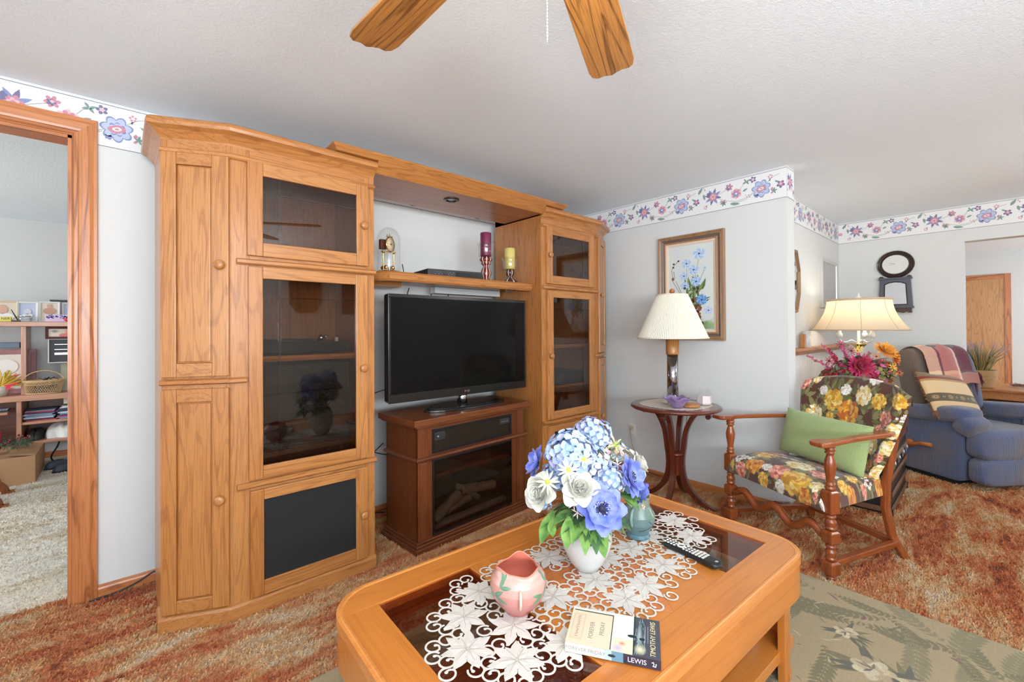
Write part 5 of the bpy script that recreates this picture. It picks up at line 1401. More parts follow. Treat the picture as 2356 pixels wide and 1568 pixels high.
# painting
PY0, PY1, PZ0, PZ1 = -.978, -1.528, 1.201, 2.066
t = empty('framed_painting', 'oil painting of blue flowers in wide bronze wooden frame behind the table lamp', 'painting', (0, (PY0 + PY1) / 2, PZ0))
yc = (PY0 + PY1) / 2; hw = abs(PY1 - PY0) / 2; H = PZ1 - PZ0
ML = Matrix(((0, 0, -1, 0), (-1, 0, 0, 0), (0, 1, 0, 0), (0, 0, 0, 1)))   # local x -> -Y, y -> Z, z -> out of the wall (-X)
def ring(b, x0, x1, pr, m=0):
    """picture-frame ring: pr list of (inset, height)"""
    n = len(pr); vs = []
    for (sx, sy) in ((-1, 0), (1, 0), (1, 1), (-1, 1)):
        for ins, h in pr: vs.append(((x0[0] + x1[0]) / 2 + sx * ((x1[0] - x0[0]) / 2 - ins), (x0[1] + ins) if sy == 0 else (x1[1] - ins), h))
    fs = []
    for k in range(4):
        q = (k + 1) % 4
        for i in range(n - 1): fs.append((k * n + i, q * n + i, q * n + i + 1, k * n + i + 1))
    b._add(vs, fs, m)
def framed(t, hw, H, layers, ML):
    for nm, mat, pr in layers:
        b = MB(); b.x = ML; ring(b, (-hw, 0), (hw, H), pr); b.build(nm, mat, t, fix=False)
M['bronze_wood'] = wood('bronze_frame', srgb(158, 120, 86), srgb(96, 66, 46), srgb(176, 140, 104), 'z', amt=.4, rough=.35)
M['grey_bronze'] = plain('grey_bronze', srgb(112, 98, 88), .35, var=.2)
M['gold_bead'] = plain('gold_beading', srgb(190, 142, 104), .4, metal=.3, bump=.8, bs=180)
M['linen'] = plain('linen_liner', srgb(224, 204, 182), .85, bump=.3, bs=400)
framed(t, hw, H, [('frame', M['bronze_wood'], [(0, 0), (0, .030), (.004, .036), (.010, .036), (.013, .032), (.017, .036), (.022, .032), (.026, .036), (.030, .034)]),
    ('inner_cove', M['grey_bronze'], [(.030, .034), (.036, .026), (.046, .020), (.052, .022)]), ('beading', M['gold_bead'], [(.052, .022), (.056, .028), (.062, .028), (.066, .020)]),
    ('liner', M['linen'], [(.066, .020), (.086, .014), (.088, .010)])], ML)
cvo = Canvas(2 * hw - .170, H - .170, srgb(214, 220, 218), 620)
W_, H_ = cvo.w, cvo.h
P_ = lambda u, v: (u * W_, v * H_)
for i in range(90): q = cvo.rng.rand(3); cvo.ell(q[0] * W_, q[1] * H_, .05, .03, srgb(206, 216, 222) if i % 2 else srgb(222, 224, 214), q[2] * 3, 1, .25)
for i in range(50): q = cvo.rng.rand(3); cvo.ell((.55 + .5 * q[0]) * W_, .09 * q[1] * H_, .05, .018, srgb(96, 140, 84) if i % 2 else srgb(150, 178, 120), q[2], 1, .5)
BR = srgb(104, 66, 48); GRN = srgb(78, 116, 62); GR2 = srgb(126, 148, 84)
for a in ([(.40, .33), (.30, .40), (.12, .56), (.08, .60)], [(.36, .36), (.17, .58)], [(.10, .62), (.07, .72), (.11, .76), (.24, .83)], [(.14, .62), (.12, .70)]): cvo.line([P_(*p) for p in a], .0035, BR)
cvo.ell(*P_(.10, .61), .013, .015, srgb(140, 92, 72)); 
for p in ((.12, .79), (.11, .75), (.23, .82)): cvo.ell(*P_(*p), .010, .008, srgb(70, 44, 40))
for a, b_ in (((.45, .35), (.69, .84)), ((.42, .34), (.41, .74)), ((.46, .34), (.57, .68)), ((.42, .33), (.35, .62)), ((.48, .34), (.80, .69)), ((.50, .3), (.75, .36)), ((.46, .4), (.62, .55))): cvo.line([P_(*a), P_((a[0] + b_[0]) / 2 + .02, (a[1] + b_[1]) / 2), P_(*b_)], .004, GR2)
for i in range(70):
    q = cvo.rng.rand(4); cvo.leaf(*P_(.38 + .34 * q[0], .20 + .36 * q[1]), .05 + .05 * q[2], .008, .3 + 2.2 * q[3], [GRN, GR2, srgb(60, 90, 52)][i % 3])
cvo.leaf(*P_(.66, .42), .13, .010, 1.1, GR2); cvo.leaf(*P_(.76, .46), .10, .010, 1.3, GRN)
for i in range(26):
    q = cvo.rng.rand(3); cvo.ell(*P_(.52 + .25 * q[0], .06 + .30 * q[1]), .018, .011, [srgb(110, 56, 36), srgb(150, 88, 60), srgb(70, 40, 30)][i % 3], q[2] * 3)
def mum(u, v, r, c1, c2, cc):
    x, y = P_(u, v)
    for L in range(3):
        for k in range(16):
            a = 2 * PI * (k + .5 * L) / 16; d = r * (.62 - .18 * L); cvo.ell(x + d * math.cos(a), y + .85 * d * math.sin(a), r * .36, r * .15, c1 if (k + L) % 3 else c2, a, .3)
    cvo.ell(x, y, r * .18, r * .14, cc)
LB, LW = srgb(164, 196, 228), srgb(206, 222, 240)
for (u, v, r, c1, c2) in ((.69, .88, .056, LB, LW), (.41, .78, .046, LB, LW), (.57, .70, .050, LB, LW), (.35, .635, .043, srgb(176, 196, 226), LW), (.62, .56, .050, srgb(148, 184, 226), LW), (.37, .52, .042, LB, LW), (.81, .71, .018, LB, LW), (.28, .40, .03, LB, LW), (.74, .345, .052, srgb(96, 146, 212), srgb(150, 190, 232)), (.88, .22, .040, srgb(190, 198, 226), LW)): mum(u, v, r, c1, c2, srgb(70, 80, 100))
for p in ((.37, .49), (.58, .48), (.66, .48), (.64, .44)): cvo.ell(*P_(*p), .012, .011, srgb(72, 50, 60))
cvo.speck(.02)
def pf(U, V):
    x = (U - .5) * W_; y = V * H_ + .085
    return -.011 + 0 * U, -x, y
cvo.mesh('canvas', painted('oil_paint', .45, bump=.3, bs=150), pf, t)
# ================================================================== UPHOLSTERED ARMCHAIR
CH = empty('armchair', 'turned-wood armchair with brown floral upholstery facing the coffee table', 'armchair', (-.6015, -2.043, 0), math.atan2(-.888, -.46))
post = [(.001, .0), (.016, .0), (.022, .008), (.023, .018), (.017, .026)]
mid = lambda z0, z1: [(.019, z0), (.027, z0 + (z1 - z0) * .14), (.022, z0 + (z1 - z0) * .26), (.025, z0 + (z1 - z0) * .42), (.027, z0 + (z1 - z0) * .55), (.018, z0 + (z1 - z0) * .72), (.026, z0 + (z1 - z0) * .86), (.019, z1)]
def post_block(b, x, y, z0, z1, h=.030):
    c = .010; pr_ = [(h - c, z0), (h, z0 + c), (h, z1 - c), (h - c, z1)]; vs = []
    for q, z in pr_:
        for a, d in ((-1, -1), (1, -1), (1, 1), (-1, 1)): vs.append((x + a * q, y + d * q, z))
    fs = [(0, 1, 2, 3), (12, 13, 14, 15)]
    for i in range(3):
        for k in range(4): w = (k + 1) % 4; fs.append((4 * i + k, 4 * i + w, 4 * i + 4 + w, 4 * i + 4 + k))
    b._add(vs, fs)
for sx in (-.352, .352):
    b = MB(); b.lathe(post, 20, (sx, 0, 0)); post_block(b, sx, 0, .026, .100); b.lathe(mid(.100, .186), 20, (sx, 0, 0)); post_block(b, sx, 0, .186, .256); b.lathe(mid(.256, .338), 20, (sx, 0, 0)); post_block(b, sx, 0, .338, .462, .029)
    b.lathe([(.018, .46), (.026, .472), (.020, .482), (.024, .492), (.017, .502), (.020, .530), (.026, .565), (.028, .592), (.023, .618), (.016, .640), (.016, .646), (.026, .654), (.020, .662), (.027, .671), (.021, .680), (.027, .690)], 24, (sx, 0, 0))
    b.build('front_leg', M['maple_z'], CH, bevel=.003)
for sx in (-1, 1):
    b = MB(); pts = [(.290, .600, .0), (.262, .545, .12), (.250, .515, .28), (.258, .510, .42), (.270, .545, .62), (.285, .62, .90)]
    vs = []
    for x, y, z in pts:
        for a, d in ((-1, -1), (1, -1), (1, 1), (-1, 1)): vs.append((sx * x + a * .014, y + d * .024, z))
    fs = [(0, 1, 2, 3), tuple(range(20, 24))]
    for i in range(5):
        for k in range(4): w = (k + 1) % 4; fs.append((4 * i + k, 4 * i + w, 4 * i + 4 + w, 4 * i + 4 + k))
    b._add(vs, fs); b.build('rear_leg', M['maple_z'], CH, bevel=.006)
    b = MB(); pts = [(sx * .352, .0, .085), (sx * .272, .56, .085)]; b.tube([Vector(pts[0]), Vector(pts[1])], [.024, .024], 4, flat=.85, up=(0, 0, 1)); b.build('side_stretcher', M['maple_y'], CH, bevel=.004)
    # shaped arm
    pl = [(-.105, -.020, .052), (-.085, -.045, .050), (-.03, -.048, .046), (.02, -.030, .034), (.08, -.022, .024), (.20, -.022, .022), (.32, -.024, .024), (.40, -.034, .034), (.46, -.036, .038), (.53, -.020, .024), (.56, -.008, .010)]
    ctr = lambda y: .352 - max(0, y - .05) * .16
    out = [(sx * (ctr(y) + w), y) for y, i, w in pl]; inn = [(sx * (ctr(y) + i), y) for y, i, w in pl][::-1]
    b = MB(); b.prism(out + inn, .692, .718, smooth=False); b.build('arm', M['maple_y'], CH, bevel=.009, bseg=3)
b = MB(); pts = []; rs = []
for i in range(41):
    u = -1 + i / 20; x = u * .325; z = .222 + .032 * math.cos(abs(u) * 2.72 * PI) * (1 if abs(u) < .93 else .4); z -= .004
    pts.append((x, 0, z)); rs.append((.0235 if abs(u) < .85 else .020) * (1 + (.10 * math.cos(i * PI) if abs(u) < .22 else 0)))
b.tube(pts, rs, 8, flat=1.0, up=(0, 1, 0)); b.build('carved_stretcher', M['maple_x'], CH)
b = MB(); b.tube([(-.272, .56, .085), (.272, .56, .085)], .022, 4, up=(0, 0, 1)); b.build('rear_stretcher', M['maple_x'], CH, bevel=.004)
b = MB(); b.box((-.32, -.010, .356), (.32, .016, .42)); b.build('seat_rail', M['maple_x'], CH)
# upholstery print
GB = srgb(86, 48, 32)
GOLD = [srgb(216, 164, 44), srgb(232, 188, 82), srgb(196, 138, 34), srgb(236, 206, 120)]; ORG = [srgb(206, 124, 28), srgb(224, 158, 52), srgb(184, 96, 24), srgb(230, 176, 80)]
PNK = [srgb(214, 120, 96), srgb(232, 158, 136), srgb(190, 88, 70), srgb(238, 184, 168)]; WHT = [srgb(226, 218, 206), srgb(240, 234, 224), srgb(200, 186, 176)]; YW = [srgb(236, 214, 150), srgb(244, 234, 204), srgb(222, 180, 90)]
LFG, LF2 = srgb(98, 96, 50), srgb(132, 126, 78)
def print_ground(cv, seed):
    r = random.Random(seed)
    for i in range(240):
        cv.ell(r.uniform(0, cv.w), r.uniform(0, cv.h), r.uniform(.01, .03), r.uniform(.004, .012), srgb(96, 58, 40) if i % 2 else srgb(58, 36, 26), r.uniform(0, 3), 1, .5)
    return r
def leaves(cv, x, y, r, n, seed):
    q = random.Random(seed)
    for i in range(n):
        a = q.uniform(0, 6.28); cv.leaf(x + r * .6 * math.cos(a), y + r * .6 * math.sin(a), r * q.uniform(.9, 1.5), r * .20, a + q.uniform(-.4, .4), LFG if i % 2 else LF2, srgb(86, 92, 50))
def sprig(cv, x, y, r, cols, seed):
    q = random.Random(seed)
    for i in range(16):
        a = q.uniform(0, 6.28); d = r * math.sqrt(q.random()); cv.bloom(x + d * math.cos(a), y + d * math.sin(a), r * .28, cols, 5, 2, a)
def paint(cv, items, seed):
    print_ground(cv, seed)
    items = list(items); q = random.Random(seed * 7)
    for _ in range(900):
        x, y, r = q.uniform(0, cv.w), q.uniform(0, cv.h), q.choice([.03, .045, .055])
        if all(math.hypot(x - a, y - b_) > (r + c) * 1.02 for a, b_, c, k in items): items.append((x, y, r, q.choice('gopwyls')))
    for k, (x, y, r, kind) in enumerate(items): leaves(cv, x, y, r * 1.15, 8, seed + k)
    for k, (x, y, r, kind) in enumerate(items):
        if kind == 's': sprig(cv, x, y, r, WHT, seed + k)
        elif kind == 'l': leaves(cv, x, y, r, 9, seed + 50 + k)
        else: cv.bloom(x, y, r * 1.12, dict(g=GOLD, o=ORG, p=PNK, w=WHT, y=YW)[kind], 10, 5, k)
    cv.speck(.05)
cvb_ = Canvas(.80, .62, GB, 900)
# u = 0 at the chair's left as seen (image left)
paint(cvb_, [(.14, .30, .062, 'y'), (.11, .17, .045, 'p'), (.28, .40, .065, 'g'), (.24, .20, .052, 'g'), (.41, .33, .075, 'o'), (.36, .47, .032, 'w'), (.50, .45, .055, 'y'), (.38, .17, .040, 'w'), (.49, .18, .040, 'p'), (.60, .24, .042, 'p'), (.66, .18, .050, 'y'), (.70, .36, .045, 'p'), (.57, .33, .05, 'l'), (.20, .46, .030, 'w'), (.06, .40, .05, 'l'), (.70, .07, .035, 'o'), (.60, .08, .03, 'w'), (.05, .06, .05, 'g'), (.30, .05, .05, 'p'), (.46, .05, .05, 'g'), (.75, .48, .04, 'g'), (.05, .52, .04, 'p'), (.3, .56, .05, 'l'), (.55, .57, .05, 'w')], 5)
def backf(U, V):
    x = 1 - 2 * U              # seen from the front: image left is +x... local x runs to the viewer's right
    x = -x
    t_ = V; top = .965 - .055 * np.abs(x) ** 2.4; hw_ = .250 + .095 * np.clip((t_ - .05) / .75, 0, 1) ** .8
    arc = np.clip((t_ - .80) / .20, 0, 1)
    z = .44 + (top - .44) * np.clip(t_ / .86, 0, 1) + 0 * x
    ch = .018 * np.abs(np.sin(x * PI * 1.5)) ** .6
    y0 = .485 + .26 * (z - .44) - .055 * np.abs(x) ** 2.5 - ch
    edge = np.clip((np.abs(x) - .86) / .14, 0, 1)
    y = y0 + .085 * np.clip(arc, 0, 1) ** 1.3 * (1 - .6 * edge) + .055 * edge ** 1.5; hw_ = hw_ * (1 - .07 * np.clip((t_ - .70) / .30, 0, 1) ** 2)
    z = z + .030 * np.sin(arc * PI / 2) * (1 - edge) - .06 * np.clip((arc - .55) / .45, 0, 1)
    return x * hw_, y, z
cvb_.mesh('backrest', M['fabric'], backf, CH)
b = MB(); b.grid(lambda u, v: ((2 * u - 1) * .96 * (.235 + .085 * min(1, v / .8) ** .8) * (1 - .06 * max(0, v - .85) / .15), .553 + .122 * v - .05 * abs(2 * u - 1) ** 2.5, .44 + (.472 - .075 * abs(2 * u - 1) ** 2.4) * v), 16, 10); b.build('backrest_rear', plain('brown_backing', GB, .9), CH, solid=.012, fix=False)
cvz = Canvas(.90, .86, GB, 1000)
paint(cvz, [(a_ + .07, b_, c_, d_) for a_, b_, c_, d_ in [(.14, .13, .062, 's'), (.25, .10, .058, 'o'), (.42, .12, .060, 'p'), (.34, .11, .030, 'w'), (.545, .10, .082, 'g'), (.68, .12, .050, 'y'), (.45, .30, .085, 'y'), (.18, .30, .085, 'g'), (.30, .25, .05, 'l'), (.60, .27, .055, 'p'), (.66, .34, .030, 'w'), (.70, .24, .035, 'w'), (.08, .22, .05, 'l'), (.30, .42, .06, 's'), (.52, .47, .06, 'p'), (.12, .48, .06, 'p'), (.70, .50, .06, 'g'), (.06, .05, .035, 'g'), (.16, .04, .04, 'p'), (.34, .03, .035, 'g'), (.46, .03, .03, 'w'), (.62, .03, .04, 'o'), (.72, .05, .03, 'p'), (.36, .60, .06, 'o')]], 9)
def seatf(U, V):
    x = 2 * U - 1; s_ = V * .86; ax = np.abs(x); x = np.sign(x) * np.where(ax < .62, ax / .62 * .80, .80 + (ax - .62) / .38 * .20)
    # V: 0 bottom front edge -> front face -> over the top to the back
    f = np.clip(s_ / .135, 0, 1); a = f * PI / 2
    yb = -.030 + .0 * x; z = np.where(s_ < .135, .350 + .108 * np.sin(a), .458 + .018 * np.sin(np.clip((s_ - .135) / .5, 0, 1) * PI))
    y = np.where(s_ < .135, -.035 - .012 * np.sin(f * PI) + .045 * (1 - np.cos(a)), .010 + (s_ - .135) * .70)
    e = np.clip((np.abs(x) - .80) / .20, 0, 1)
    z = z - np.where(s_ > .06, 1, s_ / .06) * (z - .350) * (1 - np.sqrt(np.clip(1 - e ** 2, 0, 1)))
    z = z + .022 * (1 - x ** 2) * np.sin(np.clip(s_ / .5, 0, 1) * PI)
    hw_ = .345 - .10 * np.clip(y / .55, 0, 1) + .015 * np.clip(1 - y / .1, 0, 1) * 0
    return x * hw_ * (1 - .0 * e), y, z
cvz.mesh('seat_cushion', M['fabric'], seatf, CH)
# green pillow
M['green_bump'] = plain('green_crinkle', srgb(158, 176, 116), .9, var=.16, vs=110, bump=1.0, bs=110, sheen=.3)
def pillow_mesh(w, h, d, nu=40, nv=40, pinch=.10):
    b = MB()
    for sgn in (1, -1):
        def f(u, v, s=sgn):
            x, y = 2 * u - 1, 2 * v - 1
            px = x * (1 - pinch * (1 - y * y) * .35 * abs(x)); py = y * (1 - pinch * (1 - x * x) * .5 * abs(y))
            th = max(0, (1 - abs(x) ** 3.2)) ** .5 * max(0, (1 - abs(y) ** 3.2)) ** .5
            return (px * w / 2, s * th * d / 2, py * h / 2)
        b.grid(f, nu, nv)
    return b
t = empty('throw_pillow', 'rectangular light green textured pillow on the floral armchair', 'pillow', (-.6015 + .888 * .36, -2.043 - .46 * .36, .475), math.atan2(-.888, -.46))
b = pillow_mesh(.56, .29, .13); b.x = None
o = b.build('cover', M['green_bump'], t, (0, .0, .138), (math.radians(-14), math.radians(1.5), 0), fix=False)
# ================================================================== ALCOVE: TRUNK, FLOWERS, FLOOR LAMP, RECLINER, WALL PIECES
M['trunk'] = plain('worn_black_tin', srgb(34, 30, 28), .45, var=.6, vs=14, bump=.5, bs=40)
M['slat'] = wood('trunk_slats', srgb(104, 70, 44), srgb(48, 30, 20), srgb(140, 102, 66), 'x', amt=.6, rough=.6)
t = empty('steamer_trunk', 'old black trunk with wooden slats standing between armchair and recliner', 'trunk', (.80, -2.18, 0), math.radians(1))
b = MB(); b.box((-.37, -.245, .015), (.40, .245, .365)); b.build('body', M['trunk'], t, bevel=.008)
b = MB(); b.box((-.375, -.25, .368), (.405, .25, .525)); b.build('lid', M['trunk'], t, bevel=.012)
for i, (z, h) in enumerate(((.03, .035), (.135, .03), (.245, .03), (.355, .035), (.46, .03))):
    b = MB(); b.box((-.385, -.256, z), (.415, -.246, z + h)).box((-.385, -.256, z), (-.376, .25, z + h)).box((.406, -.256, z), (.415, .25, z + h)); b.build('slat', M['slat'], t, bevel=.003)
for y in (-.22, -.11, 0, .11, .22):
    b = MB(); b.box((-.38, y - .022, .526), (.41, y + .022, .538)); b.build('lid_slat', M['slat'], t, bevel=.003)
for x in (-.30, -.08, .14, .34):
    b = MB(); b.box((x - .014, -.262, .32), (x + .014, -.256, .39)); b.tube([(x, -.262, .37), (x, -.266, .35), (x, -.262, .33)], .004, 8); b.build('latch', M['steel'], t)
for x, y in ((-.385, -.256), (.395, -.256)):
    b = MB(); b.box((x, y - .002, .01), (x + .03, y + .03, .06)).box((x, y - .002, .46), (x + .03, y + .03, .53)); b.build('corner_bracket', M['black'], t, bevel=.003)
# autumn flowers in a pot on the trunk
AX, AY, AZ = .83, -2.165, .539
t = empty('flower_pot', 'brown pot holding the autumn flowers on the trunk', 'pot', (AX, AY, AZ))
b = MB(); b.lathe([(.001, 0), (.07, 0), (.085, .02), (.10, .10), (.11, .18), (.105, .185), (.095, .17)], 28, caps=False); b.build('body', plain('brown_pot', srgb(96, 60, 40), .4), t)
AT = empty('autumn_bouquet', 'bouquet of magenta, orange and yellow silk flowers behind the armchair', 'flowers', (AX, AY, AZ + .19))
rr = random.Random(33); RV2, FV2 = Vector((.61, -.79, 0)), Vector((-.79, -.61, 0))
def a2(px, py, f=0.0):  # offsets in metres from the bouquet centre: right, up, towards viewer
    return RV2 * px + FV2 * f + Vector((0, 0, py + .245))
MG = silk('magenta', srgb(168, 24, 74), srgb(206, 52, 110), 30); MG2 = silk('crimson', srgb(150, 24, 48), srgb(184, 44, 60), 30); OR = silk('orange', srgb(226, 140, 34), srgb(240, 180, 60), 30); YE = silk('yellow', srgb(240, 206, 60)); RU = silk('rust', srgb(200, 84, 36), srgb(226, 130, 50), 25); PK = silk('mauve', srgb(196, 84, 130), srgb(216, 120, 150), 30); OLG = silk('olive_leaf', srgb(96, 108, 54), srgb(150, 140, 80), 20)
def chrys(c, nv, r, mats, rr, layers=4, n=20, name='chrysanthemum'):
    nv, u, w = basis(nv); b = MB()
    for L in range(layers):
        for k in range(n - 3 * L):
            a = 2 * PI * k / (n - 3 * L) + rr.uniform(-.1, .1); d = u * math.cos(a) + w * math.sin(a)
            petal(b, c, d + nv * (.1 + .35 * L), nv, r * (1 - .18 * L) * rr.uniform(.9, 1.1), r * .11, .12 + .1 * L, L % len(mats) if len(mats) < 3 else 0, 5, rr=rr)
    b.ball(Vector(c) + nv * r * .18, r * .15, len(mats) - 1, 8, 6)
    return b.build(name, mats, AT, fix=False)
chrys(a2(-.03, .03, .13), FV2 + Vector((0, 0, .2)), .100, [MG, MG2], rr, 5, 24)
hydrangea(a2(-.10, -.02, .06), .085, AT, [MG, MG2, OLG], rr, 46, 'magenta_cluster', .20)
hydrangea(a2(.10, -.03, .06), .10, AT, [MG, PK, OLG], rr, 54, 'magenta_cluster', .20)
hydrangea(a2(.0, -.10, .08), .10, AT, [MG2, OLG, OLG], rr, 54, 'foliage_cluster', .24)
hydrangea(a2(.20, -.01, .02), .07, AT, [RU, OR, OLG], rr, 36, 'orange_cluster', .24)
hydrangea(a2(-.20, -.07, .04), .06, AT, [OLG, MG2], rr, 30, 'foliage_cluster', .3)
chrys(a2(.055, -.085, .14), FV2 + RV2 * .3, .070, [MG, MG2], rr, 4, 20)
chrys(a2(.03, .06, .06), FV2 * .5 + Vector((0, 0, .6)), .060, [PK, MG], rr, 4, 20)
chrys(a2(.185, .135, .05), FV2 * .7 + Vector((0, 0, .7)) + RV2 * .2, .092, [OR, YE, F_['dark']], rr, 3, 20)
chrys(a2(.245, .085, .03), FV2 * .5 + RV2 * .8, .085, [OR, RU], rr, 4, 18)
chrys(a2(.20, -.085, .05), FV2 * .5 + RV2 * .6 - Vector((0, 0, .3)), .065, [RU, OR], rr, 4, 18)
for (x, z, f, m, r) in ((-.17, -.03, .13, MG2, .042), (-.20, .06, .05, MG2, .038), (-.095, .19, 0, MG2, .036), (-.04, .14, .04, MG2, .036), (.13, .05, .12, MG2, .040), (.07, -.05, .16, MG2, .034), (.30, -.03, .02, RU, .026), (.10, .10, .1, RU, .03)):
    daisy(a2(x, z, f), FV2 + Vector((rr.uniform(-.4, .4), 0, rr.uniform(0, .6))), r, AT, rr, m, F_['dark'], 9, 'red_blossom')
for (x, z, f) in ((.21, .02, .10), (-.06, -.08, .16), (.0, -.115, .16), (.015, .14, .02), (.04, .16, .0)): daisy(a2(x, z, f), FV2 + Vector((0, 0, .3)), .030, AT, rr, YE, RU, 7, 'yellow_blossom')
for (x0, z0, x1, z1, m) in ((-.08, -.02, -.23, .19, PK), (-.14, -.02, -.34, .10, PK), (-.10, .0, -.19, .16, MG2), (-.05, .05, -.10, .20, PK), (.06, .03, .11, .13, PK)):
    b = MB(); p0, p1 = a2(x0, z0, .04), a2(x1, z1, .0); b.tube([p0, p1], .003, 5)
    for k in range(34):
        pp = p0.lerp(p1, .25 + .75 * k / 34); s_ = 1 - .7 * k / 34; dd = Vector((rr.uniform(-1, 1), rr.uniform(-1, 1), rr.uniform(-.6, 1)))
        petal(b, pp, dd, (0, 0, 1), .030 * s_ + .006, .009 * s_ + .003, .2, 0, 4, rr=rr); b.ball(pp + dd.normalized() * .012 * s_, .007 * s_ + .002, 0, 6, 4)
    b.build('flower_spike', m, AT, fix=False)
for k in range(22):
    a = 2 * PI * k / 22; x = .20 * math.cos(a) + rr.uniform(-.03, .03); z = .05 + .11 * math.sin(a)
    leafcluster(a2(x * .55, z * .5 - .05, .08), [RV2 * math.cos(a) + FV2 * rr.uniform(.1, .9) + Vector((0, 0, math.sin(a) * .7))], .13, .032, AT, OLG if k % 3 else F_['dgreen'], rr)
# lamp with bell shade (lit) standing behind the trunk
FX, FY = 1.395, -2.095
t = empty('floor_lamp', 'white floor lamp with large lit ivory bell shade behind the autumn flowers', 'lamp', (FX, FY, 0))
prof = []
for i in range(13):
    u = i / 12; prof.append((.345 - .115 * (1 - (1 - u) ** 1.9) , 1.275 + .262 * u))
M['lit_shade'] = bpy.data.materials.new('lit_fabric_shade'); M['lit_shade'].use_nodes = True
nt = M['lit_shade'].node_tree; nt.nodes.remove(nt.nodes['Principled BSDF'])
df = nt.nodes.new('ShaderNodeBsdfDiffuse'); df.inputs[0].default_value = (*srgb(236, 222, 196), 1); tl = nt.nodes.new('ShaderNodeBsdfTranslucent'); tl.inputs[0].default_value = (*srgb(244, 226, 196), 1)
ms = nt.nodes.new('ShaderNodeMixShader'); ms.inputs[0].default_value = .55; nt.links.new(df.outputs[0], ms.inputs[1]); nt.links.new(tl.outputs[0], ms.inputs[2]); nt.links.new(ms.outputs[0], nt.nodes['Material Output'].inputs[0])
b = MB(); b.lathe(prof, 8 * 8, caps=False); sh = b.build('lamp_shade', M['lit_shade'], t, fix=False)
for k in range(8):
    a = 2 * PI * (k + .3) / 8; b = MB(); b.tube([((r + .001) * math.cos(a), (r + .001) * math.sin(a), z) for r, z in prof], .0022, 5); b.build('shade_seam', plain('seam', srgb(214, 190, 160), .8) if k == 0 else bpy.data.materials['seam'], sh)
for (r, z, h) in ((.232, 1.530, .018), (.345, 1.270, .010)):
    b = MB(); b.lathe([(r, z), (r + .003, z + h / 2), (r, z + h)], 64, caps=False); b.build('shade_binding', plain('tan_binding', srgb(206, 178, 150), .8), sh, solid=.003)
b = MB(); b.lathe([(.006, 1.50), (.008, 1.555), (.022, 1.562), (.008, 1.572), (.012, 1.580), (.004, 1.590), (.010, 1.600), (.002, 1.602)], 16); b.build('finial', M['white_gloss'], t)
b = MB(); b.lathe([(.001, 0), (.13, 0), (.135, .012), (.10, .025), (.03, .05), (.014, .08), (.012, 1.08), (.02, 1.10), (.028, 1.13), (.012, 1.15), (.010, 1.50)], 24); b.build('pole', M['white_gloss'], t)
b = MB(); b.lathe([(.035, 1.125), (.062, 1.150), (.060, 1.155), (.03, 1.152)], 24); b.build('gilt_collar', M['brass'], t)
for k in range(3):
    a = 2 * PI * k / 3 - .15; d = Vector((math.cos(a), math.sin(a), 0)); b = MB()
    b.tube([d * .015 + Vector((0, 0, 1.165)), d * .05 + Vector((0, 0, 1.185)), d * .09 + Vector((0, 0, 1.165)), d * .13 + Vector((0, 0, 1.175)), d * .138 + Vector((0, 0, 1.21))], .006, 8)
    b.lathe([(.012, 1.205), (.024, 1.212), (.022, 1.245), (.014, 1.25), (.014, 1.30)], 16, (d.x * .138, d.y * .138, 0)); b.build('lamp_arm', M['white_gloss'], t)
    b = MB(); b.ball((d.x * .138, d.y * .138, 1.335), .028, 0, 12, 8, (1, 1, 1.3)); b.build('bulb', plain('bulb_glass', (.9, .88, .8), .3) if k == 0 else bpy.data.materials['bulb_glass'], t)
bl_ = bpy.data.lights.new('bell_lamp_light', 'POINT'); bl_.energy = 5; bl_.color = (1, .86, .66); bl_.shadow_soft_size = .06
o = bpy.data.objects.new('bell_lamp_light', bl_); COL.objects.link(o); o.location = (FX, FY, 1.42)

# ---- recliner
M['cord_blue'] = None
tt = NT('blue_grey_corduroy'); v = tt.coord(rnd=False)
wv = tt.n('ShaderNodeTexWave', {'Vector': tt.n('ShaderNodeMapping', {0: v, 2: (0, 0, .785)}).outputs[0], 'Scale': 46.0, 'Distortion': .25, 'Detail': 1.0, 'Detail Scale': 1.5}); wv.bands_direction = 'X'
tt.base(tt.mix(wv.outputs[1], tt.ramp(tt.noise(v, 3.5, 2).outputs[0], [(.35, srgb(62, 74, 104)), (.65, srgb(88, 84, 94))]), tt.ramp(tt.noise(v, 3.5, 2).outputs[0], [(.35, srgb(96, 114, 152)), (.65, srgb(122, 116, 126))])))
tt.set(Roughness=.95); tt.b.inputs['Sheen Weight'].default_value = .3; tt.bump(wv.outputs[1], .5, .004); M['cord_blue'] = tt.mat
tt = NT('taupe_corduroy'); v = tt.coord(rnd=False)
wv = tt.n('ShaderNodeTexWave', {'Vector': tt.n('ShaderNodeMapping', {0: v, 2: (0, 0, .785)}).outputs[0], 'Scale': 46.0, 'Distortion': .25, 'Detail': 1.0}); wv.bands_direction = 'X'
tt.base(tt.mix(wv.outputs[1], srgb(82, 70, 62), srgb(116, 102, 90))); tt.set(Roughness=.95); tt.b.inputs['Sheen Weight'].default_value = .3; tt.bump(wv.outputs[1], .5, .004); M['cord_taupe'] = tt.mat
RC = empty('recliner', 'blue corduroy recliner with wooden side lever, beside the trunk and doorway', 'recliner', (1.469, -2.809, 0), math.radians(-41.74 + 8))
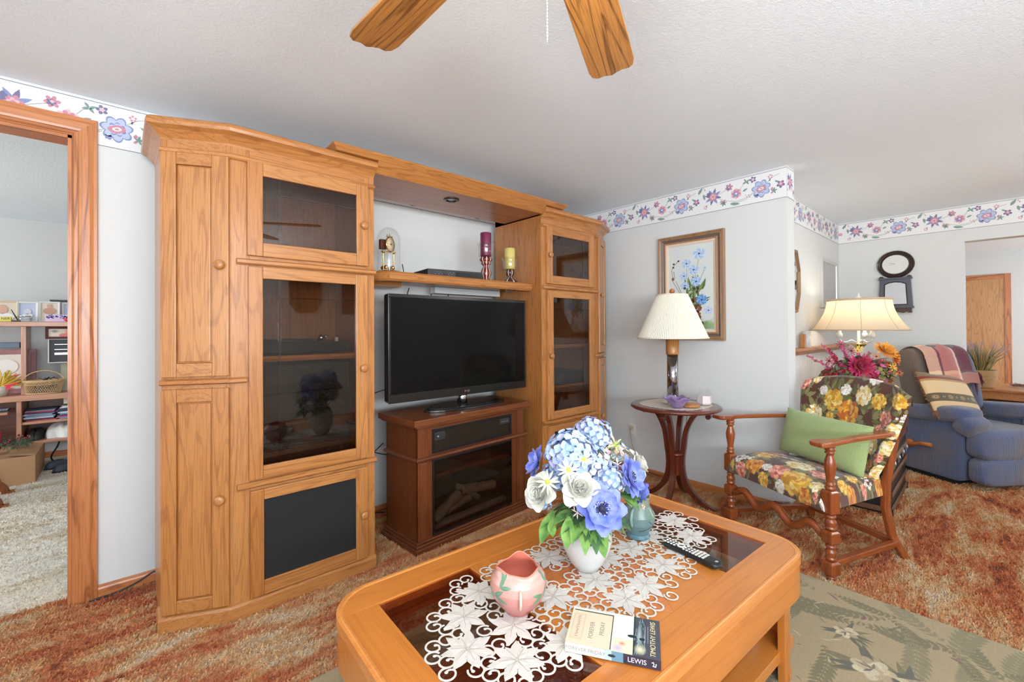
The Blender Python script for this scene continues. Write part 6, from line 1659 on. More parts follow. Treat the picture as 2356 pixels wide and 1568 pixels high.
def puff(name, cx, cy, cz, w, d, h, e=.35, mat=None, parent=RC, rot=(0, 0, 0), label=None):
    """rounded upholstered block (superellipsoid)"""
    b = MB(); sg = lambda c, p: math.copysign(abs(c) ** p, c)
    def f(u, v):
        a = 2 * PI * u; t_ = -PI / 2 + PI * v; return (w / 2 * sg(math.cos(t_), e) * sg(math.cos(a), e), d / 2 * sg(math.cos(t_), e) * sg(math.sin(a), e), h / 2 * sg(math.sin(t_), e))
    b.grid(f, 48, 24, wrapu=True); return b.build(name, mat or M['cord_blue'], parent, (cx, cy, cz), rot, fix=False, label=label)
b = MB(); b.box((.06, .20, .0), (.82, .62, .06)); b.build('base_frame', M['black_matte'], RC)
puff('side_panel', .10, .41, .30, .13, .56, .52, .18); puff('side_panel', .78, .40, .30, .13, .52, .52, .18)
puff('arm', .10, .39, .565, .24, .64, .13, .5, rot=(math.radians(-5), 0, 0)); puff('arm', .78, .375, .565, .24, .60, .13, .5, rot=(math.radians(-5), 0, 0))
puff('arm_front', .10, .11, .505, .21, .16, .17, .6, rot=(math.radians(30), 0, 0)); puff('arm_front', .78, .11, .505, .21, .16, .17, .6)
puff('seat_cushion', .44, .26, .40, .56, .54, .17, .4)
puff('footrest', .44, .06, .360, .80, .17, .24, .45); puff('footrest', .44, .05, .155, .80, .15, .22, .4)
puff('lower_back', .38, .53, .62, .56, .22, .36, .45, M['cord_taupe'], rot=(math.radians(-12), 0, 0)); puff('headrest', .35, .57, .93, .56, .23, .40, .5, M['cord_taupe'], rot=(math.radians(-12), 0, 0))
puff('back_wing', .09, .55, .82, .10, .20, .56, .6, M['cord_taupe'], rot=(math.radians(-12), 0, 0)); puff('back_wing', .62, .54, .80, .10, .20, .56, .6, rot=(math.radians(-12), 0, 0))
b = MB(); b.lathe([(.001, 0), (.034, 0), (.038, .010), (.030, .022), (.001, .024)], 20); b.x = Matrix.Identity(4)
b.tube([(.0, 0, .014), (-.01, .0, .016), (.02, -.10, .020), (.028, -.19, .020)], [.022, .020, .016, .017], 10, flat=.7)
b.build('wooden_lever', wood('lever_oak', srgb(190, 112, 52), srgb(130, 66, 28), None, 'y', rough=.25), RC, (.034, .53, .265), (0, math.radians(-90), math.radians(0)))
# afghan
cva = Canvas(.62, .74, srgb(190, 120, 112), 620)
CR, SAL, PUR, ROSE, TAU = srgb(224, 190, 156), srgb(206, 142, 120), srgb(86, 32, 52), srgb(166, 92, 98), srgb(160, 124, 112)
for x0, x1, c in ((0, .16, CR), (.16, .19, PUR), (.19, .35, SAL), (.35, .38, srgb(214, 182, 168)), (.38, .62, PUR)): cva.rect(x0, 0, x1, .74, c)
for y0, y1, c, a in ((.0, .10, SAL, .55), (.10, .14, CR, .35), (.14, .40, ROSE, .50), (.40, .43, CR, .25), (.43, .60, SAL, .5), (.60, .74, SAL, .35)): cva.rect(0, y0, .62, y1, c, a)
cva.rect(.38, .12, .62, .41, PUR, .75); cva.rect(.40, .44, .62, .60, PUR, .35); cva.rect(.19, .14, .35, .40, srgb(150, 76, 84), .4); cva.rect(.355, 0, .38, .74, srgb(226, 200, 186), .6); cva.rect(.16, 0, .19, .74, PUR, .6); cva.speck(.06)
AF = empty('afghan_throw', 'plaid burgundy and salmon throw draped over the recliner back', 'throw blanket', (1.469, -2.809, 0), math.radians(-41.74 + 8))
def draped(U, V):
    # V 0 = hem on the front of the backrest, 1 = behind
    s_ = V * .74; x = .10 + U * .53
    side = np.clip((U - .86) / .14, 0, 1)
    fr = np.clip(s_ / .30, 0, 1); a = np.clip((s_ - .30) / .24, 0, 1) * PI
    y = np.where(s_ < .30, .400 + .055 * fr, .575 - .115 * np.cos(a)); z = np.where(s_ < .30, .80 + .235 * fr, 1.035 + .105 * np.sin(a)); z = np.where(s_ > .54, 1.035 - (s_ - .54), z); y = np.where(s_ > .54, .69, y)
    z = z - .26 * side ** 1.6 * (z > .9) - .010 * np.abs(x - .35) * 6 * (z > .95) + .004 * np.sin(x * 40); y = y + .004 * np.sin(x * 26 + s_ * 8)
    return x - .03 * side, y, z
cva.mesh('cloth', M['fabric'], draped, AF)
b = MB(); q = random.Random(8)
for i in range(90):
    u = 1.0; v = .10 + .75 * i / 90; p = [float(k) for k in draped(np.array(u), np.array(v))]; b.tube([p, (p[0] + .02 + q.uniform(0, .02), p[1] + q.uniform(-.01, .01), p[2] - .03), (p[0] + .025 + q.uniform(-.01, .02), p[1] - .01, p[2] - q.uniform(.06, .10))], .0028, 4)
b.build('fringe', plain('burgundy_yarn', srgb(84, 42, 52), .9, var=.3), AF)['kind'] = 'stuff'
# cushion with tan stripes and fringe
cvt = Canvas(.42, .42, srgb(206, 176, 132), 420)
for y0, y1, c in ((0, .05, srgb(120, 84, 50)), (.05, .13, srgb(212, 182, 138)), (.13, .20, srgb(96, 84, 60)), (.20, .32, srgb(214, 186, 142)), (.32, .34, srgb(170, 132, 84)), (.34, .365, srgb(128, 50, 36)), (.365, .42, srgb(124, 104, 80))): cvt.rect(0, y0, .42, y1, c)
for i in range(8): cvt.ell(.03 + .052 * i, .165, .022, .020, srgb(70, 80, 66) if i % 2 else srgb(150, 122, 84)); cvt.ell(.03 + .052 * i, .165, .012, .010, srgb(160, 136, 96)); cvt.ell(.03 + .052 * i, .165, .005, .004, srgb(60, 66, 56))
cvt.line([(0, .13), (.42, .13)], .004, srgb(80, 60, 40)); cvt.line([(0, .20), (.42, .20)], .004, srgb(80, 60, 40)); cvt.speck(.04)
CU = empty('throw_pillow', 'square tan striped cushion with brown fringe on the recliner', 'pillow', (1.855, -2.63, .70), math.radians(-30))
pmat = Matrix.Rotation(math.radians(-30), 3, 'X') @ Matrix.Rotation(math.radians(8), 3, 'Y'); pm = np.array(pmat)
def cuf(U, V):
    x, y = 2 * U - 1, 2 * V - 1; th = np.clip(1 - np.abs(x) ** 3, 0, 1) ** .5 * np.clip(1 - np.abs(y) ** 3, 0, 1) ** .5
    X = x * .235; Y = -th * .07; Z = y * .205; return tuple(pm[i, 0] * X + pm[i, 1] * Y + pm[i, 2] * Z for i in range(3))
cvt.mesh('front', M['fabric'], cuf, CU)
b = MB(); b.grid(lambda u, v: tuple(pmat @ Vector(((2 * u - 1) * .235, .06 * max(0, 1 - abs(2 * u - 1) ** 3) ** .5 * max(0, 1 - abs(2 * v - 1) ** 3) ** .5, (2 * v - 1) * .205))), 16, 16); b.build('back', plain('brown_cushion_back', srgb(120, 92, 62), .9), CU, fix=False)
b = MB(); q = random.Random(3)
for i in range(220):
    s_ = i / 55; k = int(s_); f = s_ - k; e = [(-1 + 2 * f, 1), (1, 1 - 2 * f), (1 - 2 * f, -1), (-1, -1 + 2 * f)][k]; p = pmat @ Vector((e[0] * .235, 0, e[1] * .205)); nn = pmat @ Vector((e[0] * (abs(e[0]) > .99), 0, e[1] * (abs(e[1]) > .99)))
    b.tube([p, p + nn.normalized() * q.uniform(.014, .026) + Vector((q.uniform(-.01, .01), q.uniform(-.01, .01), q.uniform(-.012, .006)))], .0032, 4)
b.build('fringe', plain('brown_fringe', srgb(126, 88, 52), .9, var=.3), CU)['kind'] = 'stuff'

# ---- wall pieces of the alcove
MN = Matrix(((1, 0, 0, 0), (0, 0, -1, 0), (0, 1, 0, 0), (0, 0, 0, 1)))  # local x -> +X, y -> Z, z -> -Y (out of a wall facing south)
t = empty('octagonal_mirror', 'tall eight-sided gilt framed mirror on the alcove wall, half hidden by the corner', 'mirror', (.80, -1.745, 1.70))
oc = lambda s_: [(.185 * s_, .11 * s_ + .06 * (s_ - 1)), (.185 * s_, -.11 * s_), (.11 * s_, -.275 * s_), (-.11 * s_, -.275 * s_), (-.185 * s_, -.11 * s_), (-.185 * s_, .11 * s_), (-.11 * s_, .275 * s_), (.11 * s_, .275 * s_)]
b = MB(); b.x = MN; n = 8; o1, o2, o3_ = oc(1), oc(.9), oc(.8); vs = [(*p, 0) for p in o1] + [(*p, .022) for p in oc(.97)] + [(*p, .022) for p in o2] + [(*p, .006) for p in o3_]
b._add(vs, [(k * n + i, k * n + (i + 1) % n, k * n + n + (i + 1) % n, k * n + n + i) for k in range(3) for i in range(n)]); b.build('frame', plain('aged_gilt', srgb(132, 104, 72), .4, metal=.4), t)
b = MB(); b.x = MN; b.poly([(*p, .007) for p in oc(.81)]); b.build('mirror_glass', plain('mirror', (.8, .8, .8), .05, metal=1), t, fix=False)
t = empty('framed_picture', 'small white and silver framed grey print on the alcove wall above the bell lamp', 'picture', (1.965, -1.745, 1.495))
framed(t, .30, .49, [('frame', plain('silver_frame', srgb(206, 204, 200), .35, metal=.3), [(0, 0), (0, .022), (.012, .026), (.03, .020), (.034, .010)])], MN)
b = MB(); b.x = MN; b.poly([(-.27, .03, .009), (.27, .03, .009), (.27, .46, .009), (-.27, .46, .009)]); b.build('print', plain('grey_print', srgb(170, 170, 172), .3, var=.12, vs=10), t, fix=False)
t = empty('glass_cylinder', 'mosaic glass cylinder candle holder on the ledge of the alcove wall', 'candle holder', (1.03, -1.792, 1.1225))
b = MB(); b.lathe([(.030, 0), (.032, .003), (.032, .145), (.029, .145)], 24, caps=False); b.build('body', plain('frosted_mosaic', srgb(200, 198, 190), .25, var=.3, vs=90, bump=.6, bs=70), t)
o = MB().box((-.016, -.02, 0), (.016, .02, .12)).build('wooden_block', M['oak_z'], None, (.94, -1.79, 1.1225), bevel=.003); tag(o, 'small upright wooden block on the alcove ledge by the corner', 'ornament')
# wall mirror clock shape on the east wall
ME = Matrix(((0, 0, -1, 0), (-1, 0, 0, 0), (0, 1, 0, 0), (0, 0, 0, 1)))
t = empty('wall_clock', 'dark wall clock with oval face and glazed tapering case on the far wall', 'wall clock', (2.43, -2.218, 1.50))
def oval(r1, r2, z, n=48): return [(r1 * math.cos(2 * PI * i / n), .436 + r2 * math.sin(2 * PI * i / n), z) for i in range(n)]
b = MB(); b.x = ME; n = 48; rings = [(.147, .139, 0), (.147, .139, .018), (.141, .133, .026), (.134, .126, .022), (.128, .120, .030), (.120, .112, .026), (.113, .105, .034), (.103, .095, .022)]
vs = []
for r in rings: vs += oval(*r)
b._add(vs, [(k * n + i, k * n + (i + 1) % n, k * n + n + (i + 1) % n, k * n + n + i) for k in range(len(rings) - 1) for i in range(n)], 0, False)
M['darkbrown'] = plain('dark_brown_lacquer', srgb(58, 42, 36), .3, coat=.3)
b.build('oval_frame', M['darkbrown'], t, fix=False)
b = MB(); b.x = ME; b.poly(oval(.108, .100, .020)); dl = b.build('dial', plain('white_dial', srgb(222, 222, 220), .4, var=.04, vs=12), t, fix=False)
b = MB(); b.x = ME; b.tube([(0, .44, .022), (-.05, .455, .022)], .0018, 4); b.tube([(0, .44, .022), (-.05, .43, .022)], .0014, 4); b.build('hands', M['grey'], dl)
b = MB(); b.x = ME
b.prism([(-.118, .285), (.118, .285), (.134, .0), (-.134, .0)], 0, .045); b.box((-.130, .280, 0), (.130, .300, .055)).box((-.142, -.012, 0), (.142, .006, .055))
M['slate'] = plain('slate_lacquer', srgb(84, 84, 98), .35, coat=.2)
b.build('case', M['slate'], t, bevel=.004)
b = MB(); b.x = ME; b.prism([(-.09, .02), (.098, .02), (.088, .235), (.05, .255), (0, .262), (-.05, .255), (-.085, .235)], .046, .050); b.build('case_surround', M['black'], t)
b = MB(); b.x = ME; b.prism([(-.082, .030), (.088, .030), (.078, .228), (.045, .244), (0, .250), (-.045, .244), (-.076, .228)], .050, .052); b.build('case_glass', plain('pale_panel', srgb(206, 208, 214), .15, var=.05, vs=8), t)
for s_ in (-1, 1):
    b = MB(); b.x = ME; b.tube([(s_ * .108, .300, .0), (s_ * .108, .300, .052)], .018, 18); b.build('scroll', M['darkbrown'], t)
b = MB(); b.x = ME; b.prism([(-.12, -.012), (.12, -.012), (.12, -.040), (.10, -.040), (.06, -.060), (0, -.045), (-.06, -.060), (-.10, -.040), (-.12, -.040)], 0, .035); b.box((.10, -.058, 0), (.125, -.012, .048)).box((-.125, -.058, 0), (-.10, -.012, .048)); b.build('lower_bracket', M['darkbrown'], t)

# ---- end table with plant beyond the doorway
t = empty('end_table', 'light oak end table in the hall beyond the doorway', 'end table', (4.05, -2.98, 0), math.radians(-8))
b = MB(); b.prism([(-.42, -.30), (.34, -.30), (.42, -.22), (.42, .30), (-.42, .30)], .585, .612); b.build('tabletop', M['oak_y'], t, bevel=.008)
b = MB(); b.box((-.37, -.25, .50), (.36, .25, .585)); b.build('apron', M['oak_x'], t)
for x, y in ((-.36, -.24), (.35, -.24), (.35, .24), (-.36, .24)): b = MB(); b.box((x - .025, y - .025, 0), (x + .025, y + .025, .50)); b.build('leg', M['oak_z'], t)
b = MB(); b.box((-.33, -.22, .18), (.33, .22, .20)); b.build('lower_shelf', M['oak_x'], t)
M['wicker'] = plain('wicker_fibre', srgb(180, 142, 98), .8, var=.35, vs=60, bump=1.2, bs=120)
b = MB(); b.box((-.25, -.20, 0), (.28, .18, .26)); o = b.build('wicker_hamper', M['wicker'], None, (4.05, -2.98, .2005), (0, 0, math.radians(-8)), bevel=.02); tag(o, 'woven wicker hamper on the lower shelf of the hall table', 'basket')
t = empty('woven_planter', 'round straw basket planter on the hall table', 'planter', (3.78, -2.76, .613))
b = MB(); pr_ = []
for i in range(16): z = .20 * i / 15; pr_.append((.105 + .035 * math.sin(PI * min(1, z / .2) * .6) + .004 * (i % 2), z))
b.lathe([(.001, 0)] + pr_ + [(.12, .195), (.12, .15), (.001, .15)], 36, caps=False); b.build('basket', M['wicker'], t)
b = MB(); b.tube([(.12, -.02, .19), (.16, -.03, .16), (.19, -.035, .06), (.20, -.035, .01)], .016, 6, flat=.25); b.build('ribbon', plain('green_ribbon', srgb(72, 104, 92), .6), t)
t = empty('ornamental_grass', 'green ornamental grass with mauve seed plumes in the straw planter', 'plant', (3.78, -2.76, .78))
gr_ = MB(); pl_ = MB(); q = random.Random(12)
for i in range(230):
    a = q.uniform(0, 6.28); l = q.uniform(.16, .34); sp = q.uniform(.02, .20); w = .005
    p = [Vector((.07 * math.cos(a) * q.random(), .07 * math.sin(a) * q.random(), 0))]; p.append(p[0] + Vector((sp * .4 * math.cos(a), sp * .4 * math.sin(a), l * .6))); p.append(p[0] + Vector((sp * math.cos(a), sp * math.sin(a), l)))
    gr_.tube(p, [w * .6, w * .5, .0006], 3, i % 3)
gr_.build('grass_blades', [silk('grass', srgb(60, 100, 40), srgb(100, 134, 60), 20), F_['dgreen'], silk('straw', srgb(190, 150, 90))], t)['kind'] = 'stuff'
for i in range(22):
    a = q.uniform(0, 6.28); l = q.uniform(.30, .42); sp = q.uniform(.03, .22) if i > 3 else .30; p0 = Vector((.03 * math.cos(a), .03 * math.sin(a), 0)); a = a if i > 3 else -1.0 + .2 * i
    p1 = p0 + Vector((sp * math.cos(a), sp * math.sin(a), l * (1 if i > 3 else .85))); b = MB(); b.tube([p0, p0.lerp(p1, .5) + Vector((0, 0, .03)), p1], .0015, 4)
    for k in range(26):
        pp = p0.lerp(p1, .62 + .38 * k / 26); s_ = math.sin(PI * (k + 2) / 30); dd = Vector((q.uniform(-1, 1), q.uniform(-1, 1), .6)).normalized(); b.tube([pp, pp + dd * .022 * s_], [.003, .0008], 3)
    b.build('seed_plume', silk('plume', srgb(170, 150, 165), srgb(196, 178, 180), 30) if i == 0 else bpy.data.materials['silk_plume'], t)
t = empty('dried_wreath', 'small dried twig wreath lying on the hall table', 'wreath', (4.12, -3.08, .628))
b = MB(); q = random.Random(2)
for i in range(70): a = 2 * PI * i / 35; b.tube([(.10 * math.cos(a), .08 * math.sin(a), 0), (.10 * math.cos(a + .5) + q.uniform(-.02, .02), .08 * math.sin(a + .5) + q.uniform(-.02, .02), q.uniform(-.01, .025))], .003, 4)
b.build('twigs', plain('dry_twigs', srgb(140, 110, 90), .9, var=.4), t)['kind'] = 'stuff'
# ================================================================== STUDY SEEN THROUGH THE OPENING
M['desk_x'] = wood('desk_laminate_x', srgb(190, 134, 104), srgb(140, 92, 70), srgb(200, 146, 116), 'x', amt=.4, ring=6); M['desk_z'] = wood('desk_laminate_z', srgb(190, 134, 104), srgb(140, 92, 70), srgb(200, 146, 116), 'z', amt=.4, ring=6)
M['desk_dark'] = wood('desk_dark_panel', srgb(120, 74, 52), srgb(80, 46, 34), None, 'x', amt=.4)  # darker brown wood for the desk back panels and basket floor
DX = -4.0
t = empty('computer_desk', 'tan laminate desk with open hutch shelf in the study', 'desk', (DX, 3.40, 0))
def bx(n, a, c, m): b = MB(); b.box(tuple(p - q for p, q in zip(a, (DX, 3.40, 0))), tuple(p - q for p, q in zip(c, (DX, 3.40, 0)))); return b.build(n, m, t, bevel=.003)
bx('hutch_shelf', (-5.0, 3.20, 1.352), (-3.0, 3.55, 1.396), M['desk_x'])
bx('hutch_upright', (-4.185, 3.24, .705), (-4.150, 3.55, 1.352), M['desk_z']); bx('hutch_upright', (-5.0, 3.24, .705), (-4.965, 3.55, 1.352), M['desk_z'])
bx('desktop', (-5.0, 3.16, .650), (-3.0, 3.64, .705), M['desk_x'])
bx('side_panel', (-4.205, 3.17, .215), (-4.172, 3.60, .650), M['desk_z']); bx('side_panel', (-3.05, 3.17, 0), (-3.02, 3.60, .650), M['desk_z']); bx('side_panel', (-5.0, 3.17, 0), (-4.97, 3.60, .650), M['desk_z'])
bx('compartment_shelf', (-4.172, 3.18, .425), (-3.05, 3.60, .450), M['desk_x']); bx('compartment_shelf', (-4.172, 3.18, .235), (-3.05, 3.60, .260), M['desk_x'])
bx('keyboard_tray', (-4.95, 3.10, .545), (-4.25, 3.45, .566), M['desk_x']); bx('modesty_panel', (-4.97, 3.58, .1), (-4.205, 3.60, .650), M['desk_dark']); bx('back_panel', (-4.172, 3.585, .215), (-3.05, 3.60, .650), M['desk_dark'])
PHW = [srgb(216, 206, 192), srgb(190, 196, 214), srgb(222, 196, 178)]
def photo(name, label, x, z, w, h, y, frm, bg, fg=None, tilt=0, fw=.016, extra=None):
    t = empty(name, label, 'framed photo', (x, y, z))
    M3 = Matrix.Rotation(math.radians(tilt), 4, 'X') @ MN
    framed(t, w / 2, h, [('frame', frm, [(0, 0), (0, .014), (.003, .018), (fw, .014), (fw + .002, .006)])], M3)
    b = MB(); b.x = M3; b.box((-w / 2 + .004, .004, 0), (w / 2 - .004, h - .004, .004)); b.build('backing', M['darkgrey'], t)
    b = MB(); b.x = M3; b.poly([(-w / 2 + fw, fw, .0065), (w / 2 - fw, fw, .0065), (w / 2 - fw, h - fw, .0065), (-w / 2 + fw, h - fw, .0065)]); p = b.build('photograph', bg, t, fix=False)
    if extra: extra(p, M3, w, h)
    return t
def blob(p, M3, items):
    for nm, m, pts in items:
        b = MB(); b.x = M3; b.poly([(x, y, .0072 + .0004 * len(nm)) for x, y in pts]); b.build(nm, m, p, fix=False)
el = lambda cx, cy, rx, ry, n=20: [(cx + rx * math.cos(2 * PI * i / n), cy + ry * math.sin(2 * PI * i / n)) for i in range(n)]
SKIN = plain('photo_skin', srgb(206, 160, 138), .5); PBG = plain('photo_cream', srgb(214, 198, 178), .4, var=.1); PBL = plain('photo_blue', srgb(178, 186, 208), .4, var=.15, vs=20)
RED = plain('red_plastic', srgb(206, 34, 58), .3); GOLDF = plain('pale_gold_frame', srgb(206, 186, 150), .4); WHF = plain('white_frame', srgb(222, 220, 216), .5)
photo('photo_frame', 'gold framed baby portrait at the left end of the hutch top', -4.305, 1.397, .17, .205, 3.42, GOLDF, PBG, tilt=-4, extra=lambda p, m, w, h: blob(p, m, [('portrait_head', SKIN, el(-.02, .12, .035, .045)), ('portrait_body', M['white_matte'], el(0, .05, .06, .035))]))
photo('photo_frame', 'silver framed pale blue baby photo behind the glass jars', -4.160, 1.397, .145, .20, 3.42, WHF, PBL, tilt=-4, extra=lambda p, m, w, h: blob(p, m, [('portrait_head', plain('pale_face', srgb(206, 204, 214), .5), el(0, .10, .025, .03)), ('portrait_body', M['white_matte'], el(0, .06, .035, .025))]))
photo('photo_frame', 'cream hinged frame showing a sitting baby, beside the pink tissue box', -4.010, 1.397, .150, .205, 3.40, WHF, PBG, tilt=-3, extra=lambda p, m, w, h: blob(p, m, [('portrait_head', SKIN, el(0, .16, .018, .02)), ('portrait_body', plain('photo_tan', srgb(196, 150, 124), .5), el(0, .11, .045, .032))]))
photo('photo_frame', 'rightmost white photo frame on the hutch, partly behind the door trim', -3.850, 1.397, .150, .200, 3.42, WHF, PBL, tilt=-3)
o = MB().box((-.20, -.06, 0), (.55, .06, .014)).build('wall_ledge', M['darkgrey'], None, (-3.82, 3.598, 1.615)); tag(o, 'thin dark ledge on the study wall above the photo frames', 'ledge')
t = empty('glass_jar', 'clear glass jar with chrome rim on the hutch top', 'jar', (-4.165, 3.28, 1.397)); b = MB(); b.lathe([(.03, 0), (.05, .01), (.052, .045), (.045, .05)], 24, caps=False); b.build('body', M['clear'], t, solid=.002); b = MB(); b.lathe([(.045, .048), (.047, .054), (.044, .058)], 24, caps=False); b.build('rim', M['chrome'], t, solid=.002)
t = empty('glass_jar', 'smaller glass jar of clips just right of the chrome-rimmed one', 'jar', (-4.105, 3.27, 1.397)); b = MB(); b.lathe([(.018, 0), (.028, .01), (.026, .04), (.03, .05)], 20, caps=False); b.build('body', M['clear'], t, solid=.002)
t = empty('pen_stand', 'black pen stand with upright pen on the hutch top', 'pen stand', (-4.235, 3.27, 1.397)); b = MB(); b.box((-.03, -.02, 0), (.045, .02, .014)); b.build('stand', M['black'], t, bevel=.003); b = MB(); b.tube([(.03, 0, .01), (-.015, 0, .115)], [.006, .003], 8); b.build('pen', M['black'], t)
o = MB().box((-.07, -.018, 0), (.07, .018, .046)).build('name_block', plain('yellow_card', srgb(222, 206, 90), .6), None, (-4.315, 3.25, 1.397), bevel=.002)
t2 = o; tag(o, 'yellow lettered block at the left end of the hutch top', 'sign'); text_mesh('lettering', 'NER', .03, M['darkgrey'], o, frame_m((.035, -.0185, .028), (1, 0, 0), (0, 0, 1)))
t = empty('tissue_box', 'pink and blue floral tissue box on the hutch top', 'box', (-3.945, 3.26, 1.397))
b = MB(); b.box((-.08, -.045, 0), (.09, .045, .07)); b.build('carton', plain('floral_carton', srgb(222, 194, 220), .6, var=.1), t, bevel=.002)
b = MB(); q = random.Random(1)
for i in range(26): b.poly([(x, -.0455, z) for x, z in el(q.uniform(-.07, .08), q.uniform(.035, .065), .008, .006, 8)])
b.build('floral_print', plain('violet_print', srgb(92, 88, 156), .6), t, fix=False)
o = MB().lathe([(.001, 0), (.028, 0), (.040, .012), (.047, .034), (.044, .035), (.025, .01)], 28, caps=False).build('small_bowl', RED, None, (-3.868, 3.245, 1.397)); tag(o, 'small red bowl in front of the tissue box', 'bowl')
photo('photo_frame', 'dark red framed photo of a person in a red sweater under the hutch shelf', -3.860, 1.230, .34, .120, 3.30, plain('mahogany_frame', srgb(84, 36, 34), .4), PBG, fw=.02, extra=lambda p, m, w, h: blob(p, m, [('portrait_body', RED, el(-.02, .035, .055, .022)), ('portrait_head', SKIN, el(-.02, .075, .016, .018)), ('wall_picture', M['grey'], el(-.11, .075, .025, .014, 4))]))
t = empty('media_rack', 'dark media rack with white rim and silver bars below the red frame', 'rack', (-3.88, 3.36, .99))
b = MB(); b.x = MN; ring(b, (-.135, 0), (.135, .24), [(0, 0), (0, .04), (.008, .042), (.010, .02)]); b.build('frame', WHF, t, fix=False)
b = MB(); b.x = MN; b.box((-.128, .006, 0), (.128, .234, .012)); b.build('back', M['darkgrey'], t)
for i, z in enumerate((.08, .13, .18)): b = MB(); b.x = MN; b.box((-.09, z, .012), (.09, z + (.022 if i == 0 else .007), .03)); b.build('silver_bar', M['steel'], t)
o = MB().box((-.2, -.05, 0), (.2, .05, .285)).build('storage_box', plain('grey_green_card', srgb(190, 186, 160), .7), None, (-3.73, 3.44, .706)); tag(o, 'pale box behind the red cup under the media rack', 'box')
o = MB().lathe([(.001, 0), (.027, 0), (.036, .085), (.033, .085), (.024, .006)], 24, caps=False).build('cup', RED, None, (-3.835, 3.22, .706)); tag(o, 'red plastic cup at the right of the wicker basket', 'cup')
o = MB().box((-.20, -.05, 0), (.13, .05, .055)).build('clock_radio', plain('slate_blue_plastic', srgb(92, 108, 126), .4), None, (-4.34, 3.45, 1.145), bevel=.004); tag(o, 'slate blue box standing on top of the large red-framed picture', 'radio')
photo('picture_frame', 'large picture in red marbled frame leaning on the desk behind the basket', -4.30, .706, .40, .425, 3.40, plain('red_marbled_frame', srgb(150, 96, 100), .4, var=.25, vs=40), plain('botanical_print', srgb(216, 208, 196), .5, var=.08), tilt=-4, fw=.045, extra=lambda p, m, w, h: blob(p, m, [('printed_stem', plain('print_brown', srgb(150, 112, 80), .6), el(.02, .12, .10, .03)), ('printed_rose', plain('print_pale', srgb(228, 224, 216), .6), el(.0, .26, .08, .07)), ('printed_leaf', RED, [(-.02, .16), (.10, .19), (.03, .14)])]))
# basket
t = empty('wicker_basket', 'honey wicker basket with tall handle on the study desk', 'basket', (-4.035, 3.235, .706))
M['cane'] = plain('honey_cane', srgb(206, 170, 122), .6, var=.15, vs=50)
b = MB(); rx = lambda z: .115 + .022 * z / .12; ry = lambda z: .06 + .012 * z / .12
for s_ in (-1, 1):
    for i in range(46):
        p = []
        for k in range(7): z = .006 + .10 * k / 6; a = 2 * PI * i / 46 + s_ * k * .07; p.append((rx(z) * math.cos(a), ry(z) * math.sin(a), z))
        b.tube(p, .0016, 4)
b.build('weave', M['cane'], t)['kind'] = 'stuff'
b = MB()
for z, r in ((.004, .005), (.088, .003), (.104, .003), (.116, .006), (.126, .006)): b.tube([(rx(z) * math.cos(a), ry(z) * math.sin(a), z) for a in [2 * PI * i / 40 for i in range(40)]], r, 8, closed=True)
b.build('rim', M['cane'], t)
b = MB(); b.tube([(.145 * math.cos(a), .0, .10 + .145 * math.sin(a) * .82) for a in [PI * i / 24 for i in range(25)]], .0045, 8); b.build('handle', M['cane'], t)
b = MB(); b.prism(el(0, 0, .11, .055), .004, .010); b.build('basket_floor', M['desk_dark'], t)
o = MB(); q = random.Random(6)
for i in range(9):
    pts = []; x, y = q.uniform(-.06, .08), q.uniform(-.02, .02)
    for k in range(6): pts.append((x + .03 * math.sin(k * 1.3 + i), y + .02 * math.cos(k + i), .03 + k * .022 + q.uniform(0, .01)))
    o.tube(pts, .003, 5)
o = o.build('cable_bundle', M['cord_black'], None, (-4.02, 3.235, .712)); tag(o, 'tangle of dark cables inside the wicker basket', 'cables'); o['kind'] = 'stuff'
# dried bouquet at far left
t = empty('dried_posy', 'yellow dried flower posy with red ribbon at the left edge of the desk', 'flowers', (-4.31, 3.24, .706))
b = MB(); b.lathe([(.04, 0), (.055, .05), (.06, .09)], 20); b.build('pot', plain('pale_pot', srgb(196, 188, 172), .6), t)
b = MB(); q = random.Random(9)
for i in range(110): a = q.uniform(-1.2, 1.9); l = q.uniform(.08, .16); b.tube([(0, 0, .09), (l * math.sin(a), q.uniform(-.03, .03), .09 + l * abs(math.cos(a)))], [.0015, .004], 6)
b.build('dried_stalks', plain('straw_yellow', srgb(214, 178, 70), .8, var=.2), t)['kind'] = 'stuff'
b = MB(); b.poly([(.02, -.04, .10), (.13, -.05, .13), (.06, -.05, .08)]); b.poly([(.02, -.045, .09), (.10, -.05, .07), (.04, -.05, .06)]); b.build('ribbon', RED, t, fix=False)
# papers and bags in the compartments
PAP = [plain('paper_white', srgb(226, 226, 230), .8), plain('paper_cream', srgb(220, 210, 190), .8), plain('paper_blue', srgb(130, 150, 186), .7), plain('paper_navy', srgb(50, 54, 84), .6), plain('paper_red', srgb(200, 70, 76), .6)]
q = random.Random(14)
def stack(x, y, z, n, side, w=.20):
    words = ['white', 'cream', 'mid blue', 'navy', 'red']
    ords = ['bottom', 'second', 'third', 'fourth', 'fifth', 'sixth', 'seventh', 'eighth', 'ninth', 'tenth', 'eleventh', 'twelfth']
    for i in range(n):
        h = q.uniform(.005, .014); m = q.randrange(5)
        if i == n - 1: m = 2 if side == 'left' else 0
        o = MB().box((-w / 2, -.13, 0), (w / 2, .13, h)).build('magazine', PAP[m], None, (x + q.uniform(-.015, .015), y + q.uniform(-.02, .01) - (.0), z), (0, 0, q.uniform(-.12, .12)))
        pos = 'topmost' if i == n - 1 else (ords[i] + ('' if i == 0 else ' from the bottom'))
        tag(o, '%s paper, %s in the %s pile of the upper desk compartment' % (words[m], pos, side), 'papers', 'loose papers in the desk compartment, ' + side + ' pile'); z += h + .0008
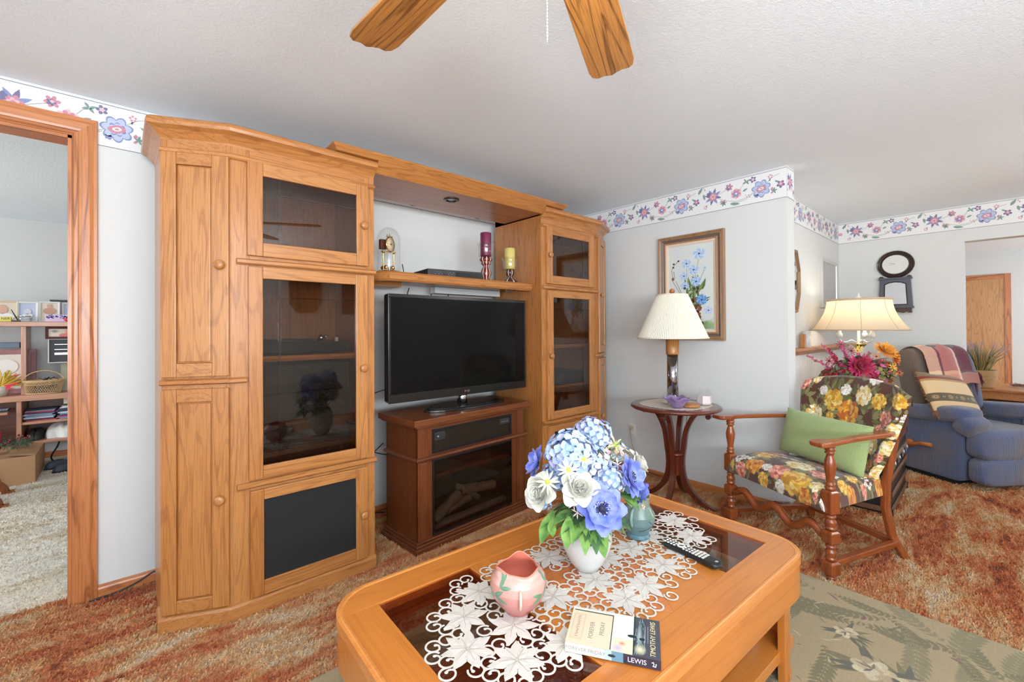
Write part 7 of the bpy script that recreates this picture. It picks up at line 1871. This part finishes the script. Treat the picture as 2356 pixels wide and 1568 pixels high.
stack(-4.055, 3.36, .4505, 9, 'left')
stack(-3.835, 3.36, .4505, 11, 'right')
o = MB().box((-.05, -.02, 0), (.06, .02, .06)).build('envelope', PAP[1], None, (-3.85, 3.25, .59)); tag(o, 'cream envelope standing on the right pile of papers', 'envelope')
def lump(name, label, cat, x, y, z, w, d, h, mat, seed):
    q = random.Random(seed); ph = [q.uniform(0, 6) for _ in range(6)]; b = MB()
    def f(u, v):
        a = 2 * PI * u; t_ = PI / 2 * v; k = 1 + .10 * math.sin(5 * a + ph[0]) + .06 * math.sin(9 * a + ph[1] + 3 * v); return (w / 2 * k * math.cos(t_) ** .5 * math.cos(a), d / 2 * k * math.cos(t_) ** .5 * math.sin(a), h * math.sin(t_) ** .8 * (1 + .10 * math.sin(7 * a + ph[2])))
    b.grid(f, 64, 16, wrapu=True); o = b.build(name, mat, None, (x, y, z), fix=False); tag(o, label, cat); return o
lump('plastic_bag', 'crumpled white cloth bag in the lower desk compartment', 'bag', -3.90, 3.36, .2605, .28, .26, .125, M['white_matte'], 3)
lump('plastic_bag', 'dark crinkled plastic bag in the lower desk compartment, left', 'bag', -4.10, 3.36, .2605, .12, .26, .09, plain('smoky_plastic', srgb(62, 58, 58), .25), 4)
t = empty('keyboard', 'black keyboard on the pull-out tray', 'keyboard', (-4.36, 3.22, .5665)); b = MB(); b.box((-.22, -.07, 0), (.11, .07, .016)); b.build('case', M['black'], t, bevel=.003)
b = MB()
for i in range(18):
    for j in range(4): b.box((-.21 + i * .0175, -.055 + j * .03, .016), (-.197 + i * .0175, -.033 + j * .03, .021))
kk = b.build('keys', plain('blue_grey_keys', srgb(150, 166, 190), .5), t, fix=False); kk['kind'] = 'stuff'
# cardboard box with wreath and candle
t = empty('cardboard_box', 'brown cardboard box on the study floor under the desk', 'box', (-4.30, 2.94, 0))
M['card'] = plain('corrugated_card', srgb(184, 142, 104), .85, var=.05)
b = MB(); b.box((-.30, -.32, .001), (.27, .32, .235)); b.build('carton', M['card'], t, bevel=.004)
b = MB(); b.poly([(.27, -.32, .236), (.27, .32, .236), (.10, .30, .275), (.10, -.30, .262)]); b.poly([(-.30, -.32, .236), (-.30, .32, .236), (-.1, .30, .27), (-.1, -.30, .262)]); b.build('flap', M['card'], t, fix=False, solid=.003)
WR = empty('evergreen_wreath', 'artificial evergreen wreath with red berries on the cardboard box', 'wreath', (-4.25, 2.80, .33))
b = MB(); q = random.Random(4)
for i in range(900):
    a = q.uniform(0, 6.28); c = Vector((.16 * math.cos(a), .13 * math.sin(a), .0)); d = Vector((q.gauss(0, 1), q.gauss(0, 1), q.gauss(.3, 1))).normalized(); c += d * q.uniform(0, .035); b.tube([c, c + d * .030], [.0022, .0007], 3)
b.build('needles', silk('pine', srgb(44, 74, 58), srgb(84, 110, 84), 20), WR)['kind'] = 'stuff'
b = MB()
for i in range(24): a = q.uniform(0, 6.28); b.ball((.16 * math.cos(a) + q.uniform(-.03, .03), .13 * math.sin(a) + q.uniform(-.03, .03), .03 + q.uniform(0, .02)), .009, 0, 8, 6)
b.build('berries', plain('dark_berries', srgb(134, 36, 46), .3), WR)['kind'] = 'stuff'
o = MB().lathe([(.001, 0), (.045, 0), (.045, .15), (.001, .15)], 24).build('pillar_candle', plain('red_wax', srgb(176, 40, 50), .35), None, (-4.30, 2.86, .285)); tag(o, 'red pillar candle inside the evergreen wreath', 'candle')
for i, (a, l) in enumerate((((-3.93, 3.40, .25), 'leftmost'), ((-3.86, 3.42, .25), 'middle'), ((-3.80, 3.42, .25), 'rightmost'))):
    cord('cable', l + ' of three black cables hanging below the desk', [a, (a[0] - .02 + .03 * i, a[1] - .02, .16), (a[0] + .06 * (i - 1), a[1] - .1, .06), (a[0] + .02, a[1] - .25, .015), (a[0] + .10 * (1 - i), a[1] - .35, .01)], .007)
cord('cable', 'black cable looping sideways on the study carpet', [(-4.02, 3.2, .01), (-3.95, 3.15, .02), (-3.88, 3.10, .01), (-3.80, 3.2, .10), (-3.70, 3.3, .12)], .006)
for i, (x, y, a, l) in enumerate(((-3.90, 3.10, .5, 'dark slate shoe lying behind the other on the study carpet'), (-3.83, 2.92, .45, 'dark slate shoe lying nearest on the study carpet'))):
    t = empty('shoe', l, 'shoe', (x, y, .002), a)
    b = MB(); b.grid(lambda u, v: ((.13 * math.copysign(abs(math.cos(2 * PI * u)) ** .8, math.cos(2 * PI * u))) * math.cos(PI / 2 * v) ** .4, .045 * math.sin(2 * PI * u) * math.cos(PI / 2 * v) ** .4, .012 + (.062 if math.cos(2 * PI * u) < 0 else .04) * math.sin(PI / 2 * v)), 32, 10, wrapu=True); b.build('upper', plain('slate_leather', srgb(58, 66, 82), .5) if i == 0 else bpy.data.materials['slate_leather'], t, fix=False)
    b = MB(); b.prism([(.135 * math.cos(a_), .05 * math.sin(a_)) for a_ in [2 * PI * k / 24 for k in range(24)]], 0, .014); b.build('sole', M['black'], t)
    for k in (-.03, .03): b = MB(); b.ball((.10, k, .03), .007, 0, 8, 6); b.build('eyelet', M['brass'], t)
# turned chair leg at the very left edge
t = empty('desk_chair', 'red-brown wooden chair with turned legs, only its foot in view at the left edge', 'chair', (-4.60, 2.18, 0))
for x, y in ((.20, -.15), (-.18, -.15), (-.18, .2), (.18, .2)):
    b = MB(); dxx = .26 * (1 if x > 0 else -1); pts = [Vector((x + dxx * (1 - k / 10), y - (.03 if y < 0 else -.03) * (1 - k / 10), .45 * k / 10)) for k in range(11)]
    b.tube(pts, [.018, .028, .020, .034, .036, .030, .020, .028, .024, .022, .020], 16); b.box((pts[0].x - .035, pts[0].y - .02, 0), (pts[0].x + .035, pts[0].y + .02, .02)); b.build('leg', M['maple_z'], t)
b = MB(); b.prism([(.24, -.2), (-.24, -.2), (-.21, .24), (.21, .24)], .45, .48); b.build('seat', M['maple_x'], t, bevel=.01)
b = MB(); b.box((-.2, .2, .80), (.2, .23, .92)); b.build('back_rail', M['maple_x'], t)
for x in (-.19, .19): b = MB(); b.tube([(x, .21, .48), (x, .22, .95)], .016, 10); b.build('back_post', M['maple_z'], t)

# ================================================================== CEILING FAN
FN = empty('ceiling_fan', 'ceiling fan with oak blades and frosted light above the coffee table', 'ceiling fan', (-2.9, -2.41, 2.437))
M['fan_oak'] = wood('fan_blade_oak', srgb(186, 126, 62), srgb(92, 54, 24), srgb(200, 144, 78), 'x', amt=.85, ring=9, gs=1.4, rough=.4, fib=.4)
b = MB(); b.lathe([(.001, 0), (.09, 0), (.10, -.02), (.11, -.10), (.14, -.13), (.145, -.22), (.12, -.25), (.05, -.27)], 36); b.build('motor_housing', M['white_gloss'], FN)
for k in range(5):
    a = math.radians(91 - 68.5 - 0 + 0) if k == 0 else 0
    ang = math.radians([92.5, 26.0, -46, -118, 164][k])
    pts = [(.20, -.050), (.30, -.062), (.55, -.070), (.67, -.073), (.70, -.066), (.712, -.050), (.708, -.030), (.712, -.012), (.722, .006), (.712, .030), (.714, .052), (.700, .068), (.67, .073), (.55, .070), (.30, .062), (.20, .050)]
    b = MB(); b.prism(pts, -.004, .004); o = b.build('blade', M['fan_oak'], FN, (0, 0, -.284), (math.radians(-7), 0, ang), bevel=.0015)
    b = MB(); b.box((.10, -.015, .004), (.26, .015, .012)).box((.20, -.035, .0045), (.27, .035, .009)); b.build('blade_bracket', M['brass'], FN, (0, 0, -.284), (math.radians(-7), 0, ang))
b = MB(); b.lathe([(.05, -.27), (.055, -.34), (.03, -.36)], 24); b.build('light_fitting', M['brass'], FN)
tt = NT('frosted_globe'); tt.base(srgb(250, 245, 235)); tt.b.inputs['Emission Color'].default_value = (1, .95, .86, 1); tt.b.inputs['Emission Strength'].default_value = 20.0
b = MB(); b.lathe([(.05, -.345), (.095, -.355), (.11, -.385), (.09, -.42), (.04, -.44), (.001, -.444)], 32); b.build('glass_bowl', tt.mat, FN)
fl_ = bpy.data.lights.new('fan_light', 'POINT'); fl_.energy = 8; fl_.color = (1, .95, .88); fl_.shadow_soft_size = .10
o = bpy.data.objects.new('fan_light', fl_); COL.objects.link(o); o.location = (-2.9, -2.41, 1.93)
b = MB()
for i in range(14): b.ball((.235, .230, -.28 - .0085 * i), .0026, 0, 6, 4)
b.tube([(.235, .230, -.26), (.235, .230, -.40)], .0006, 4); b.build('pull_chain', M['white_gloss'], FN)['kind'] = 'stuff'

# two pictures on the south wall, seen in the reflections of the glass doors
MS = Matrix(((-1, 0, 0, 0), (0, 0, 1, 0), (0, 1, 0, 0), (0, 0, 0, 1)))
t = empty('octagonal_picture', 'eight-sided brown framed picture on the wall opposite, mirrored in the glass door', 'picture', (-1.42, YS, 1.88))
ocs = lambda s_, z: [(x * s_, y * s_, z) for x, y in ((.23, .18), (.23, -.18), (.12, -.32), (-.12, -.32), (-.23, -.18), (-.23, .18), (-.12, .32), (.12, .32))]
b = MB(); b.x = MS; b._add(ocs(1, .001) + ocs(.98, .025) + ocs(.86, .018), [(k * 8 + i, k * 8 + (i + 1) % 8, k * 8 + 8 + (i + 1) % 8, k * 8 + 8 + i) for k in range(2) for i in range(8)]); b.build('frame', M['grey_bronze'], t, fix=False)
b = MB(); b.x = MS; b.poly(ocs(.87, .017)); b.build('print', plain('brown_print', srgb(126, 88, 66), .5, var=.2), t, fix=False)
t = empty('wall_picture', 'rectangular brown framed picture on the wall opposite, right of the octagonal one', 'picture', (-.62, YS, 1.56))
framed(t, .26, .62, [('frame', M['grey_bronze'], [(0, .001), (0, .025), (.04, .02), (.042, .01)])], MS)
b = MB(); b.x = MS; b.poly([(-.22, .04, .011), (.22, .04, .011), (.22, .58, .011), (-.22, .58, .011)]); b.build('print', bpy.data.materials['brown_print'], t, fix=False)

# invented fill lamp on the ceiling, out of view, added to brighten the far right side
t = empty('added_fill_lamp', 'round frosted fill lamp added on the ceiling near the south wall, out of view', 'ceiling lamp', (.8, -4.2, 2.437))
b = MB(); b.lathe([(.001, -.001), (.17, -.001), (.175, -.02), (.16, -.03)], 36, caps=False); b.build('ceiling_plate', M['brass'], t, fix=False)
tt = NT('fill_dome'); tt.base(srgb(250, 248, 244)); tt.b.inputs['Emission Color'].default_value = (.93, .97, 1, 1); tt.b.inputs['Emission Strength'].default_value = 12.0
b = MB(); b.lathe([(.155, -.03), (.165, -.06), (.13, -.10), (.06, -.125), (.001, -.13)], 36, caps=False); b.build('fill_dome', tt.mat, t, fix=False)
pl2 = bpy.data.lights.new('added_fill_light', 'POINT'); pl2.energy = 28; pl2.color = (1, .98, .94); pl2.shadow_soft_size = .15
o = bpy.data.objects.new('added_fill_light', pl2); COL.objects.link(o); o.location = (.8, -4.2, 2.10)
# ================================================================== SHAG PILE of the two carpets (uncountable tufts)
def pile(name, label, mat, x0, x1, y0, y1, step, h, w, holes, seed, lean):
    r = np.random.RandomState(seed)
    n = int((x1 - x0) * (y1 - y0) / step ** 2)
    P = np.stack([r.uniform(x0, x1, n), r.uniform(y0, y1, n)], 1)
    keep = np.ones(n, bool)
    for a, b_, c, d in holes: keep &= ~((P[:, 0] > a) & (P[:, 0] < b_) & (P[:, 1] > c) & (P[:, 1] < d))
    P = P[keep]; n = len(P)
    a = r.uniform(0, np.pi, n); dx, dy = np.cos(a) * w / 2, np.sin(a) * w / 2
    hh = h * r.uniform(.55, 1.15, n); lx = lean[0] * h + r.normal(0, .35, n) * h; ly = lean[1] * h + r.normal(0, .35, n) * h
    z0 = np.full(n, .0002)
    V = np.stack([np.stack([P[:, 0] - dx, P[:, 1] - dy, z0], 1), np.stack([P[:, 0] + dx, P[:, 1] + dy, z0], 1),
                  np.stack([P[:, 0] + dx * .7 + lx, P[:, 1] + dy * .7 + ly, hh], 1), np.stack([P[:, 0] - dx * .7 + lx, P[:, 1] - dy * .7 + ly, hh], 1)], 1).reshape(-1, 3)
    me = bpy.data.meshes.new(name); me.vertices.add(4 * n); me.vertices.foreach_set('co', V.ravel())
    me.loops.add(4 * n); me.loops.foreach_set('vertex_index', np.arange(4 * n)); me.polygons.add(n)
    me.polygons.foreach_set('loop_start', np.arange(0, 4 * n, 4)); me.polygons.foreach_set('loop_total', np.full(n, 4)); me.update(calc_edges=True)
    me.materials.append(mat); o = bpy.data.objects.new(name, me); COL.objects.link(o); tag(o, label, 'carpet'); o['kind'] = 'stuff'
    return o
HX_ = [(-3.42, -.82, -3.05, -1.25), (-3.35, -2.44, -.54, -.11), (-3.11, -2.44, -.65, -.11), (-1.13, -.22, -.54, -.11), (-1.13, -.47, -.65, -.11), (0, 2.43, -1.745, .13), (0, .155, -1.95, -1.7), (-2.23, -1.26, -.7, -.3)]
pile('carpet_pile', 'deep rust and brown mottled shag pile of the living room carpet', M['shag'], -4.3, 2.42, -3.3, .09, .0082, .013, .0062, HX_, 1, (.25, -.1))
pile('carpet_pile', 'beige plush pile of the study carpet', M['beige'], -4.6, -3.55, .09, 3.1, .011, .009, .007, [], 2, (.2, -.2))
